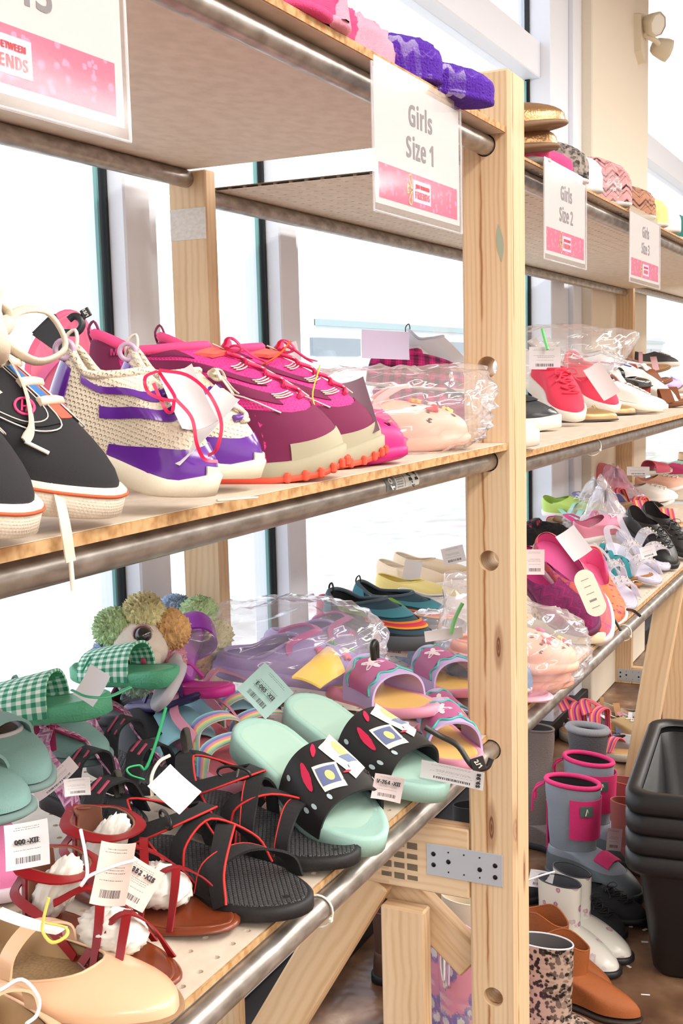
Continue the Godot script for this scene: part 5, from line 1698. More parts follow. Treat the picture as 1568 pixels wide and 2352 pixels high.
		for v in [0.14, 0.86]:
			st = S()
			var pts := PackedVector3Array()
			for i in 29:
				var u := 0.08 + 0.84 * i / 28.0
				pts.append(f.call(u, v + 0.05 * sin(u * 30.0)) + Vector3(0, 0.001, 0))
			tube(st, pts, 0.0022, 6)
			part("teal_border", st, tq, s)
		decal(s, f, 0.74, 0.45, 0.07, 0.20, 0.6, M(Color(0.92, 0.86, 0.42), 0.5), "heart_print", "heart", 0.002)
		decal(s, f, 0.42, 0.45, 0.13, 0.22, 0.2, M(Color(0.88, 0.80, 0.82), 0.5), "white_print", "star", 0.002)
		decal(s, f, 0.60, 0.72, 0.04, 0.11, 0.2, M(Color(0.35, 0.65, 0.72), 0.5), "star_print", "star", 0.002)
	var hk2 := thing("hanger_clip", "black plastic hanger clip above the unicorn slide", "hanger", Transform3D(Basis.IDENTITY, rp.call(858, 1500, 2.15)))
	st = S()
	tube(st, spline([Vector3(0, -0.012, 0), Vector3(-0.004, 0.012, 0), Vector3(0.004, 0.02, 0), Vector3(0.012, 0.012, 0.0), Vector3(0.012, -0.012, 0)], 16), 0.006, 8)
	part("clip", st, M(Color(0.06, 0.06, 0.06), 0.35), hk2)
func plush_slipper(k: int):
	# rainbow plush slipper with a generic round-eyed animal face
	var c := on_z([322, 430][k], [1482, 1462][k], [-1.20, -1.30][k])
	var t := thing("plush_slipper", ["rainbow plush animal slipper with big eyes on the pile", "second rainbow plush slipper in front of the back post"][k], "slipper", Transform3D(Basis(Vector3.UP, PI + [0.62, 0.1][k]) * Basis(Vector3.RIGHT, [0.9, -0.5][k]), c), "rainbow plush pair")
	var cols := [Color(0.62, 0.74, 0.90), Color(0.72, 0.86, 0.60), Color(0.92, 0.88, 0.62), Color(0.92, 0.68, 0.42), Color(0.86, 0.55, 0.62), Color(0.66, 0.80, 0.70)]
	var ns := FastNoiseLite.new()
	ns.frequency = 8.0
	ns.seed = 4 + k
	for q in 6:   # tufts of coloured plush round the head
		var a := TAU * q / 6.0 + 0.5
		var st := S()
		var rows := []
		var o := Vector3(-0.005, sin(a) * 0.052, cos(a) * 0.056)
		for i in 72:
			var row := PackedVector3Array()
			for j in 41:
				var th := PI * j / 40.0
				var ph := TAU * i / 72.0
				var d := Vector3(sin(th) * cos(ph), cos(th), sin(th) * sin(ph))
				row.append(o + d * Vector3(0.045, 0.036, 0.036) * (1.0 + 0.22 * ns.get_noise_3d(d.x * 4.0 + q, d.y * 4.0, d.z * 4.0) + 0.26 * ns.get_noise_3d(d.x * 1.6, d.y * 1.6 + q, d.z * 1.6)))
			rows.append(row)
		grid(st, rows, true, false, 0)
		part("plush_tuft", st, M(cols[q], 0.95, {"n": "fuzz", "tri": 22.0, "ns": 1.0}), t)
	var st := S()
	var cream := M(Color(0.88, 0.82, 0.76), 0.95, {"n": "fuzz", "tri": 24.0, "ns": 0.8})
	lathe(st, [[0.0, 0.052], [0.026, 0.046], [0.044, 0.026], [0.05, 0.0], [0.044, -0.026], [0.0, -0.05]], 20, Transform3D(Basis(Vector3(0, 0, 1), -PI / 2), Vector3(0.022, 0, 0)))
	part("face", st, cream, t)
	st = S()
	lathe(st, [[0.0, 0.030], [0.014, 0.026], [0.022, 0.012], [0.022, 0.0], [0.0, -0.02]], 16, Transform3D(Basis(Vector3(0, 0, 1), -PI / 2), Vector3(0.058, -0.016, 0)))
	part("muzzle", st, cream, t)
	st = S()
	lathe(st, [[0.0, 0.008], [0.006, 0.006], [0.008, 0.0], [0.0, -0.008]], 12, Transform3D(Basis(Vector3(0, 0, 1), -PI / 2), Vector3(0.088, -0.010, 0)))
	part("nose", st, M(Color(0.86, 0.25, 0.42), 0.5), t)
	for z in [-1.0, 1.0]:
		st = S()
		lathe(st, [[0.0, 0.011], [0.010, 0.009], [0.0165, 0.0], [0.0, -0.01]], 18, Transform3D(Basis(Vector3(0, 0, 1), -PI / 2) * Basis(Vector3.RIGHT, z * 0.5), Vector3(0.060, 0.014, z * 0.028)))
		var e := part("eye", st, M(Color(0.03, 0.025, 0.03), 0.05, {"cc": 1.0}), t)
		st = S()
		lathe(st, [[0.0185, 0.001], [0.0185, -0.006], [0.0155, 0.001]], 18, Transform3D(Basis(Vector3(0, 0, 1), -PI / 2) * Basis(Vector3.RIGHT, z * 0.5), Vector3(0.058, 0.014, z * 0.028)))
		part("eye_ring", st, M(Color(0.78, 0.62, 0.66), 0.3), e)
	st = S()
	slab(st, foot(0.20, 0.085, 1), [[0.0, -0.068]], [[0.0, -0.050]], 0.004, 0.003)
	part("sole", st, M(Color(0.70, 0.68, 0.72), 0.8), t)
# ---------------------------------------------------------------- everything on the shelves
func build_things():
	signs()
	lift = 0.78
	mid_near()
	bottom_near()
	top_shelf()
	mid_far()
	bottom_far()
	floor_items()
func size_sign(label: String, xa: float, xb: float, y0: float, y1: float, lines: Array, z := -0.650):
	var w := xb - xa
	var h := y1 - y0
	var t := thing("size_sign", label, "sign", Transform3D(Basis.IDENTITY, Vector3(xa + w / 2, y0 + h / 2, z)))
	var st := S()
	box(st, Vector3(0, 0.003, 0), Vector3(w - 0.014, h - 0.016, 0.0004))
	part("paper", st, M(Color(0.765, 0.74, 0.735), 0.6), t)
	var im := Image.create(512, 96, false, Image.FORMAT_RGB8)
	im.fill(Color(0.74, 0.19, 0.39))
	var r := rnd(11)
	for k in 70:
		var cx := r.randi() % 512
		var cy := r.randi() % 96
		var q := 2 + r.randi() % 7
		for dy in range(-q, q + 1):
			var half := int(sqrt(float(q * q - dy * dy)))
			im.fill_rect(Rect2i(cx - half, cy + dy, half * 2, 1), Color(0.85, 0.44, 0.60))
	st = S()
	st.set_smooth_group(-1)
	var bw := w * 0.445
	var by0 := -h * 0.40
	var by1 := -h * 0.155
	quad(st, Vector3(-bw, by1, 0.0004), Vector3(bw, by1, 0.0004), Vector3(bw, by0, 0.0004), Vector3(-bw, by0, 0.0004))
	var band := part("dotted_band", st, MT(ImageTexture.create_from_image(im), 0.6), t)
	st = S()
	box(st, Vector3(0.004, (by0 + by1) / 2, 0.0007), Vector3(w * 0.2, h * 0.16, 0.0003), 0.0001)
	part("badge", st, M(Color(0.80, 0.72, 0.86), 0.6), band)
	lettering("JUST BETWEEN", Transform3D(Basis.IDENTITY, Vector3(0.004, (by0 + by1) / 2 + h * 0.035, 0.0011)), h * 0.028, Color(0.78, 0.24, 0.28), band)
	lettering("FRIENDS", Transform3D(Basis.IDENTITY, Vector3(0.004, (by0 + by1) / 2 - h * 0.028, 0.0011)), h * 0.052, Color(0.78, 0.24, 0.28), band)
	st = S()
	for q in [1.0, -1.0]:
		tube(st, spline([Vector3(-w * 0.10, 0, 0), Vector3(-w * 0.14, 0.016 * q, 0), Vector3(-w * 0.11, 0.02 * q, 0), Vector3(-w * 0.10, 0, 0)], 14), 0.0012, 5)
		tube(st, spline([Vector3(-w * 0.10, 0, 0), Vector3(-w * 0.14, 0.004 * q, 0), Vector3(-w * 0.155, -0.006 * q, 0), Vector3(-w * 0.10, 0, 0)], 14), 0.0012, 5)
	var bow := part("printed_bow", st, M(Color(0.93, 0.75, 0.30), 0.6), band)
	bow.position = Vector3(0, (by0 + by1) / 2, 0.001)
	bow.scale = Vector3(1, 1, 0.15)
	var k := 0
	for l in lines:
		lettering(l, Transform3D(Basis.IDENTITY, Vector3(0.002, h * (0.26 - 0.235 * k), 0.0006)), h * 0.155, Color(0.40, 0.385, 0.40), t, 1.0)
		k += 1
	st = S()
	var f := func(u: float, v: float) -> Vector3: return Vector3((u - 0.5) * w, (0.5 - v) * h, 0.0022 + 0.0007 * sin(u * 5.0 + v * 3.0) * v)
	shell(st, f, 24, 20, 0.0002)
	part("clear_sleeve", st, M(Color(0.96, 0.95, 0.97), 0.10, {"a": 0.05, "spec": 0.25}), t)
	st = S()
	for e in [[Vector3(-w / 2, h / 2, 0.001), Vector3(-w / 2, -h / 2, 0.001)], [Vector3(w / 2, h / 2, 0.001), Vector3(w / 2, -h / 2, 0.001)], [Vector3(-w / 2, -h / 2, 0.001), Vector3(w / 2, -h / 2, 0.001)]]:
		tube(st, spline(e, 4), 0.0016, 6)
	part("sleeve_hem", st, M(Color(0.93, 0.92, 0.94), 0.1, {"a": 0.35}), t)
	st = S()
	box(st, Vector3(0, h / 2 + 0.004, -0.003), Vector3(w * 0.9, 0.016, 0.0006))
	part("tape", st, M(Color(0.90, 0.84, 0.72), 0.15, {"a": 0.35}), t)
func signs():
	size_sign("white size sign with pink dotted band reading thirteen", 0.572, 0.906, 1.863, 2.052, ["Girls", "Size 13"])
	size_sign("white Girls Size 1 sign left of the drilled post", 1.443, 1.777, 1.862, 2.052, ["Girls", "Size 1"])
	size_sign("white Girls Size 2 sign just past the drilled post", 2.235, 2.555, 1.858, 2.040, ["Girls", "Size 2"])
	size_sign("size sign in glaring sleeve beyond the Girls Size 2 sign", 2.985, 3.37, 1.858, 2.036, ["Girls", "Size 3"])
func mid_near():
	var y := S_MID
	var xf: Transform3D
	# --- black canvas sneakers with thick cream laces
	var black := M(Color(0.085, 0.085, 0.095), 0.9, {"n": "fab", "tri": 160.0, "ns": 0.5})
	var cream := M(Color(0.86, 0.80, 0.70), 0.85, {"n": "fab", "tri": 120.0, "ns": 0.6})
	var rubber := M(Color(0.87, 0.82, 0.74), 0.7, {"n": "mesh", "tri": 90.0, "ns": 0.3})
	for k in 2:
		var L := 0.27
		xf = toe_at([76, 244][k], [1254, 1216][k], y, L, [8, 12][k], 17.0)
		var o := {"upper": black, "sole": rubber, "lining": M(Color(0.10, 0.09, 0.10), 0.9), "foxing": M(Color(0.72, 0.27, 0.14), 0.7), "fox_drop": 0.006, "W": 0.116, "hi": 0.050,
			"sole_top": [[0.0, 0.042], [0.5, 0.034], [0.8, 0.033], [1.0, 0.037]], "collar": M(Color(0.07, 0.07, 0.075), 0.8), "collar_r": 0.004,
			"tongue": black, "tongue_up": 0.04, "tongue_w": 0.5,
			"U": {"xt": 0.40, "eb": 0.5, "mix": 0.6}}
		var t := sneaker("canvas_sneaker", ["black canvas sneaker with white sole whose cream laces dangle over the pipe", "black canvas sneaker with red foxing stripe beside the purple mesh shoes"][k], xf, L, [1, -1][k], o, "black canvas pair")
		var st := S()
		for sg in [-1.0, 1.0]:   # eyestay flaps with round pink badge
			patch(st, LP, LU, PI + 0.28 * sg, PI + 1.15 * sg, [[0.0, 0.55], [1.0, 0.45]], [[0.0, 0.98], [1.0, 0.98]], 0.0018, 10, 5)
		part("eyestay", st, black, t)
		for sg in [-1.0, 1.0]:
			st = S()
			tube(st, surf_line(LP, LU, [[PI + 0.22 * sg, 0.98], [PI + 0.26 * sg, 0.58], [PI + 0.7 * sg, 0.47], [PI + 1.2 * sg, 0.44], [PI + 1.7 * sg, 0.40]], 26, 0.0022), 0.0007, 5)
			tube(st, surf_line(LP, LU, [[PI + 0.30 * sg, 0.98], [PI + 0.34 * sg, 0.63], [PI + 0.75 * sg, 0.52], [PI + 1.2 * sg, 0.49]], 26, 0.0022), 0.0006, 5)
			part("stitching", st, M(Color(0.85, 0.82, 0.78), 0.8), t)
			st = S()
			var c := surf(LP, LU, PI + 0.62 * sg, 0.63, 0.003)
			var nn := (surf(LP, LU, PI + 0.62 * sg, 0.63, 0.006) - c).normalized()
			var bx := Vector3(0, 1, 0).cross(nn).normalized()
			var bs := Basis(bx, nn, bx.cross(nn))
			var pts := PackedVector3Array()
			for q in 20: pts.append(c + bs * Vector3(cos(TAU * q / 20.0) * 0.0085, 0.0, sin(TAU * q / 20.0) * 0.0085))
			tube(st, pts, 0.0014, 6, true)
			for q in [-0.0025, 0.0025]: tube(st, spline([c + bs * Vector3(q, 0, -0.006), c + bs * Vector3(q * 0.8, 0.0005, 0.006)], 3), 0.0011, 5)
			tube(st, spline([c + bs * Vector3(-0.003, 0, 0.001), c + bs * Vector3(0.003, 0, -0.001)], 3), 0.0011, 5)
			part("logo_badge", st, M(Color(0.86, 0.20, 0.42), 0.6), t)
		# bright print inside the tongue
		st = S()
		var q0 := surf(LP, LU, PI, 0.80, 0.002)
		patch(st, LP, LU, PI - 0.2, PI + 0.2, 0.58, 0.97, 0.0012, 6, 6)
		part("printed_tongue", st, M(Color(0.72, 0.28, 0.20), 0.8), t)
		st = S()
		patch(st, LP, LU, PI - 0.2, PI + 0.05, 0.7, 0.9, 0.002, 6, 4)
		part("printed_patch", st, M(Color(0.14, 0.35, 0.62), 0.8), t)
		# wide flat cotton laces, heavy bow
		lace_rows(t, LP, LU, cream, [0.66, 0.76, 0.86], 0.36, 0.0048, false)
		st = S()
		var b := surf(LP, LU, PI, 0.95, 0.012)
		var up := func(_p): return Vector3(0.5, 0.8, 0.1)
		for sg in [-1.0, 1.0]:
			tube(st, spline([b, b + Vector3(0.004, 0.026, 0.020 * sg), b + Vector3(0.020, 0.030, 0.048 * sg), b + Vector3(0.040, 0.004, 0.056 * sg), b + Vector3(0.028, -0.014, 0.032 * sg), b + Vector3(0.004, -0.002, 0.0)], 26), 0.0068, 8, false, 0.4)
			tube(st, spline([b, b + Vector3(0.0, 0.024, -0.012 * sg), b + Vector3(-0.024, 0.036, 0.026 * sg), b + Vector3(-0.034, 0.018, 0.038 * sg), b + Vector3(-0.006, 0.0, 0.018 * sg)], 18), 0.0068, 8, false, 0.4)
		part("bow_loops", st, cream, t)
		st = S()
		tube(st, spline([b + Vector3(-0.006, 0.004, -0.014), b + Vector3(0.004, 0.014, -0.004), b + Vector3(0.008, 0.012, 0.006), b + Vector3(-0.002, 0.002, 0.014)], 10), 0.0085, 8)
		part("knot", st, cream, t)
		st = S()
		var ends: Array
		var inv := xf.affine_inverse()
		if k == 0:
			ends = [b, inv * on_z(100, 1000, -0.70), inv * on_z(128, 1110, -0.672), inv * on_z(150, 1210, -0.652), inv * on_z(162, 1290, -0.650)]
			ribbon(st, spline(ends, 24), func(_p): return xf.basis.inverse() * Vector3(-0.3, 0.2, 1.0), 0.010, 0.0018)
			part("dangling_lace", st, cream, t)
			st = S()
			tube(st, spline([inv * on_z(162, 1288, -0.650), inv * on_z(168, 1356, -0.650)], 4), 0.0022, 8)
			part("aglet", st, M(Color(0.92, 0.88, 0.82), 0.3), t)
		else:
			ends = [b, surf(LP, LU, PI - 0.35, 0.75, 0.006), surf(LP, LU, PI - 0.75, 0.5, 0.005), surf(LP, LU, PI - 0.95, 0.32, 0.005)]
			ribbon(st, spline(ends, 20), func(_p): return Vector3(0.3, 0.8, -0.5), 0.010, 0.0018)
			part("loose_lace", st, cream, t)
			st = S()
			tube(st, spline([ends[3], ends[3] + Vector3(0.018, -0.006, -0.012)], 4), 0.0018, 8)
			part("aglet", st, M(Color(0.92, 0.88, 0.82), 0.3), t)
	# --- black ankle-high shoe standing behind them
	xf = toe_at(95, 1080, y, 0.19, 14)
	sneaker("slip_on_shoe", "dark navy ankle-high shoe behind the black canvas pair", xf, 0.19, 1, {"upper": M(Color(0.07, 0.075, 0.09), 0.85, {"n": "fab", "tri": 120.0}), "sole": M(Color(0.2, 0.2, 0.22), 0.7), "lining": M(Color(0.10, 0.12, 0.18), 0.9), "collar": M(Color(0.10, 0.10, 0.11), 0.8), "collar_r": 0.005, "hi": 0.055})
	# --- pink flip-flops on a black display hanger
	var hp := M(Color(0.88, 0.30, 0.45), 0.5)
	for k in 2:
		var c: Vector3 = on_z([118, 176][k], [1060, 1050][k], -1.02 - 0.03 * k)
		c.y = y
		var top: Vector3 = EYE + ray([138, 186][k], [712, 800][k]) * (CF.dot(c - EYE) + [0.0, 0.01][k])
		var xd := (top - c).normalized()
		var zd := xd.cross((-CF + CR * 0.5) if k == 0 else (-CF - CR * 0.4)).normalized()
		flipflop("flip_flop", ["pink flip-flop standing upright on the black display hanger", "second pink flip-flop behind the purple mesh shoe"][k], Transform3D(Basis(xd, zd.cross(xd), zd), c), c.distance_to(top), 1, {"sole": hp, "strap": M(Color(0.80, 0.32, 0.52), 0.4), "footbed": M(Color(0.90, 0.38, 0.52), 0.5)}, "pink hanger pair")
	var hg := thing("shoe_hanger", "black plastic hanger with a size tab before pink flip-flops", "hanger", Transform3D(Basis(CR, CU, -CF), EYE + ray(118, 770) * 1.30))
	var bl := M(Color(0.09, 0.10, 0.12), 0.35)
	var st := S()
	var px := func(x: float, yy: float) -> Vector3: return Vector3((x - 118) / FPX, -(yy - 770) / FPX, 0) * 1.30
	var q4 := [px.call(75, 770), px.call(120, 730), px.call(152, 800), px.call(135, 812)]
	shell(st, func(u, v): return q4[0].lerp(q4[1], u).lerp(q4[3].lerp(q4[2], u), v), 4, 4, 0.003)
	part("body", st, bl, hg)
	st = S()
	tube(st, spline([px.call(78, 768), px.call(118, 730), px.call(128, 735), px.call(150, 795), px.call(146, 806), px.call(128, 810)], 30), 0.0032, 6)
	part("rim", st, bl, hg)
	st = S()
	tube(st, spline([px.call(138, 770), px.call(150, 764), px.call(176, 763), px.call(188, 748), px.call(184, 732), px.call(170, 726), px.call(158, 734)], 24), 0.0042, 8)
	tube(st, spline([px.call(186, 738), px.call(192, 728)], 3), 0.003, 6)
	part("hook", st, bl, hg)
	st = S()
	box(st, px.call(197, 719), Vector3(0.0105, 0.0105, 0.003), 0.0008, Basis(Vector3(0, 0, 1), 0.5))
	var tab := part("size_tab", st, bl, hg)
	lettering("13/1", Transform3D(Basis(Vector3(0, 0, 1), -1.0), px.call(197, 719) + Vector3(0, 0, 0.002)), 0.0036, Color(0.85, 0.85, 0.85), tab)
	lettering("bebe", Transform3D(Basis(Vector3(0, 0, 1), -1.25), px.call(112, 770) + Vector3(0, 0, 0.0008)), 0.010, Color(0.85, 0.72, 0.58), hg, 1.0, false)
	# --- purple and cream mesh shoes
	var meshc := M(Color(0.86, 0.80, 0.70), 0.8, {"n": "mesh", "tri": 55.0, "ns": 1.0})
	var purple := M(Color(0.30, 0.10, 0.52), 0.16, {"cc": 0.6})
	var creams := M(Color(0.86, 0.82, 0.72), 0.6, {"n": "grit", "tri": 30.0, "ns": 0.5})
	for k in 2:
		var L := 0.192
		xf = toe_at([484, 584][k], [1170, 1128][k], y, L, [24, 26][k], 20.0)
		var o := {"upper": meshc, "sole": creams, "lining": M(Color(0.86, 0.80, 0.70), 0.95), "W": 0.090, "hi": 0.030, "collar": meshc, "collar_r": 0.0045, "lace": cream, "lace_r": 0.0028, "bow_size": 0.022, "rows": [0.52, 0.66, 0.80], "bow": k == 1,
			"sole_bot": [[0.0, 0.0], [0.7, 0.0], [1.0, 0.014]], "sole_top": [[0.0, 0.026], [0.5, 0.022], [0.8, 0.022], [0.93, 0.034], [1.0, 0.040]],
			"pull": M(Color(0.85, 0.80, 0.75), 0.8),
			"over": [["toe_guard", PI - 1.75, PI + 1.75, 0.0, [[0.0, 0.10], [0.5, 0.42], [1.0, 0.10]], 0.0016, purple], ["side_stripe", PI - 1.9, PI - 0.5, [[0.0, 0.30], [1.0, 0.62]], [[0.0, 0.42], [1.0, 0.72]], 0.0018, purple], ["side_stripe", PI + 0.5, PI + 1.9, [[0.0, 0.62], [1.0, 0.30]], [[0.0, 0.72], [1.0, 0.42]], 0.0018, purple], ["eye_strap", PI - 2.2, PI - 0.42, [[0.0, 0.55], [1.0, 0.78]], [[0.0, 0.66], [1.0, 0.86]], 0.0018, purple], ["eye_strap", PI + 0.42, PI + 2.2, [[0.0, 0.78], [1.0, 0.55]], [[0.0, 0.86], [1.0, 0.66]], 0.0018, purple], ["heel_counter", -0.7, 0.7, 0.1, 0.62, 0.0018, purple]]}
		var t := sneaker("mesh_water_shoe", ["cream mesh shoe with glossy purple toe nearest the black sneakers", "cream mesh shoe with purple toe holding the red ribboned tag"][k], xf, L, [1, -1][k], o, "purple mesh pair")
		st = S()
		patch(st, LP, LU, PI - 0.45, PI + 0.45, 0.0, 0.17, 0.004, 10, 3)
		part("toe_bumper", st, creams, t)
		for sg in [-1.0, 1.0]:
			for s in [0.56, 0.70, 0.83]:
				st = S()
				tube(st, surf_line(LP, LU, [[PI + 0.34 * sg, s], [PI + 0.58 * sg, s - 0.02]], 4, 0.003), 0.0042, 8)
				part("lace_loop", st, purple, t)
		st = S()
		var c := surf(LP, LU, 0.35, 0.8, 0.003)
		var pts := PackedVector3Array()
		for q in 16: pts.append(c + Vector3(cos(TAU * q / 16.0) * 0.009, sin(TAU * q / 16.0) * 0.009, 0.003))
		tube(st, pts, 0.003, 6, true)
		part("heel_ring", st, M(Color(0.72, 0.58, 0.70), 0.3), t)
	cable("loose_lace", "cream lace end lying on the middle shelf under purple shoe", "lace", [on_y(498, 1150, y + 0.003), on_y(520, 1148, y + 0.003), on_y(545, 1146, y + 0.003)], 0.0028, cream, 8, 0.6)
	cable("lace_tip", "white plastic lace tip lying on the middle shelf edge", "lace tip", [on_y(546, 1146, y + 0.002), on_y(592, 1142, y + 0.002)], 0.0012, M(Color(0.92, 0.9, 0.86), 0.3), 4)
	card_px("plain white folded tag tied on purple mesh shoe by red ribbon", [[345, 862, 0.02], [425, 845, 0.03], [435, 985, -0.03]], 1.14, "white_blank", 0.006)
	card_px("long blank white tag hanging over the purple toe", [[385, 880, 0.02], [440, 915, 0.01], [470, 1040, -0.02]], 1.16, "white_blank", 0.004)
	var rib := M(Color(0.83, 0.07, 0.24), 0.35)
	var rp := func(x: float, yy: float, d: float) -> Vector3: return EYE + ray(x, yy) * d
	var rbn := thing("red_ribbon", "curly red ribbon tied round the white tag on the purple shoe", "ribbon", Transform3D(Basis.IDENTITY, rp.call(362, 852, 1.13)))
	var base: Vector3 = rp.call(362, 852, 1.13)
	for path in [[[362, 852, 1.13], [333, 868, 1.11], [345, 905, 1.11], [402, 918, 1.11], [372, 865, 1.12], [362, 852, 1.13]], [[402, 915, 1.11], [440, 960, 1.11], [452, 1020, 1.11], [470, 1055, 1.12], [500, 1060, 1.13]], [[365, 850, 1.12], [430, 862, 1.12], [480, 905, 1.11], [508, 970, 1.11], [498, 1030, 1.11], [478, 1046, 1.12]], [[400, 918, 1.11], [395, 945, 1.10], [380, 940, 1.11], [352, 880, 1.11]]]:
		var pts := []
		for q in path: pts.append(rp.call(q[0], q[1], q[2]) - base)
		st = S()
		ribbon(st, spline(pts, 26), func(_p): return -CF + CU * 0.4, 0.0034, 0.0005)
		part("strand", st, rib, rbn)
	# --- magenta hiking boots
	var dmag := M(Color(0.36, 0.035, 0.19), 0.75, {"n": "grit", "tri": 40.0, "ns": 0.5})
	var pk := M(Color(0.84, 0.13, 0.45), 0.75, {"n": "mesh", "tri": 60.0, "ns": 0.7})
	var coral := M(Color(0.92, 0.26, 0.17), 0.6)
	var sage := M(Color(0.60, 0.57, 0.46), 0.65)
	var salmon := M(Color(0.90, 0.35, 0.30), 0.85, {"n": "mesh", "tri": 110.0})
	for k in 2:
		var L := 0.325
		xf = toe_at([792, 884][k], [1096, 1070][k], y, L, [30, 31][k])
		var o := {"cat": "hiking boot", "upper": pk, "sole": sage, "outsole": coral, "out_h": 0.008, "lining": salmon, "W": 0.115, "hi": 0.034, "collar": M(Color(0.88, 0.20, 0.42), 0.8), "collar_r": 0.007, "tongue": salmon, "tongue_up": -0.004, "tongue_w": 0.6,
			"sole_bot": [[0.0, 0.0], [0.72, 0.0], [0.9, 0.006], [1.0, 0.018]], "sole_top": [[0.0, 0.028], [0.5, 0.024], [0.8, 0.028], [1.0, 0.046]], "U": {"xt": 0.47, "mix": 0.5, "eb": 0.58, "or": 0.9, "top": [[0.0, 0.190], [0.35, 0.168], [0.75, 0.170], [1.0, 0.172]]},
			"lace": M(Color(0.86, 0.16, 0.36), 0.6, {"n": "fab", "tri": 200.0}), "lace_r": 0.0026, "rows": [0.50, 0.60, 0.70, 0.80, 0.90], "lace_d": 0.36, "bow_size": 0.034, "pull": M(Color(0.40, 0.10, 0.25), 0.7)}
		o["over"] = [["toe_cap", PI - 0.95, PI + 0.95, 0.0, [[0.0, 0.10], [0.5, 0.23], [1.0, 0.10]], 0.003, sage], ["mudguard", PI - 2.5, PI + 2.5, 0.0, [[0.0, 0.20], [0.3, 0.34], [0.42, 0.40], [0.5, 0.46], [0.58, 0.40], [0.7, 0.34], [1.0, 0.20]], 0.0016, dmag]]
		for sg in [-1.0, 1.0]:
			o["over"].append(["ankle_panel", PI + 1.25 * sg, PI + 2.7 * sg, 0.78, 0.97, 0.0018, dmag])
			o["over"].append(["side_panel", PI + 0.62 * sg, PI + 2.2 * sg, [[0.0, 0.62], [1.0, 0.58]], [[0.0, 0.68], [1.0, 0.74]], 0.0018, dmag])
			o["over"].append(["side_panel", PI + 0.75 * sg, PI + 2.4 * sg, [[0.0, 0.44], [1.0, 0.36]], [[0.0, 0.54], [1.0, 0.54]], 0.0018, dmag])
			o["over"].append(["heel_panel", PI + 2.3 * sg, PI + 3.14 * sg, 0.12, 0.80, 0.0018, dmag])
		var t := sneaker("hiking_boot", ["magenta hiking boot with coral lug sole beside the purple mesh shoes", "magenta hiking boot with tied pink laces next to the clogs"][k], xf, L, [1, -1][k], o, "magenta hiking pair")
		for sg in [-1.0, 1.0]:
			for i in 3:
				for w in 3:
					st = S()
					tube(st, surf_line(LP, LU, [[PI + 0.40 * sg, 0.53 + i * 0.13 + w * 0.016], [PI + 0.78 * sg, 0.49 + i * 0.13 + w * 0.016]], 5, 0.0026), 0.0011, 5)
					part("silver_stripe", st, M(Color(0.78, 0.72, 0.68), 0.4), t)
		for i in 13:   # lugs round the front of the sole
			var a := PI + (i - 6) * 0.17
			var e := fpt(LP, a, -0.0035)
			var tt := (1.0 - cos(a)) * 0.5
			st = S()
			box(st, Vector3(e.x, kc(o.sole_bot, tt) + 0.006, e.y), Vector3(0.0075, 0.013, 0.0085), 0.0022, Basis(Vector3.UP, -a))
			part("lug", st, coral, t)
		for i in 7:
			for sg in [-1.0, 1.0]:
				var tt := 0.08 + i * 0.095
				st = S()
				box(st, Vector3(tt * L, 0.004, fc(LP, tt) + sg * (fw(LP, tt) - 0.004)), Vector3(0.013, 0.009, 0.010), 0.002)
				part("lug", st, coral, t)
		st = S()
		tube(st, surf_line(LP, LU, [[PI - 0.9, 0.34], [PI - 1.25, 0.42], [PI - 1.6, 0.36], [PI - 1.7, 0.2], [PI - 1.5, 0.05]], 20, 0.0034), 0.0012, 5)
		part("reflective_piping", st, M(Color(0.75, 0.72, 0.70), 0.35), t)
		if k == 0:
			var c := surf(LP, LU, PI - 2.05, 0.80, 0.0036)
			var nn := (surf(LP, LU, PI - 2.05, 0.80, 0.008) - c).normalized()
			var rt := Vector3.UP.cross(nn).normalized()
			lettering("MERRELL", Transform3D(Basis(rt, nn.cross(rt), nn), c), 0.0085, Color(0.62, 0.10, 0.30), t)
		for w in [-1.0, 1.0]:
			st = S()
			tube(st, surf_line(LP, LU, [[PI + 0.09 * w, 0.48], [PI + 0.09 * w, 0.75], [PI + 0.09 * w, 0.98]], 12, 0.0058), 0.0011, 5)
			part("tongue_stripe", st, M(Color(0.80, 0.75, 0.66), 0.5), t)
	cable("orange_zip_tie", "orange zip tie through the laces of the magenta boots", "zip tie", [rp.call(560, 850, 1.62), rp.call(605, 836, 1.60), rp.call(640, 815, 1.60), rp.call(668, 783, 1.60)], 0.0022, M(Color(0.95, 0.35, 0.10), 0.35), 14, 0.6)
	card_px("white barcode tag standing behind the magenta hiking boot", [[612, 805, 0.0], [655, 795, 0.0], [690, 905, -0.02]], 1.72, "white_a", 0.004)
	# --- magenta clogs
	var mg := M(Color(0.74, 0.06, 0.38), 0.5)
	for k in 2:
		xf = toe_at([928, 984][k], [1062, 1034][k], y, 0.25, [30, 28][k])
		clog("magenta_clog", ["magenta clog squeezed against the hiking boot toe", "magenta clog beside the bagged peach clogs"][k], xf, 0.25, [1, -1][k], {"mat": mg, "strap_fwd": false}, "magenta clog pair")
	card_px("grey price card tucked into the magenta clogs", [[728, 905, 0.0], [792, 888, 0.0], [850, 985, -0.06]], 1.72, "mauve_blank", 0.004)
	cable("yellow_zip_tie", "thin yellow zip tie on the magenta clogs", "zip tie", [rp.call(722, 935, 1.60), rp.call(718, 900, 1.60), rp.call(735, 838, 1.60)], 0.0012, M(Color(0.85, 0.85, 0.25), 0.4), 8)
	# --- bagged peach clogs with charms
	var peach := M(Color(0.93, 0.66, 0.56), 0.5)
	var pale := M(Color(0.93, 0.68, 0.66), 0.5)
	xf = toe_at(1072, 1030, y, 0.27, 30)
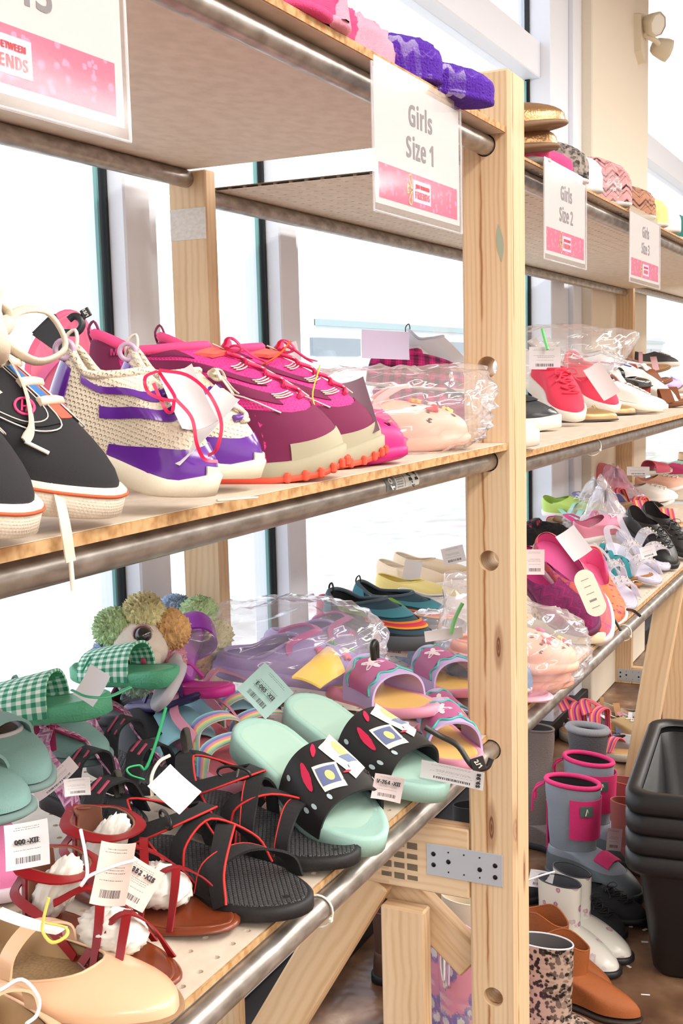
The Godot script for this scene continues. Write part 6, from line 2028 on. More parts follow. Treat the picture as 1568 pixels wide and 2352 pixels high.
	clog("peach_clog", "peach clog with charms inside clear bag beside the drilled post", xf, 0.27, 1, {"mat": peach, "strap": pale, "charms": [[-0.55, 0.55, "heart", Color(0.80, 0.10, 0.14)], [0.25, 0.42, "star", Color(0.90, 0.75, 0.30)], [0.05, 0.62, "disc", Color(0.85, 0.86, 0.82)], [0.55, 0.72, "flower", Color(0.78, 0.12, 0.40)], [-0.15, 0.78, "flower", Color(0.85, 0.55, 0.15)]]}, "bagged peach pair")
	xf = toe_at(930, 1010, y, 0.26, 27)
	clog("peach_clog", "pale pink clog inside clear bag behind the magenta clogs", xf, 0.26, -1, {"mat": pale}, "bagged peach pair")
	var bc := on_y(935, 1035, y)
	bag("plastic_bag", "clear plastic bag over the peach clogs on the middle shelf", Vector3(bc.x - 0.03, y + 0.062, bc.z - 0.06), Vector3(0.20, 0.077, 0.135), -0.95, 3, Vector3(0.05, 0.03, -0.02))
	# --- things at the back by the window
	card_px("blank lilac paper card standing behind the bagged clogs", [[832, 757, 0.0], [941, 763, 0.05], [828, 822, 0.0]], 2.15, "lilac_blank", 0.003, "paper_card", "card")
	xf = toe_at(770, 962, y, 0.17, 10)
	slipper("plaid_slipper", "magenta plaid slipper behind the barcode tag", toe_at(760, 990, y, 0.17, 10), 0.17, 1, {"upper": plaid(Color(0.70, 0.06, 0.36), Color(0.30, 0.03, 0.18)), "cuff": M(Color(0.75, 0.66, 0.50), 0.9), "fuzz": 0.001})
	var pd := plaid(Color(0.76, 0.05, 0.42), Color(0.22, 0.03, 0.16))
	for k in 2:
		slipper("plaid_slipper", ["magenta plaid slipper with wide cuff next to the post", "magenta plaid slipper under its pair by the post"][k], [toe_xz(1065, 880, -1.02, y + 0.075, 0.25, 28, 6.0), toe_xz(1075, 960, -1.00, y, 0.25, 22)][k], 0.25, [-1, 1][k], {"upper": pd, "fuzz": 0.001, "cuff": pd, "cuff_r": 0.013, "top": [[0.0, 0.085], [0.5, 0.08], [1.0, 0.09]]}, "plaid slippers by the post")
	for k in 2:
		xf = [toe_xz(1045, 860, -1.18, y + 0.020, 0.25, 20, 12.0), toe_xz(1095, 850, -1.14, y + 0.030, 0.25, 22, 12.0)][k]
		sneaker("slip_on_shoe", ["white slip-on shoe with lilac lining beside the paper card", "tall white slip-on shoe with lilac lining touching the drilled post"][k], xf, 0.25, 1, {"upper": M(Color(0.85, 0.85, 0.88), 0.7), "sole": M(Color(0.9, 0.9, 0.9), 0.6), "lining": M(Color(0.72, 0.50, 0.68), 0.8), "collar": M(Color(0.75, 0.75, 0.80), 0.7), "collar_r": 0.004, "pull": M(Color(0.25, 0.2, 0.25), 0.8), "hi": [0.075, 0.095][k], "W": 0.10}, "white and lilac slip-ons")
func plaid(a: Color, b: Color) -> StandardMaterial3D:
	var key := "plaid%s" % a
	if not mats.has(key):
		var im := Image.create(64, 64, false, Image.FORMAT_RGB8)
		for y in 64:
			for x in 64:
				var k := (1 if x % 32 < 14 else 0) + (1 if y % 32 < 14 else 0)
				var c := a.lerp(b, k * 0.5)
				if x % 32 == 22 or y % 32 == 22: c = c.lerp(Color.WHITE, 0.3)
				im.set_pixel(x, y, c)
		mats[key] = MT(ImageTexture.create_from_image(im), 0.9, {"tri": 18.0})
	return mats[key]
func zig(a: Color, b: Color, c: Color, n := 64, per := 16) -> StandardMaterial3D:
	var key := "zig%s%s%s%d" % [a, b, c, per]
	if not mats.has(key):
		var im := Image.create(n, n, false, Image.FORMAT_RGB8)
		for y in n:
			for x in n:
				var v := (y + absi(x % per - per / 2)) % 32
				im.set_pixel(x, y, b if v < 5 else (c if v > 12 and v < 15 else a))
		mats[key] = MT(ImageTexture.create_from_image(im), 0.95, {"tri": 14.0, "n": "fuzz", "ns": 0.6})
	return mats[key]
func spots(bg: Color, fg: Color, sd: int, n: int, r0: int, r1: int, rough := 0.8, tri := 9.0, ringc = null) -> StandardMaterial3D:
	var key := "spots%s%s%d" % [bg, fg, sd]
	if not mats.has(key):
		var im := Image.create(128, 128, false, Image.FORMAT_RGB8)
		im.fill(bg)
		var r := rnd(sd)
		for k in n:
			var c := Vector2i(r.randi() % 128, r.randi() % 128)
			var q := r0 + r.randi() % (r1 - r0 + 1)
			for dy in range(-q - 1, q + 2):
				for dx in range(-q - 1, q + 2):
					var d := Vector2(dx, dy * (0.7 + 0.5 * r.randf())).length()
					if d <= q: im.set_pixel((c.x + dx + 128) % 128, (c.y + dy + 128) % 128, ringc if (ringc != null and d < q * 0.5) else fg)
		mats[key] = MT(ImageTexture.create_from_image(im), rough, {"tri": tri})
	return mats[key]
func toe_xz(px: float, py: float, z: float, y: float, L: float, deg: float, pitch := 0.0, roll := 0.0) -> Transform3D:
	var toe := on_z(px, py, z)
	toe.y = y
	var d := Vector3(sin(deg_to_rad(deg)), 0, cos(deg_to_rad(deg)))
	var p := deg_to_rad(pitch)
	return place(toe - d * L * cos(p) + Vector3(0, L * sin(p), 0), toe, roll)
func top_shelf():
	var y := S_TOP
	var pink := M(Color(0.94, 0.56, 0.66), 0.95, {"n": "fuzz", "tri": 24.0, "ns": 1.0})
	var hot := M(Color(0.86, 0.20, 0.42), 0.9, {"n": "fuzz", "tri": 24.0, "ns": 0.6})
	slipper("fuzzy_slipper", "pale pink fluffy slipper with hot pink inside on the top shelf", toe_xz(800, 100, -0.664, y, 0.34, 42), 0.34, 1, {"sole": pink, "upper": pink, "cuff": pink, "lining": hot, "fuzz": 0.012, "cuff_r": 0.026, "W": 0.16, "top": [[0.0, 0.12], [0.5, 0.11], [1.0, 0.11]]})
	slipper("fuzzy_slipper", "pale pink fluffy slipper behind the Girls Size 1 sign", toe_xz(905, 165, -0.70, y, 0.32, 48), 0.32, -1, {"sole": pink, "upper": pink, "cuff": pink, "lining": hot, "fuzz": 0.012, "cuff_r": 0.024, "W": 0.14, "top": [[0.0, 0.10], [0.5, 0.09], [1.0, 0.095]]})
	slipper("hot_pink_slipper", "hot pink slipper toe at the open end of the top shelf", toe_xz(628, 20, -0.70, y, 0.22, -80), 0.26, -1, {"sole": hot, "upper": hot, "cuff": hot, "fuzz": 0.006})
	var nim := Image.create(128, 128, false, Image.FORMAT_RGB8)
	for yy in 128:
		for xx in 128:
			var v := (yy + absi(xx % 22 - 11)) % 128
			var jag := (xx * 7 + yy * 13) % 5
			var cc := Color(0.32, 0.13, 0.62)
			if v > 40 and v < 52: cc = Color(0.84, 0.81, 0.88)
			elif v > 58 and v < 62: cc = Color(0.72, 0.42, 0.72)
			elif v > 96 and v < 100 and jag > 1: cc = Color(0.55, 0.45, 0.78)
			nim.set_pixel(xx, yy, cc)
	var nord := MT(ImageTexture.create_from_image(nim), 0.95, {"tri": 7.0, "n": "fuzz", "ns": 0.6})
	slipper("knit_slipper", "purple knit slipper with white zigzag hanging over the Size 1 sign", toe_xz(1020, 250, -0.652, y + 0.002, 0.28, 14), 0.28, 1, {"upper": nord, "sole": nord, "fuzz": 0.004, "W": 0.125, "top": [[0.0, 0.06], [0.5, 0.06], [1.0, 0.085]]}, "purple knit pair")
	slipper("knit_slipper", "purple knit slipper with white zigzag leaning on the drilled post", toe_xz(1135, 296, -0.600, y - 0.020, 0.27, 22, 7.0), 0.27, -1, {"upper": nord, "sole": nord, "fuzz": 0.004, "W": 0.11, "top": [[0.0, 0.05], [0.5, 0.05], [1.0, 0.06]]}, "purple knit pair")
	card_px("small white square tag behind the purple knit slippers", [[1080, 208, 0.0], [1120, 210, 0.0], [1082, 236, 0.0]], 1.98, "white_blank", 0.001)
	var au := M(Color(0.62, 0.45, 0.28), 0.3, {"metal": 0.75, "n": "leath", "tri": 14.0, "ns": 0.4})
	for k in 2:
		var gm := flat("gold_moccasin", ["metallic gold bow moccasin just right of the drilled post", "metallic gold moccasin stacked on its pair by the post"][k], toe_xz([1302, 1288][k], [310, 330][k], [-0.605, -0.62][k], y + [0.022, -0.012][k], 0.31, [26, 22][k], -5.0), 0.31, [1, -1][k], {"sole": M(Color(0.42, 0.30, 0.20), 0.6), "upper": au, "lining": M(Color(0.75, 0.65, 0.62), 0.8), "bow": M(Color(0.45, 0.30, 0.18), 0.5), "xt": 0.56, "hh": 0.085, "W": 0.115}, "gold moccasins")
		gm.basis = gm.basis * Basis.from_scale(Vector3(1, 1.55, 1))
	var grey_l := spots(Color(0.62, 0.58, 0.54), Color(0.16, 0.15, 0.15), 4, 60, 4, 9, 0.95, 14.0)
	var zeb := zig(Color(0.90, 0.62, 0.62), Color(0.12, 0.09, 0.10), Color(0.16, 0.10, 0.12), 64, 32)
	var rows := [
		["hot pink fluffy slipper under the gold moccasin", 1265, 402, -0.655, 20, hot, hot, 0.27],
		["hot pink fluffy slipper next to the grey leopard one", 1318, 428, -0.655, 24, hot, hot, 0.27],
		["grey leopard fluffy slipper between the hot pink ones", 1352, 445, -0.655, 20, grey_l, M(Color(0.85, 0.80, 0.72), 0.9), 0.26],
		["cream and grey slipper behind the hot pink ones", 1368, 420, -0.80, 20, M(Color(0.84, 0.78, 0.70), 0.95, {"n": "fuzz", "tri": 24.0}), grey_l, 0.27],
		["white slipper with pink lining by the bag", 1385, 462, -0.66, 18, M(Color(0.90, 0.86, 0.90), 0.9, {"n": "fuzz", "tri": 24.0}), hot, 0.25],
		["hot pink fluffy slipper beside the zebra slippers", 1408, 462, -0.70, 26, hot, hot, 0.27],
		["pink slipper with black zebra stripes above the glaring sign", 1450, 512, -0.655, 22, zeb, zeb, 0.27],
		["pink zebra slipper with dark ears behind its pair", 1490, 520, -0.70, 26, zeb, M(Color(0.08, 0.09, 0.09), 0.95), 0.27],
		["brown and pink zebra slipper toe past the striped pair", 1505, 525, -0.655, 22, zig(Color(0.75, 0.55, 0.45), Color(0.2, 0.13, 0.12), Color(0.2, 0.13, 0.12), 64, 32), zeb, 0.25],
		["pale yellow slipper past the zebra pair", 1535, 548, -0.655, 20, M(Color(0.88, 0.80, 0.48), 0.95, {"n": "fuzz", "tri": 24.0}), M(Color(0.9, 0.87, 0.75), 0.95), 0.27],
		["white slipper with teal edge beyond the yellow one", 1562, 560, -0.655, 20, M(Color(0.90, 0.88, 0.84), 0.95), M(Color(0.12, 0.45, 0.42), 0.9), 0.27],
		["dark green slipper at the far top shelf", 1590, 575, -0.66, 20, M(Color(0.10, 0.36, 0.33), 0.95), M(Color(0.9, 0.88, 0.8), 0.95), 0.27]]
	var k := 0
	for r in rows:
		slipper("fuzzy_slipper", r[0], toe_xz(r[1], r[2], r[3], y - D2[0], r[7], r[4]), r[7], 1 if k % 2 == 0 else -1, {"upper": r[5], "cuff": r[6], "fuzz": 0.006, "cuff_r": 0.013, "top": [[0.0, 0.055], [0.5, 0.055], [1.0, 0.06]] if k < 2 else [[0.0, 0.09], [0.5, 0.085], [1.0, 0.13 if r[5] == zeb else 0.10]]}, "slippers on the far top shelf")
		k += 1
	bag("plastic_bag", "small clear bag between pink slippers on the top shelf", on_z(1378, 440, -0.72), Vector3(0.05, 0.045, 0.05), 0.3, 31)
func mid_far():
	var y: float = S_MID - D2[1]
	var off := M(Color(0.88, 0.84, 0.78), 0.6)
	var wht := M(Color(0.88, 0.87, 0.85), 0.55)
	var blk := M(Color(0.07, 0.075, 0.08), 0.55, {"n": "leath", "tri": 16.0, "ns": 0.4})
	var crl := M(Color(0.93, 0.17, 0.27), 0.85, {"n": "fab", "tri": 90.0})
	sneaker("cap_toe_sneaker", "white rubber toe of a magenta sneaker beside the drilled post", toe_xz(1238, 1012, -0.648, y, 0.28, 12), 0.28, 1, {"upper": M(Color(0.62, 0.05, 0.30), 0.8), "sole": off, "lining": M(Color(0.2, 0.1, 0.15), 0.9), "sole_top": [[0.0, 0.03], [0.8, 0.034], [1.0, 0.04]], "over": [["rubber_toe", PI - 0.9, PI + 0.9, 0.0, [[0.0, 0.1], [0.5, 0.42], [1.0, 0.1]], 0.002, off]], "lace": wht, "W": 0.115, "hi": 0.02})
	sneaker("velcro_sneaker", "black velcro sneaker with cream sole behind the cap-toe sneaker", toe_at(1288, 990, y, 0.29, 18), 0.29, -1, {"upper": blk, "sole": off, "lining": M(Color(0.12, 0.10, 0.10), 0.9), "collar": blk, "hi": 0.03, "W": 0.11, "sole_top": [[0.0, 0.045], [0.5, 0.035], [0.8, 0.035], [1.0, 0.042]], "over": [["velcro_strap", PI - 1.6, PI + 1.6, 0.56, 0.70, 0.004, blk], ["velcro_strap", PI - 1.8, PI + 1.8, 0.76, 0.92, 0.004, blk], ["toe_guard", PI - 1.2, PI + 1.2, 0.0, [[0.0, 0.15], [0.5, 0.36], [1.0, 0.15]], 0.002, M(Color(0.10, 0.10, 0.11), 0.25)]]})
	for k in 2:
		var sp := lean([1226, 1292][k], [890, 872][k], [1330, 1400][k], [980, 958][k], y, 0.30)
		sneaker("knit_sneaker", ["coral red knit sneaker next to the black velcro one", "coral red knit sneaker beside the gold flats"][k], sp[0], 0.30, [1, -1][k], {"upper": crl, "sole": off, "lining": crl, "collar": crl, "collar_r": 0.005, "lace": crl, "lace_r": 0.003, "W": 0.105, "hi": 0.02, "sole_top": [[0.0, 0.05], [0.5, 0.038], [0.8, 0.034], [1.0, 0.038]], "sole_bot": [[0.0, 0.0], [0.72, 0.0], [1.0, 0.012]]}, "coral knit pair")
	var gd := M(Color(0.66, 0.52, 0.33), 0.35, {"metal": 0.5})
	for k in 2:
		flat("gold_flat", ["dull gold ballet flat beside the coral sneaker", "dull gold ballet flat under the lilac card"][k], toe_at([1462, 1420][k], [953, 968][k], y, 0.27, [14, 10][k]), 0.27, [1, -1][k], {"sole": M(Color(0.2, 0.17, 0.15), 0.7), "upper": gd, "lining": M(Color(0.10, 0.09, 0.09), 0.8), "bow": M(Color(0.75, 0.62, 0.30), 0.3, {"metal": 0.6})}, "gold flats on the middle shelf")
	for k in 3:
		sneaker("white_sneaker", ["plain cream leather sneaker beside the gold flat", "white sneaker on its side behind the cream one", "white sneaker leaning near the brown sandals"][k], [toe_at(1532, 946, y, 0.29, 16), toe_at(1552, 932, y, 0.29, 8, 22.0, -30.0), toe_at(1500, 950, y, 0.27, 30, 12.0)][k], 0.29, [1, -1, 1][k], {"upper": [off, wht, wht][k], "sole": [off, wht, off][k], "lining": M(Color(0.75, 0.72, 0.68), 0.9), "lace": wht, "bow": false, "W": 0.108, "tongue": off}, "white leather sneakers")
	# high-tops in a clear bag at the window side, tag with green tie
	for k in 2:
		sneaker("white_high_top", ["white high-top sneaker behind the coral sneakers", "white high-top sneaker with iridescent heel beside the rainbow one"][k], [toe_xz(1330, 880, -0.98, y + 0.065, 0.29, 30, 8.0), toe_xz(1352, 870, -1.10, y + 0.085, 0.29, 20, 6.0)][k], 0.29, [1, -1][k], {"upper": M(Color(0.86, 0.86, 0.87), 0.5), "sole": wht, "lining": M(Color(0.8, 0.78, 0.76), 0.9), "hi": 0.05, "lace": wht, "tongue": wht, "W": 0.11}, "white high-top pair")
	bag("plastic_bag", "clear bag over the white high-tops on the middle shelf", on_z(1270, 815, -1.0), Vector3(0.21, 0.085, 0.13), -0.9, 12, Vector3(0.05, 0.02, 0.0))
	card_px("white barcode tag with green tie on the high-top bag", [[1218, 797, 0.0], [1290, 797, 0.0], [1211, 848, 0.0]], 3.18, "white_f", 0.003)
	cable("green_tie", "bright green tie above the barcode tag", "tie", [EYE + ray(1244, 755) * 3.18, EYE + ray(1252, 785) * 3.17, EYE + ray(1257, 803) * 3.16], 0.004, M(Color(0.35, 0.85, 0.40), 0.4), 6)
	var iri := M(Color(0.80, 0.80, 0.80), 0.35)
	for k in 2:
		var t := sneaker("rainbow_sneaker", ["grey white sneaker with rainbow stripe above the black shoes", "grey white sneaker with rainbow stripe behind its partner"][k], toe_xz([1472, 1460][k], [865, 850][k], [-0.92, -1.05][k], y + 0.09 + 0.02 * k, 0.29, 24 + 8 * k, 4.0), 0.29, [1, -1][k], {"upper": iri, "sole": wht, "lining": M(Color(0.2, 0.2, 0.22), 0.9), "lace": wht, "pull": iri, "hi": 0.02, "W": 0.108}, "rainbow striped pair")
		var cs := [Color(0.85, 0.35, 0.25), Color(0.80, 0.20, 0.45), Color(0.20, 0.22, 0.65)]
		for q in 3:
			var st := S()
			tube(st, surf_line(LP, LU, [[PI - 2.4 + q * 0.6, 0.42 + 0.10 * sin(q)], [PI - 2.1 + q * 0.6, 0.55], [PI - 1.75 + q * 0.6, 0.5 - 0.05 * q]], 8, 0.002), 0.0022, 6)
			part("rainbow_stripe", st, M(cs[q], 0.5), t)
	for k in 2:
		flat("patent_shoe", ["black patent strap shoe under the rainbow sneaker", "black patent strap shoe stacked next to the cream sneakers"][k], toe_xz([1488, 1500][k], [905, 885][k], [-0.80, -0.86][k], y + 0.045 + 0.03 * k, 0.27, 40 + 10 * k), 0.27, [1, -1][k], {"sole": M(Color(0.05, 0.05, 0.05), 0.6), "upper": M(Color(0.04, 0.04, 0.045), 0.1, {"cc": 1.0}), "lining": M(Color(0.25, 0.22, 0.2), 0.8), "strap": M(Color(0.04, 0.04, 0.045), 0.15)}, "black patent pair")
	card_px("lilac blank card with black tie over the gold flats", [[1330, 858, 0.0], [1368, 836, 0.0], [1395, 915, -0.03]], 3.05, "pink_blank", 0.004)
	var lth := M(Color(0.42, 0.20, 0.09), 0.6)
	for k in 3:
		var s2 := [["ankle_strap", [[0.30, 1.05, 0.03], [0.05, 0.9, 0.07], [-0.02, 0.0, 0.075], [0.05, -0.9, 0.07], [0.30, -1.05, 0.03]], 0.016, 0.003, lth], ["toe_strap", [[0.70, 1.02, -0.004], [0.66, 0.5, 0.04], [0.66, -0.5, 0.04], [0.70, -1.02, -0.004]], 0.04, 0.003, lth], ["instep_strap", [[0.42, 1.02, 0.0], [0.44, 0.5, 0.065], [0.44, -0.5, 0.065], [0.42, -1.02, 0.0]], 0.025, 0.003, M(Color(0.50, 0.13, 0.08), 0.7)]]
		sandal("leather_sandal", ["rust brown leather sandal beside the white sneaker", "rust brown leather sandal with red instep strap farther along", "brown leather sandal leaning behind the white sneakers"][k], [toe_at(1585, 935, y, 0.28, 20), toe_at(1600, 928, y, 0.28, 14), toe_xz(1540, 880, -0.85, y + 0.08, 0.28, 40, -6.0)][k], 0.28, [1, -1, 1][k], {"sole": M(Color(0.35, 0.18, 0.10), 0.7), "footbed": M(Color(0.55, 0.32, 0.18), 0.7), "straps": s2}, "brown leather sandals")
	var pal := [["rose pink", Color(0.90, 0.48, 0.58)], ["lilac", Color(0.66, 0.56, 0.80)], ["white", Color(0.88, 0.87, 0.87)], ["silver grey", Color(0.62, 0.62, 0.64)], ["pastel pink", Color(0.93, 0.72, 0.78)], ["charcoal", Color(0.16, 0.16, 0.18)]]
	var spot_list := [[1420, 805, -1.10, 0.10], [1450, 800, -1.16, 0.12], [1478, 800, -1.05, 0.13], [1508, 820, -0.95, 0.10], [1540, 800, -1.10, 0.13], [1562, 795, -1.15, 0.14], [1530, 770, -1.25, 0.16], [1568, 850, -0.90, 0.06]]
	for i in spot_list.size():
		var q: Array = spot_list[i]
		any_shoe(i % 5, pal[i % 6], "at the back of the far middle shelf", toe_xz(q[0], q[1], q[2], y + q[3], 0.26, 15 + 12 * (i % 4), -4.0 + 3.0 * (i % 3), 20.0 * sin(i * 2.0)), 0.26, 1 if i % 2 == 0 else -1, "assorted shoes on the far middle shelf")
func any_shoe(kind: int, pc: Array, where: String, xf: Transform3D, L: float, side: int, group: String):
	var c: Color = pc[1]
	var m := M(c, 0.55)
	var w := M(Color(0.90, 0.88, 0.86), 0.6)
	match kind:
		0: sneaker("sneaker", "%s sneaker with white sole %s" % [pc[0], where], xf, L, side, {"upper": m, "sole": w, "lining": m, "lace": w, "bow": false, "nv": 7}, group)
		1: flipflop("flip_flop", "%s flip-flop %s" % [pc[0], where], xf, L, side, {"sole": m, "strap": m}, group)
		2: flat("flat_shoe", "%s ballet flat with bow %s" % [pc[0], where], xf, L, side, {"sole": M(Color(0.3, 0.25, 0.2), 0.7), "upper": m, "lining": M(Color(0.80, 0.70, 0.58), 0.8), "bow": m}, group)
		3: slide("slide_sandal", "%s foam slide %s" % [pc[0], where], xf, L, side, {"sole": m, "strap": m}, group)
		4:
			var s2 := [["toe_strap", [[0.72, 1.02, -0.004], [0.68, 0.5, 0.04], [0.68, -0.5, 0.04], [0.72, -1.02, -0.004]], 0.03, 0.003, m], ["instep_strap", [[0.44, 1.02, 0.0], [0.44, 0.5, 0.065], [0.44, -0.5, 0.065], [0.44, -1.02, 0.0]], 0.018, 0.003, m], ["heel_strap", [[0.40, 1.04, 0.01], [0.06, 0.9, 0.05], [-0.02, 0.0, 0.056], [0.06, -0.9, 0.05], [0.40, -1.04, 0.01]], 0.016, 0.003, m]]
			sandal("strap_sandal", "%s strap sandal with tan footbed %s" % [pc[0], where], xf, L, side, {"sole": M(Color(0.45, 0.33, 0.22), 0.7), "footbed": M(Color(0.74, 0.56, 0.38), 0.7), "straps": s2}, group)
		5: clog("clog", "%s clog %s" % [pc[0], where], xf, L, side, {"mat": m}, group)
func bottom_far():
	var y: float = S_BOT - D2[2]
	var st: SurfaceTool
	var rp := func(x: float, yy: float, d: float) -> Vector3: return EYE + ray(x, yy) * d
	# --- between the near and far bay: back rows seen left of the post
	var navy := M(Color(0.09, 0.20, 0.26), 0.7)
	var blk := M(Color(0.06, 0.06, 0.065), 0.6)
	for k in 2:
		var tie := MT(stripes([Color(0.85, 0.60, 0.20), Color(0.80, 0.25, 0.15), Color(0.75, 0.15, 0.35), Color(0.80, 0.50, 0.15)], 64, true), 0.8)
		var sp := [zspan(748, 1440, -1.25, 935, 1482, -1.02), zspan(800, 1412, -1.33, 1000, 1455, -1.10)][k] as Array
		var tq := M(Color(0.16, 0.42, 0.48), 0.7)
		sneaker("trail_sandal", ["dark teal trail sandal with rainbow strap beside the bagged clogs", "dark teal trail sandal with rainbow strap behind its partner"][k], sp[0], 0.31, [1, -1][k], {"cat": "sandal", "upper": navy, "sole": M(Color(0.26, 0.28, 0.30), 0.7), "lining": M(Color(0.10, 0.11, 0.12), 0.8), "collar": M(Color(0.20, 0.26, 0.30), 0.7), "collar_r": 0.005, "W": 0.125, "hi": 0.012, "pull": blk, "U": {"xt": 0.52, "ow": 0.7}, "sole_top": [[0.0, 0.04], [0.5, 0.03], [1.0, 0.04]], "over": [["rainbow_strap", PI - 1.5, PI + 1.5, 0.34, 0.52, 0.004, tie], ["teal_strap", PI - 1.7, PI + 1.7, 0.62, 0.80, 0.004, tq], ["green_strap", PI - 2.1, PI - 1.3, 0.5, 0.9, 0.005, M(Color(0.40, 0.62, 0.20), 0.7)], ["heel_panel", -0.8, 0.8, 0.2, 0.8, 0.003, tq], ["toe_bumper", PI - 1.2, PI + 1.2, 0.0, 0.2, 0.003, blk]]}, "dark teal trail pair")
	var mid_rows := [
		["pink suede loafer behind the trail sandals", 900, 1412, 930, 1450, Color(0.82, 0.35, 0.45), Color(0.6, 0.25, 0.3)],
		["pink suede loafer beside the glitter flats", 935, 1390, 975, 1430, Color(0.84, 0.40, 0.50), Color(0.6, 0.25, 0.3)],
		["silver glitter flat with wine lining", 930, 1455, 1010, 1500, Color(0.78, 0.74, 0.80), Color(0.36, 0.12, 0.14)],
		["silver glitter flat next to the white loafers", 985, 1430, 1050, 1475, Color(0.80, 0.76, 0.82), Color(0.36, 0.12, 0.14)],
		["white canvas loafer with tan lining by the drilled post", 1040, 1420, 1095, 1460, Color(0.88, 0.86, 0.83), Color(0.55, 0.45, 0.34)],
		["white canvas loafer behind its pair by the post", 1075, 1390, 1130, 1425, Color(0.88, 0.86, 0.83), Color(0.55, 0.45, 0.34)],
		["beige ballet flat standing near the window", 985, 1330, 1040, 1352, Color(0.80, 0.68, 0.54), Color(0.6, 0.45, 0.35)],
		["tan ballet flat in the back row by the post", 1030, 1305, 1080, 1330, Color(0.78, 0.66, 0.52), Color(0.55, 0.4, 0.3)],
		["yellow flat shoe between beige flats and loafers", 1000, 1362, 1065, 1385, Color(0.86, 0.76, 0.40), Color(0.7, 0.6, 0.3)]]
	var k := 0
	for r in mid_rows:
		var toe := on_y(r[3], r[4], y + 0.01)
		toe.z = maxf(toe.z, -1.12)
		sneaker("slip_on_shoe", r[0], toe_at(r[3], r[4], y, 0.29, -8 + 5 * (k % 3)), 0.29, 1 if k % 2 == 0 else -1, {"upper": M(r[5], 0.6), "sole": M(Color(0.86, 0.83, 0.80), 0.7), "lining": M(r[5], 0.85), "collar": M(r[5], 0.6), "U": {"xt": 0.55, "top": [[0.0, 0.075], [0.5, 0.055], [1.0, 0.062]]}, "W": 0.105}, "slip-ons in the back row")
		k += 1
	card_px("white paper tag in the back row behind the glitter flats", [[918, 1285, 0.0], [958, 1292, 0.0], [935, 1328, 0.0]], 3.62, "white_blank", 0.004)
	card_px("lilac barcode card beside the back post row", [[1012, 1262, 0.0], [1062, 1250, 0.0], [1020, 1300, 0.0]], 3.55, "white_g", 0.003)
	card_px("white barcode card above the unicorn slides", [[858, 1445, 0.0], [942, 1455, 0.0], [850, 1500, 0.0]], 2.62, "pink_c", 0.003)
	var jel := M(Color(0.28, 0.46, 0.66), 0.15, {"a": 0.75, "n": "crumple", "tri": 10.0, "ns": 0.8})
	for q in 2:
		clog("glitter_jelly", ["blue glitter jelly clog in the bag beside the post", "blue glitter jelly clog under its partner in the bag"][q], zspan([935, 1000][q], [1530, 1545][q], -1.12, [1060, 1130][q], [1570, 1585][q], -0.90)[0], 0.28, [1, -1][q], {"mat": jel, "strap": M(Color(0.62, 0.72, 0.78), 0.3)}, "blue jelly pair")
	bag("plastic_bag", "glittery clear bag with blue jelly clogs touching the drilled post", on_z(1020, 1490, -0.98), Vector3(0.15, 0.085, 0.12), -0.7, 17)
	card_px("white folded tag with green tie on the blue jelly bag", [[975, 1450, 0.0], [1062, 1440, 0.0], [975, 1475, 0.0]], 2.3, "white_blank", 0.004)
	cable("green_tie", "light green tie standing on the blue jelly bag", "tie", [rp.call(1035, 1455, 2.28), rp.call(1045, 1420, 2.28), rp.call(1062, 1385, 2.28)], 0.004, M(Color(0.40, 0.78, 0.42), 0.4), 8)
	# --- right of the post
	var peach := M(Color(0.93, 0.62, 0.52), 0.5)
	for q in 2:
		clog("peach_clog", ["peach clog with charms bagged on the bottom shelf", "peach clog lying under its partner in the bottom bag"][q], toe_at([1325, 1300][q], [1545, 1592][q], y + [0.045, 0.002][q], 0.28, [10, -14][q], [4.0, 0.0][q]), 0.28, [1, -1][q], {"mat": peach, "charms": [[-0.5, 0.55, "heart", Color(0.78, 0.10, 0.14)], [0.3, 0.45, "star", Color(0.90, 0.72, 0.30)], [-0.2, 0.66, "disc", Color(0.88, 0.87, 0.83)], [0.5, 0.7, "flower", Color(0.80, 0.15, 0.42)], [0.1, 0.4, "flower", Color(0.78, 0.25, 0.40)]]}, "bottom bagged peach pair")
	var pb := on_y(1270, 1580, y)
	bag("plastic_bag", "clear bag over the peach clogs right of the drilled post", Vector3(pb.x, y + 0.078, pb.z - 0.09), Vector3(0.16, 0.095, 0.15), -0.2, 23, Vector3(-0.03, 0.08, -0.03))
	flipflop("flip_flop", "pale pink flip-flop below the bagged peach clogs", toe_at(1270, 1622, y, 0.27, -30), 0.27, 1, {"sole": M(Color(0.88, 0.62, 0.70), 0.5), "strap": M(Color(0.90, 0.72, 0.78), 0.4)})
	slipper("fuzzy_slipper", "small blue fluffy slipper against the drilled post", toe_at(1222, 1590, y + 0.02, 0.2, -10), 0.2, 1, {"upper": M(Color(0.35, 0.50, 0.68), 0.95, {"n": "fuzz", "tri": 24.0}), "fuzz": 0.006})
	sneaker("leopard_slip_on", "cream leopard print slip-on beside the bagged peach clogs", lean(1230, 1440, 1390, 1484, y, 0.30)[0], 0.30, 1, {"upper": spots(Color(0.82, 0.72, 0.52), Color(0.14, 0.10, 0.08), 8, 80, 3, 6), "sole": M(Color(0.88, 0.80, 0.64), 0.7), "lining": M(Color(0.3, 0.25, 0.2), 0.9), "sole_top": [[0.0, 0.034], [1.0, 0.036]], "W": 0.115})
	var td := zig(Color(0.90, 0.45, 0.42), Color(0.72, 0.30, 0.62), Color(0.80, 0.38, 0.60), 64, 32)
	var sps := [lean(1236, 1262, 1402, 1478, y, 0.34), lean(1200, 1300, 1352, 1470, y + 0.02, 0.34)]
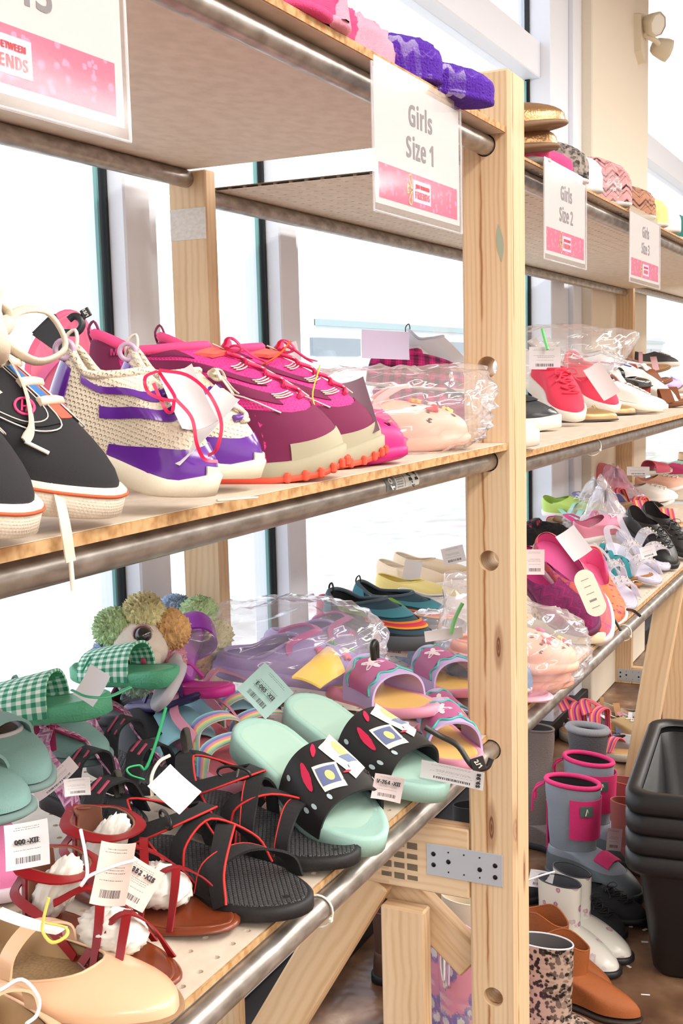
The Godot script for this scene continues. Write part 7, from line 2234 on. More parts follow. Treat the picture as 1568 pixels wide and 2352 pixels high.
	sneaker("tie_dye_slip_on", "orange and violet tie-dye slip-on with thick white sole", sps[0][0] * Transform3D(Basis(Vector3.RIGHT, 0.5), Vector3.ZERO), 0.34, 1, {"upper": td, "sole": M(Color(0.90, 0.87, 0.87), 0.6), "lining": M(Color(0.84, 0.30, 0.55), 0.8), "sole_top": [[0.0, 0.042], [0.5, 0.034], [1.0, 0.036]], "W": 0.12, "hi": 0.01, "U": {"xt": 0.56}}, "tie-dye pair")
	sneaker("tie_dye_slip_on", "magenta tie-dye slip-on next to the leopard shoe", sps[1][0] * Transform3D(Basis(Vector3.RIGHT, 0.4), Vector3.ZERO), 0.34, -1, {"upper": zig(Color(0.50, 0.16, 0.36), Color(0.66, 0.14, 0.44), Color(0.34, 0.12, 0.30), 64, 32), "sole": M(Color(0.32, 0.10, 0.22), 0.7), "lining": M(Color(0.8, 0.2, 0.5), 0.8), "W": 0.12, "U": {"xt": 0.56}}, "tie-dye pair")
	card_px("pinkish card leaning inside the tie-dye shoe", [[1268, 1240, 0.0], [1310, 1212, 0.0], [1325, 1285, -0.03]], 2.85, "white_blank", 0.004)
	card_px("white square label beside the post at the tie-dye shoes", [[1205, 1262, 0.0], [1250, 1262, 0.0], [1205, 1320, 0.0]], 2.6, "pink_d", 0.002)
	var osp := spots(Color(0.90, 0.46, 0.30), Color(0.52, 0.10, 0.34), 15, 26, 3, 6, 0.7, 9.0)
	flat("spotted_flat", "orange flat with plum spots and an oval tag", lean(1322, 1330, 1432, 1432, y, 0.29)[0], 0.29, 1, {"sole": M(Color(0.90, 0.80, 0.80), 0.6), "upper": osp, "lining": M(Color(0.85, 0.3, 0.5), 0.8), "W": 0.11, "xt": 0.55, "hh": 0.07}, "spotted orange pair")
	flat("spotted_flat", "orange flat with plum spots behind the oval tag", lean(1345, 1300, 1400, 1440, y + 0.03, 0.29)[0], 0.29, -1, {"sole": M(Color(0.90, 0.80, 0.80), 0.6), "upper": osp, "lining": M(Color(0.85, 0.3, 0.5), 0.8), "W": 0.11, "xt": 0.55, "hh": 0.07}, "spotted orange pair")
	var ov := thing("oval_tag", "cream oval paper tag on the spotted orange flats", "price tag", Transform3D(Basis(CR, CU, -CF) * Basis(Vector3(0, 0, 1), 0.40), rp.call(1355, 1362, 2.86)))
	st = S()
	st.set_smooth_group(-1)
	var oval := []
	for i in 28: oval.append(Vector3(cos(TAU * i / 28.0) * 0.026, signf(sin(TAU * i / 28.0)) * (0.034 + 0.026 * absf(sin(TAU * i / 28.0))), 0.0))
	for i in 28:
		tri3(st, Vector3.ZERO, oval[i], oval[(i + 1) % 28])
		tri3(st, Vector3(0, 0, -0.001), oval[i] + Vector3(0, 0, -0.001), oval[(i + 1) % 28] + Vector3(0, 0, -0.001))
		quad(st, oval[i], oval[(i + 1) % 28], oval[(i + 1) % 28] + Vector3(0, 0, -0.001), oval[i] + Vector3(0, 0, -0.001))
	part("card", st, M(Color(0.88, 0.83, 0.74), 0.7), ov)
	for q in 5:
		st = S()
		box(st, Vector3(0, 0.035 - 0.018 * q, 0.0004), Vector3(0.02 - 0.002 * (q % 2), 0.0016 + 0.004 * (1 if q == 3 else 0), 0.0004))
		part("printed_line", st, M(Color(0.45, 0.42, 0.40), 0.7), ov)
	# clear jelly sandals with studs
	var clr := M(Color(0.86, 0.84, 0.90), 0.1, {"a": 0.45})
	for q in 3:
		var s2 := [["toe_strap", [[0.76, 1.02, -0.004], [0.72, 0.5, 0.04], [0.72, -0.5, 0.04], [0.76, -1.02, -0.004]], 0.05, 0.004, clr], ["instep_strap", [[0.50, 1.02, 0.0], [0.48, 0.5, 0.06], [0.48, -0.5, 0.06], [0.50, -1.02, 0.0]], 0.04, 0.004, clr], ["heel_strap", [[0.40, 1.04, 0.01], [0.06, 0.9, 0.05], [-0.02, 0.0, 0.056], [0.06, -0.9, 0.05], [0.40, -1.04, 0.01]], 0.02, 0.004, clr]]
		var t := sandal("jelly_sandal", ["clear studded jelly sandal beside the spotted flats", "clear studded jelly sandal next to the teal sandals", "clear studded jelly sandal beside the black lace-up"][q], [lean(1350, 1310, 1455, 1410, y, 0.28), lean(1395, 1260, 1500, 1352, y, 0.28), lean(1420, 1230, 1535, 1318, y, 0.28)][q][0], 0.28, [1, -1, 1][q], {"sole": M(Color(0.80, 0.78, 0.88), 0.2, {"a": 0.6}), "footbed": M(Color(0.82, 0.80, 0.88), 0.3), "straps": s2}, "clear jelly sandals")
		for i in 18:
			st = S()
			var pth := strap_path(LP, s2[i % 2][1], 18, 0.026)
			lathe(st, [[0.0, 0.004], [0.0035, 0.002], [0.004, 0.0]], 6, Transform3D(Basis.IDENTITY, pth[4 + i / 2] + Vector3(0.012 * (1 if i % 4 < 2 else -1), 0, 0)))
			part("stud", st, M(Color(0.80, 0.72, 0.58), 0.25, {"metal": 0.7}), t)
	# teal strappy sandals
	var tl := M(Color(0.10, 0.42, 0.46), 0.8)
	for q in 4:
		var s2 := [["tie_strap", [[0.74, 1.0, -0.004], [0.68, 0.3, 0.045], [0.56, -0.5, 0.055], [0.44, -1.0, 0.0]], 0.014, 0.003, tl], ["tie_strap", [[0.74, -1.0, -0.004], [0.68, -0.3, 0.045], [0.56, 0.5, 0.055], [0.44, 1.0, 0.0]], 0.014, 0.003, tl], ["tie_strap", [[0.56, 1.0, -0.004], [0.50, 0.0, 0.075], [0.34, -1.0, 0.03]], 0.014, 0.003, tl], ["ankle_strap", [[0.34, 1.0, 0.04], [0.05, 0.9, 0.085], [-0.03, 0.0, 0.09], [0.05, -0.9, 0.085], [0.34, -1.0, 0.04], [0.42, 0.0, 0.10], [0.34, 1.0, 0.04]], 0.016, 0.003, tl]]
		sandal("teal_strappy_sandal", ["teal strappy sandal with tan sole near the jelly sandals", "teal strappy sandal with tan sole leaning on its pair", "teal strappy sandal by the far black lace-up", "teal strappy sandal at the far shelf edge"][q], [toe_at(1478, 1352, y, 0.27, -12), toe_at(1500, 1332, y + 0.02, 0.27, 10), toe_at(1590, 1262, y, 0.27, -12), toe_at(1610, 1250, y, 0.27, 4)][q], 0.27, [1, -1, 1, -1][q], {"sole": M(Color(0.48, 0.28, 0.12), 0.6), "footbed": M(Color(0.66, 0.42, 0.20), 0.6), "straps": s2, "th": 0.016}, "teal strappy sandals")
	for q in 2:
		sneaker("black_lace_up", ["black leather lace-up shoe above the jelly sandals", "black leather lace-up shoe at the far shelf edge"][q], [lean(1430, 1200, 1552, 1312, y, 0.30), lean(1470, 1190, 1580, 1290, y, 0.30)][q][0], 0.30, [1, -1][q], {"upper": M(Color(0.075, 0.07, 0.065), 0.4), "sole": blk, "lining": M(Color(0.12, 0.1, 0.1), 0.9), "lace": blk, "W": 0.11}, "black lace-up pair")
	# black fluffy mules with buttons, violet bow sandals, bags
	for q in 2:
		slipper("flower_mule", ["black fluffy mule with pink flower above the tie-dye shoe", "black fluffy mule with gold button beside its pair"][q], toe_at([1262, 1312][q], [1262, 1248][q], y + 0.07, 0.24, [10, 25][q]), 0.24, [1, -1][q], {"upper": M(Color(0.05, 0.045, 0.05), 0.95, {"n": "fuzz", "tri": 24.0}), "fuzz": 0.010, "cuff": spots(Color(0.05, 0.05, 0.05), Color(0.80, 0.15, 0.35), 21, 30, 4, 8), "cuff_r": 0.016, "lining": M(Color(0.5, 0.1, 0.25), 0.9)}, "black flower mules")
	for q in 3:
		bag("plastic_bag", ["crumpled clear bag beside the black flower mule", "crumpled clear bag above the jelly sandals", "crumpled clear bag with pink shoes farther along"][q], on_y([1365, 1392, 1420][q], [1200, 1235, 1165][q], y + 0.06), Vector3(0.12, 0.08, 0.12), 0.4 * q, 41 + q, Vector3(0.02, 0.09, 0.0), [Color(0.97, 0.96, 1.0), Color(0.97, 0.97, 1.0), Color(1.0, 0.75, 0.90)][q], 0.24)
	# pink folded apron-like slipper bag and grey slide at the back
	slide("grey_slide", "pale grey slide lying on top of the far pile", toe_at(1535, 1085, y + 0.12, 0.30, 60), 0.30, 1, {"sole": M(Color(0.76, 0.75, 0.73), 0.5), "footbed": M(Color(0.68, 0.66, 0.64), 0.6), "strap": M(Color(0.80, 0.25, 0.35), 0.5)})
	var pk := M(Color(0.90, 0.45, 0.52), 0.7)
	for q in 2:
		sandal("pink_wrap_sandal", ["coral pink wide-strap sandal on top of the far pile", "coral pink wide-strap sandal beside the grey slide"][q], toe_at([1405, 1435][q], [1122, 1130][q], y + 0.10, 0.30, [25, -30][q], 10.0), 0.30, [1, -1][q], {"sole": pk, "footbed": M(Color(0.88, 0.52, 0.56), 0.7), "th": 0.03, "straps": [["wide_strap", [[0.62, 1.05, -0.02], [0.58, 0.8, 0.06], [0.58, -0.8, 0.06], [0.62, -1.05, -0.02]], 0.10, 0.005, pk], ["heel_strap", [[0.44, 1.04, 0.01], [0.06, 0.9, 0.10], [-0.02, 0.0, 0.11], [0.06, -0.9, 0.10], [0.44, -1.04, 0.01]], 0.035, 0.004, pk]]}, "coral pink wide-strap pair")
	var serape := MT(stripes([Color(0.85, 0.25, 0.45), Color(0.90, 0.55, 0.30), Color(0.60, 0.20, 0.45), Color(0.90, 0.35, 0.50), Color(0.92, 0.70, 0.35), Color(0.85, 0.20, 0.40)]), 0.85)
	for q in 2:
		sandal("serape_sandal", ["tan sandal with pink striped woven strap on the far shelf", "tan sandal with pink striped woven strap behind the black lace-up"][q], toe_at([1520, 1590][q], [1185, 1215][q], y + 0.05, 0.29, [-10, 12][q]), 0.29, [1, -1][q], {"sole": M(Color(0.72, 0.58, 0.42), 0.7), "footbed": M(Color(0.70, 0.50, 0.30), 0.7), "straps": [["woven_strap", [[0.70, 1.02, -0.004], [0.66, 0.5, 0.05], [0.66, -0.5, 0.05], [0.70, -1.02, -0.004]], 0.05, 0.004, serape], ["woven_strap", [[0.40, 1.02, 0.0], [0.30, 0.9, 0.08], [0.30, -0.9, 0.08], [0.40, -1.02, 0.0]], 0.045, 0.004, serape]]}, "striped woven sandals")
	var pal := [["rose pink", Color(0.92, 0.50, 0.62)], ["lilac", Color(0.66, 0.58, 0.82)], ["off-white", Color(0.90, 0.88, 0.86)], ["silver", Color(0.66, 0.66, 0.70)], ["hot pink", Color(0.88, 0.22, 0.50)], ["periwinkle", Color(0.45, 0.45, 0.72)], ["mint", Color(0.55, 0.78, 0.70)], ["tan", Color(0.74, 0.56, 0.38)], ["black", Color(0.07, 0.07, 0.075)], ["peach", Color(0.92, 0.68, 0.58)], ["lime", Color(0.66, 0.80, 0.32)]]
	var r := rnd(77)
	var i := 0
	var used_combo := {}
	for q in [[1330, 1185], [1290, 1205], [1360, 1160], [1390, 1185], [1425, 1190], [1455, 1170], [1480, 1150], [1500, 1135], [1470, 1100], [1440, 1085], [1520, 1110], [1545, 1130], [1560, 1095], [1530, 1062], [1565, 1060], [1555, 1150], [1500, 1210], [1540, 1190], [1475, 1215], [1410, 1150], [1350, 1215], [1585, 1120], [1590, 1080], [1450, 1235], [1330, 1320], [1300, 1330], [1560, 1040]]:
		var kind := (i * 2) % 6
		var c: int = (i * 3 + 1) % 11
		while used_combo.has(kind * 20 + c): c = (c + 1) % 11
		used_combo[kind * 20 + c] = true
		var lift := 0.0 + 0.10 * r.randf()
		var toe := on_y(q[0], q[1], y + lift)
		if toe.z < -1.15: toe.z = -1.15 + 0.1 * r.randf()
		var d := -0.7 + 1.4 * r.randf()
		any_shoe(kind, pal[c], "heaped on the far bottom shelf", place(toe - Vector3(sin(d), -0.05 + 0.2 * r.randf(), cos(d)).normalized() * 0.27, toe, r.randf_range(-30, 30)), 0.27, 1 if i % 2 == 0 else -1, "assorted shoes heaped on the far bottom shelf")
		i += 1
	for q in [[1438, 1072, "white tag with a barcode on top of the far pink pile", 1490, 1072, 1440, 1092, 5.2], [1465, 1260, "small white card by the black lace-up shoe", 1500, 1250, 1475, 1285, 3.5]]:
		card_px(q[2], [[q[0], q[1], 0.0], [q[3], q[4], 0.0], [q[5], q[6], 0.0]], q[7], "white_h", 0.002)
	for q in [[1425, 1320, 1455, 1355, "black hanging tie on the pipe below the spotted flats", 1395, 1405, 1425, 1448], [1430, 1395, 1475, 1415, "black plastic hanger tab over the far pipe edge", 1440, 1400, 1470, 1415]]:
		cable("hanger_strap", q[4], "hanger strap", [rp.call(q[5], q[6], 3.05), rp.call((q[5] + q[7]) * 0.5, (q[6] + q[8]) * 0.5 - 4.0, 3.0), rp.call(q[7], q[8], 2.98)], 0.004, M(Color(0.06, 0.06, 0.06), 0.4), 8)
func floor_items():
	var st: SurfaceTool
	var rp := func(x: float, yy: float, d: float) -> Vector3: return EYE + ray(x, yy) * d
	# --- stack of black storage totes
	var pl := M(Color(0.045, 0.045, 0.05), 0.42, {"n": "grit", "tri": 20.0, "ns": 0.2})
	var base := on_y(1500, 2232, 0.0)
	for k in 4:
		var t := thing("storage_tote", ["black plastic storage tote standing on the floor, lowest of its stack", "black storage tote, second up in the nested stack", "black storage tote, third up in the nested stack", "black storage tote with open top, uppermost of its stack"][k], "storage tote", Transform3D(Basis(Vector3.UP, 0.10), Vector3(base.x + 0.275, 0.055 * k, base.z + 0.185)), "nested black totes")
		var rr := func(hw: float, hd: float, yy: float, cr: float) -> PackedVector3Array:
			var ptz := PackedVector3Array()
			for i in 32:
				var a := TAU * i / 32.0
				var cx := signf(cos(a)) * (hw - cr)
				var cz := signf(sin(a)) * (hd - cr)
				ptz.append(Vector3(cx + cos(a) * cr, yy, cz + sin(a) * cr))
			return ptz
		st = S()
		var H := 0.37
		grid(st, [rr.call(0.01, 0.01, 0.004, 0.005), rr.call(0.27, 0.20, 0.0, 0.04), rr.call(0.285, 0.215, 0.02, 0.05), rr.call(0.325, 0.25, H - 0.06, 0.055), rr.call(0.325, 0.25, H - 0.03, 0.055), rr.call(0.318, 0.243, H - 0.03, 0.05), rr.call(0.28, 0.21, 0.025, 0.05), rr.call(0.01, 0.01, 0.010, 0.005)], false, true, 0)
		part("body", st, pl, t)
		st = S()
		grid(st, [rr.call(0.325, 0.25, H - 0.055, 0.055), rr.call(0.356, 0.28, H - 0.055, 0.07), rr.call(0.360, 0.284, H - 0.045, 0.07), rr.call(0.360, 0.284, H - 0.008, 0.07), rr.call(0.352, 0.276, H, 0.066), rr.call(0.326, 0.25, H, 0.055), rr.call(0.318, 0.243, H - 0.012, 0.05)], false, true, 0)
		part("rim", st, pl, t)
		for sx in [-1.0, 1.0]:
			st = S()
			box(st, Vector3(sx * 0.34, H - 0.062, 0), Vector3(0.03, 0.012, 0.20), 0.003)
			part("handle", st, pl, t)
		for i in 4:
			st = S()
			box(st, Vector3(-0.307, 0.165, -0.12 + i * 0.08), Vector3(0.008, 0.24, 0.012), 0.002, Basis(Vector3(0, 0, 1), 0.09))
			part("rib", st, pl, t)
	# --- pink and grey snow boots
	var gr := M(Color(0.46, 0.49, 0.53), 0.75, {"n": "fuzz", "tri": 14.0, "ns": 0.4})
	var pk := M(Color(0.83, 0.11, 0.36), 0.75, {"n": "fuzz", "tri": 14.0, "ns": 0.4})
	var rb := M(Color(0.30, 0.33, 0.34), 0.5)
	for k in 2:
		var L := 0.34
		var xf: Transform3D = [span(1258, 2010, 0.0, 1462, 2072, 0.0)[0], span(1300, 1945, 0.0, 1448, 1990, 0.0)[0]][k]
		var t := boot("snow_boot", ["pink and grey snow boot with lined cuff behind the drilled post", "pink and grey snow boot standing behind its partner"][k], xf, L, [1, -1][k], {"upper": gr, "sole": M(Color(0.20, 0.22, 0.23), 0.6), "cap": rb, "lining": M(Color(0.12, 0.11, 0.12), 0.95, {"n": "fuzz", "tri": 20.0}), "rim": pk, "rim_r": 0.008, "H": 0.335, "ankle": 0.12, "flare": 1.16, "W": 0.145, "slouch": 0.02, "sole_top": [[0.0, 0.04], [1.0, 0.04]]}, "snow boot pair")
		var f := func(u: float, v: float) -> Vector3: return Vector3(L * (0.26 + 0.245 * cos(u * PI * 0.9 - PI * 0.45)), 0.17 + v * 0.13, sin(u * PI * 0.9 - PI * 0.45) * (0.060 + 0.006 * v))
		st = S()
		shell(st, func(u, v): return f.call(u, v) + Vector3(0.012 + 0.006 * v, 0, 0), 16, 8, -0.003)
		var pn := part("front_panel", st, pk, t)
		st = S()
		shell(st, func(u, v): return f.call(0.66 + 0.2 * u, 0.62 + 0.26 * v) + Vector3(0.020, 0, 0.0035), 6, 6, -0.002)
		var em := part("emblem_patch", st, M(Color(0.24, 0.30, 0.28), 0.7), pn)
		st = S()
		var ctr: Vector3 = f.call(0.76, 0.75) + Vector3(0.0225, 0, 0.006)
		for q in [[-0.010, -0.008, 0.0, 0.010], [0.0, 0.010, 0.006, -0.002], [0.006, -0.002, 0.010, -0.008]]:
			tube(st, spline([ctr + Vector3(0, q[1], q[0]), ctr + Vector3(0, q[3], q[2])], 2), 0.0018, 5)
		part("emblem_mark", st, M(Color(0.80, 0.78, 0.66), 0.6), em)
		st = S()
		shell(st, func(u, v): return Vector3(L * 0.56 + 0.05 * v, 0.115 - 0.018 * v + 0.012 * sin(u * PI), (u - 0.5) * 0.085), 8, 4, -0.004)
		part("toe_patch", st, pk, t)
		st = S()
		tube(st, spline([Vector3(0.0, 0.32, 0.02), Vector3(-0.03, 0.29, 0.035), Vector3(-0.04, 0.22, 0.03)], 10), 0.004, 6)
		tube(st, spline([Vector3(0.0, 0.32, 0.0), Vector3(-0.035, 0.30, 0.01), Vector3(-0.045, 0.25, 0.0)], 10), 0.004, 6)
		part("drawcord", st, pk, t)
		st = S()
		shell(st, func(u, v): return Vector3(0.004, 0.05 + 0.25 * v, (u - 0.5) * 0.03), 4, 8, 0.004)
		part("back_strip", st, pk, t)
	card_px("blank white card resting on the snow boot cuff", [[1252, 1835, 0.0], [1318, 1802, 0.0], [1255, 1842, 0.02]], 3.82, "white_blank", 0.003)
	# --- grey tall boots behind, in a row along the floor
	var tw := M(Color(0.38, 0.33, 0.31), 0.8, {"n": "leath", "tri": 9.0, "ns": 0.7})
	for k in 2:
		boot("tall_boot", ["grey brown tall boot in clear wrap beside the post", "dark grey boot with ribbed grey cuff behind the snow boot"][k], [span(1175, 1930, 0.0, 1290, 1955, 0.0), span(1305, 1870, 0.0, 1400, 1890, 0.0)][k][0], [0.30, 0.29][k], [1, -1][k], {"upper": [tw, M(Color(0.22, 0.21, 0.22), 0.75, {"n": "leath", "tri": 9.0})][k], "sole": M(Color(0.1, 0.1, 0.1), 0.7), "lining": M(Color(0.2, 0.18, 0.18), 0.9), "rim": [tw, M(Color(0.50, 0.50, 0.52), 0.9, {"n": "rib", "tri": 40.0})][k], "rim_r": [0.004, 0.014][k], "H": [0.42, 0.34][k], "slouch": 0.04, "W": 0.125})
	# --- white rain boots with butterfly print
	var bf := spots(Color(0.84, 0.83, 0.79), Color(0.60, 0.32, 0.48), 51, 9, 4, 7, 0.25, 5.0, Color(0.75, 0.62, 0.66))
	for k in 2:
		boot("rain_boot", ["white rain boot with butterfly print beside the tan ankle boots", "white rain boot with butterfly print behind its partner"][k], [span(1235, 2172, 0.0, 1352, 2216, 0.0), span(1272, 2140, 0.0, 1394, 2198, 0.0)][k][0], 0.27, [1, -1][k], {"upper": bf, "sole": M(Color(0.07, 0.07, 0.075), 0.5), "lining": M(Color(0.2, 0.2, 0.22), 0.8), "rim": M(Color(0.10, 0.10, 0.11), 0.4), "H": 0.215, "W": 0.105, "flare": 1.05, "eb": 0.7}, "butterfly rain boots")
	card_px("white tag tied on the butterfly rain boots", [[1213, 1995, 0.0], [1268, 2005, 0.0], [1216, 2035, 0.0]], 3.34, "white_i", 0.006)
	cable("white_zip_tie", "white zip tie on the butterfly rain boots", "zip tie", [rp.call(1212, 2022, 3.32), rp.call(1245, 2010, 3.31), rp.call(1274, 2002, 3.31)], 0.003, M(Color(0.9, 0.9, 0.92), 0.3), 6)
	# --- black low shoes between
	for k in 2:
		sneaker("black_shoe", ["black suede low shoe beside the rain boots", "black shoe under the snow boot toe"][k], [span(1260, 2085, 0.0, 1372, 2132, 0.0), span(1300, 2060, 0.0, 1412, 2105, 0.0)][k][0], 0.29, [1, -1][k], {"upper": M(Color(0.06, 0.06, 0.065), 0.85), "sole": M(Color(0.05, 0.05, 0.05), 0.6), "lining": M(Color(0.1, 0.1, 0.1), 0.9), "W": 0.11, "lace": M(Color(0.05, 0.05, 0.05), 0.6)}, "black low pair")
	# --- tan ankle boots and leopard boots
	var tan := M(Color(0.55, 0.25, 0.09), 0.65, {"n": "fuzz", "tri": 14.0, "ns": 0.3})
	for k in 2:
		boot("ankle_boot", ["tan suede ankle boot with pointed toe on the floor", "tan suede ankle boot against the drilled post"][k], [span(1225, 2285, 0.0, 1390, 2325, 0.0), span(1205, 2210, 0.0, 1318, 2262, 0.0)][k][0], 0.29, [1, -1][k], {"upper": tan, "sole": M(Color(0.12, 0.08, 0.06), 0.6), "lining": tan, "H": 0.17, "W": 0.105, "ankle": 0.085, "foot": {"tr": 0.42, "tp": 1.8}, "dip": 0.012, "sole_top": [[0.0, 0.026], [0.4, 0.012], [1.0, 0.012]]}, "tan ankle boots")
	boot("leopard_boot", "leopard print rain boot with clear loops by the drilled post", span(1180, 2385, 0.0, 1318, 2420, 0.0)[0], 0.29, 1, {"upper": spots(Color(0.72, 0.62, 0.56), Color(0.07, 0.06, 0.06), 61, 120, 3, 6, 0.3, 9.0), "sole": M(Color(0.05, 0.05, 0.05), 0.6), "lining": M(Color(0.3, 0.28, 0.28), 0.8), "rim": M(Color(0.8, 0.8, 0.82), 0.2), "H": 0.27, "W": 0.11})
	# --- dusty pink boots, navy sneakers, sandals, farther boots
	var dp := M(Color(0.62, 0.32, 0.28), 0.6)
	for k in 2:
		boot("pink_ankle_boot", ["dusty pink ankle boot with clear tag by the totes", "dusty pink ankle boot behind its pair by the totes"][k], [span(1400, 1985, 0.0, 1492, 2010, 0.0), span(1395, 1930, 0.0, 1490, 1950, 0.0)][k][0], 0.28, [1, -1][k], {"upper": dp, "sole": M(Color(0.30, 0.16, 0.14), 0.6), "lining": dp, "H": 0.23, "W": 0.11}, "dusty pink boots")
	card_px("clear sleeve price tag on the dusty pink boots", [[1398, 1902, 0.0], [1432, 1905, 0.0], [1388, 1952, 0.0]], 3.78, "pink_e", 0.003)
	for k in 2:
		sneaker("navy_sneaker", ["navy and pink sneaker with coral collar behind the totes", "navy sneaker with pink ovals beside its partner"][k], [span(1385, 1850, 0.0, 1490, 1870, 0.0), span(1460, 1800, 0.0, 1568, 1825, 0.0)][k][0], 0.30, [1, -1][k], {"upper": M(Color(0.19, 0.21, 0.36), 0.7), "sole": M(Color(0.80, 0.80, 0.82), 0.6), "lining": M(Color(0.90, 0.25, 0.32), 0.8), "collar": M(Color(0.88, 0.24, 0.38), 0.8), "collar_r": 0.008, "hi": 0.035, "W": 0.12, "over": [["pink_oval", PI - 2.6, PI - 1.4, 0.55, 0.85, 0.002, M(Color(0.84, 0.30, 0.48), 0.7)], ["pink_oval", PI - 1.2, PI - 0.5, 0.3, 0.55, 0.002, M(Color(0.84, 0.30, 0.48), 0.7)]]}, "navy pink sneakers")
	var serape := MT(stripes([Color(0.85, 0.25, 0.45), Color(0.90, 0.50, 0.30), Color(0.50, 0.20, 0.50), Color(0.90, 0.30, 0.50), Color(0.90, 0.60, 0.35), Color(0.80, 0.20, 0.50)]), 0.85)
	for k in 2:
		sandal("woven_strap_sandal", ["tan wedge sandal with magenta woven straps on the floor", "tan wedge sandal with woven straps behind its partner"][k], [span(1345, 1700, 0.0, 1468, 1762, 0.0), span(1290, 1690, 0.0, 1380, 1720, 0.0)][k][0], 0.36, [1, -1][k], {"sole": M(Color(0.62, 0.56, 0.46), 0.8), "footbed": M(Color(0.66, 0.48, 0.28), 0.7), "th": 0.04, "W": 0.14, "straps": [["woven_strap", [[0.78, 1.02, -0.004], [0.72, 0.3, 0.05], [0.62, -1.02, -0.004]], 0.05, 0.004, serape], ["woven_strap", [[0.50, 1.02, 0.0], [0.32, 0.7, 0.11], [0.22, -0.9, 0.12], [0.25, -1.02, 0.0]], 0.05, 0.004, serape], ["ankle_strap", [[0.24, 1.05, 0.11], [0.02, 0.6, 0.14], [0.02, -0.6, 0.14], [0.24, -1.05, 0.11]], 0.045, 0.004, serape]]}, "magenta woven sandals")
	var pal := [["silver", Color(0.72, 0.72, 0.74)], ["tan", Color(0.66, 0.46, 0.28)], ["slate blue", Color(0.36, 0.42, 0.55)], ["gold", Color(0.66, 0.55, 0.36)], ["white", Color(0.86, 0.85, 0.84)], ["grey", Color(0.45, 0.44, 0.45)], ["rose", Color(0.75, 0.45, 0.48)]]
	var i := 0
	for q in [[1395, 1690, 4], [1440, 1665, 4], [1470, 1690, 4], [1500, 1700, 0], [1530, 1690, 4], [1520, 1735, 0], [1560, 1700, 4], [1500, 1660, 2], [1460, 1650, 4], [1555, 1740, 0]]:
		var toe := on_y(q[0], q[1], 0.0)
		var d := 0.3 * sin(i * 1.7)
		any_shoe(q[2], pal[i % 7], "on the floor %s" % ["by the woven sandal", "behind the wedge sandals", "near the navy sneakers", "next to the far boots"][i % 4], place(toe - Vector3(sin(d), 0, cos(d)) * 0.28, toe), 0.28, 1 if i % 2 == 0 else -1, "assorted shoes on the floor")
		i += 1
	for k in 3:
		boot("far_boot", ["grey brown slouch boot at the far end of the floor row", "pale grey fur boot beside the trestle", "slate grey boot behind the slouch boot"][k], [span(1500, 1690, 0.0, 1590, 1700, 0.0), span(1525, 1640, 0.0, 1600, 1650, 0.0), span(1540, 1665, 0.0, 1620, 1675, 0.0)][k][0], 0.30, 1, {"upper": [tw, M(Color(0.62, 0.58, 0.55), 0.95, {"n": "fuzz", "tri": 20.0}), M(Color(0.40, 0.43, 0.50), 0.8)][k], "sole": M(Color(0.1, 0.1, 0.1), 0.7), "H": [0.26, 0.30, 0.28][k], "slouch": 0.06, "W": 0.125})
	# --- seen under the near shelf, left of the post
	var tie := spots(Color(0.90, 0.60, 0.68), Color(0.55, 0.50, 0.72), 71, 16, 5, 12, 0.25, 3.5, Color(0.90, 0.90, 0.86))
	for k in 2:
		boot("tie_dye_rain_boot", ["pink tie-dye rain boot with lilac cord behind the drilled post", "pink tie-dye rain boot beside the short pine leg"][k], [span(1010, 2420, 0.0, 1120, 2470, 0.0), span(985, 2370, 0.0, 1085, 2420, 0.0)][k][0], 0.29, [1, -1][k], {"upper": tie, "sole": M(Color(0.80, 0.55, 0.62), 0.5), "lining": M(Color(0.90, 0.60, 0.68), 0.7), "rim": M(Color(0.88, 0.62, 0.70), 0.4), "H": 0.30, "W": 0.115}, "tie-dye rain boots")
	for k in 2:
		var t := thing("cord_bundle", ["white looped cord on the tie-dye boot cuff", "lilac looped cord hanging from the tie-dye boots"][k], "cord", Transform3D(Basis.IDENTITY, rp.call(1012 + 12 * k, 2165, 2.75)))
		st = S()
		var r := rnd(3 + k)
		for q in 5:
			var a := r.randf_range(-0.02, 0.02)
			tube(st, spline([Vector3(0, 0.02, 0), Vector3(a, -0.02, 0.01), Vector3(a * 1.5, -0.08 - 0.05 * r.randf(), 0.01), Vector3(a * 0.4, -0.04, 0.0), Vector3(-a, 0.03, 0.01), Vector3(0, 0.02, 0)], 20), 0.0026, 5)
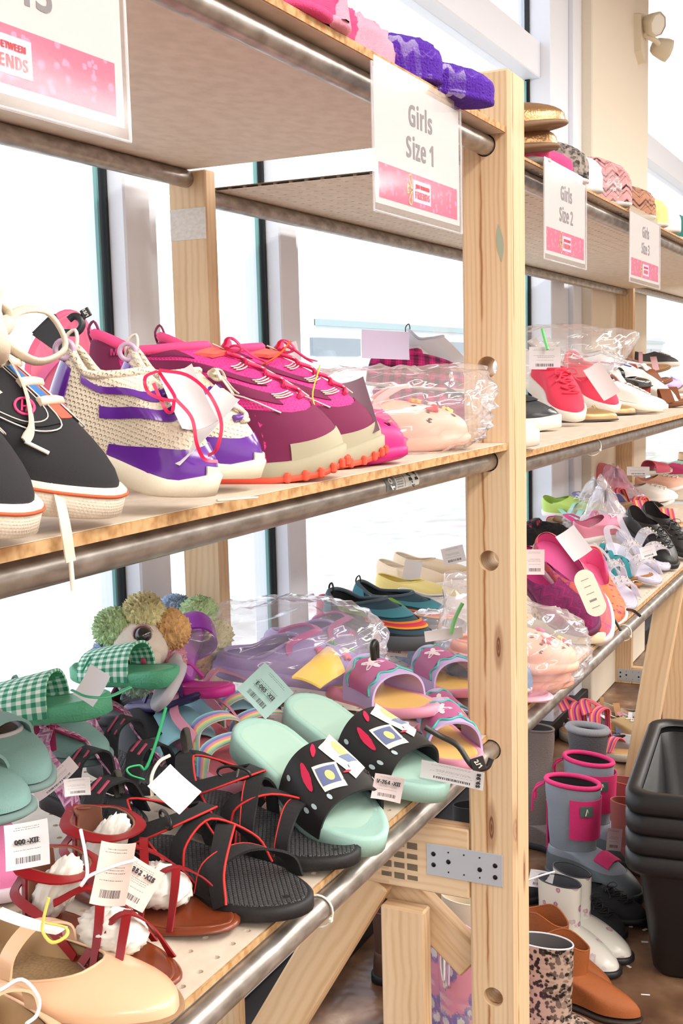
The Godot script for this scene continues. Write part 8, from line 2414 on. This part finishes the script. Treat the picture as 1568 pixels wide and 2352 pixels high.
		part("loops", st, M([Color(0.9, 0.88, 0.88), Color(0.80, 0.68, 0.80)][k], 0.7), t)
	for k in 2:
		boot("beige_boot", ["beige ankle boot lying under the tie beam", "cream ankle boot under the near shelf"][k], [span(990, 2140, 0.0, 1072, 2165, 0.0), span(1015, 2195, 0.0, 1090, 2215, 0.0)][k][0], 0.28, [1, -1][k], {"upper": M([Color(0.74, 0.60, 0.42), Color(0.86, 0.78, 0.66)][k], 0.8), "sole": M(Color(0.5, 0.4, 0.3), 0.7), "H": 0.19, "W": 0.11}, "beige boots")
	flat("black_bow_flat", "black shoe with pink bow strap under the near shelf", span(900, 2440, 0.0, 1060, 2470, 0.0)[0], 0.30, 1, {"sole": M(Color(0.06, 0.05, 0.06), 0.6), "upper": M(Color(0.06, 0.05, 0.06), 0.4), "lining": M(Color(0.70, 0.35, 0.55), 0.8), "strap": M(Color(0.80, 0.45, 0.62), 0.5), "bow": M(Color(0.86, 0.45, 0.62), 0.5)})
	for k in 3:
		boot("dark_boot", ["dark brown boot in the shade under the near shelf", "black boot in the shade behind the short pine leg", "brown boot near the black window base"][k], [on_y(855, 2250, 0.0), on_y(1040, 2060, 0.0), on_y(890, 2210, 0.0)].map(func(p): return place(p, p + Vector3(0.1, 0, 0.25)))[k], 0.28, 1, {"upper": M([Color(0.22, 0.13, 0.09), Color(0.05, 0.05, 0.055), Color(0.30, 0.18, 0.12)][k], 0.7), "sole": M(Color(0.05, 0.05, 0.05), 0.7), "H": [0.2, 0.30, 0.16][k], "W": 0.11})
	# paint flecks on the concrete
	var r := rnd(9)
	for k in 14:
		var p := on_y(1400 + r.randf() * 90, 2120 + r.randf() * 180, 0.0)
		var t := thing("paper_scrap", "tiny white paper scrap on the brown floor by the totes", "paper scrap", Transform3D(Basis(Vector3.UP, r.randf() * TAU), p + Vector3(0, 0.0006, 0)), "paper scraps")
		st = S()
		box(st, Vector3.ZERO, Vector3(0.008 + 0.016 * r.randf(), 0.0006, 0.005 + 0.006 * r.randf()))
		part("scrap", st, M(Color(0.86, 0.86, 0.86), 0.7), t)
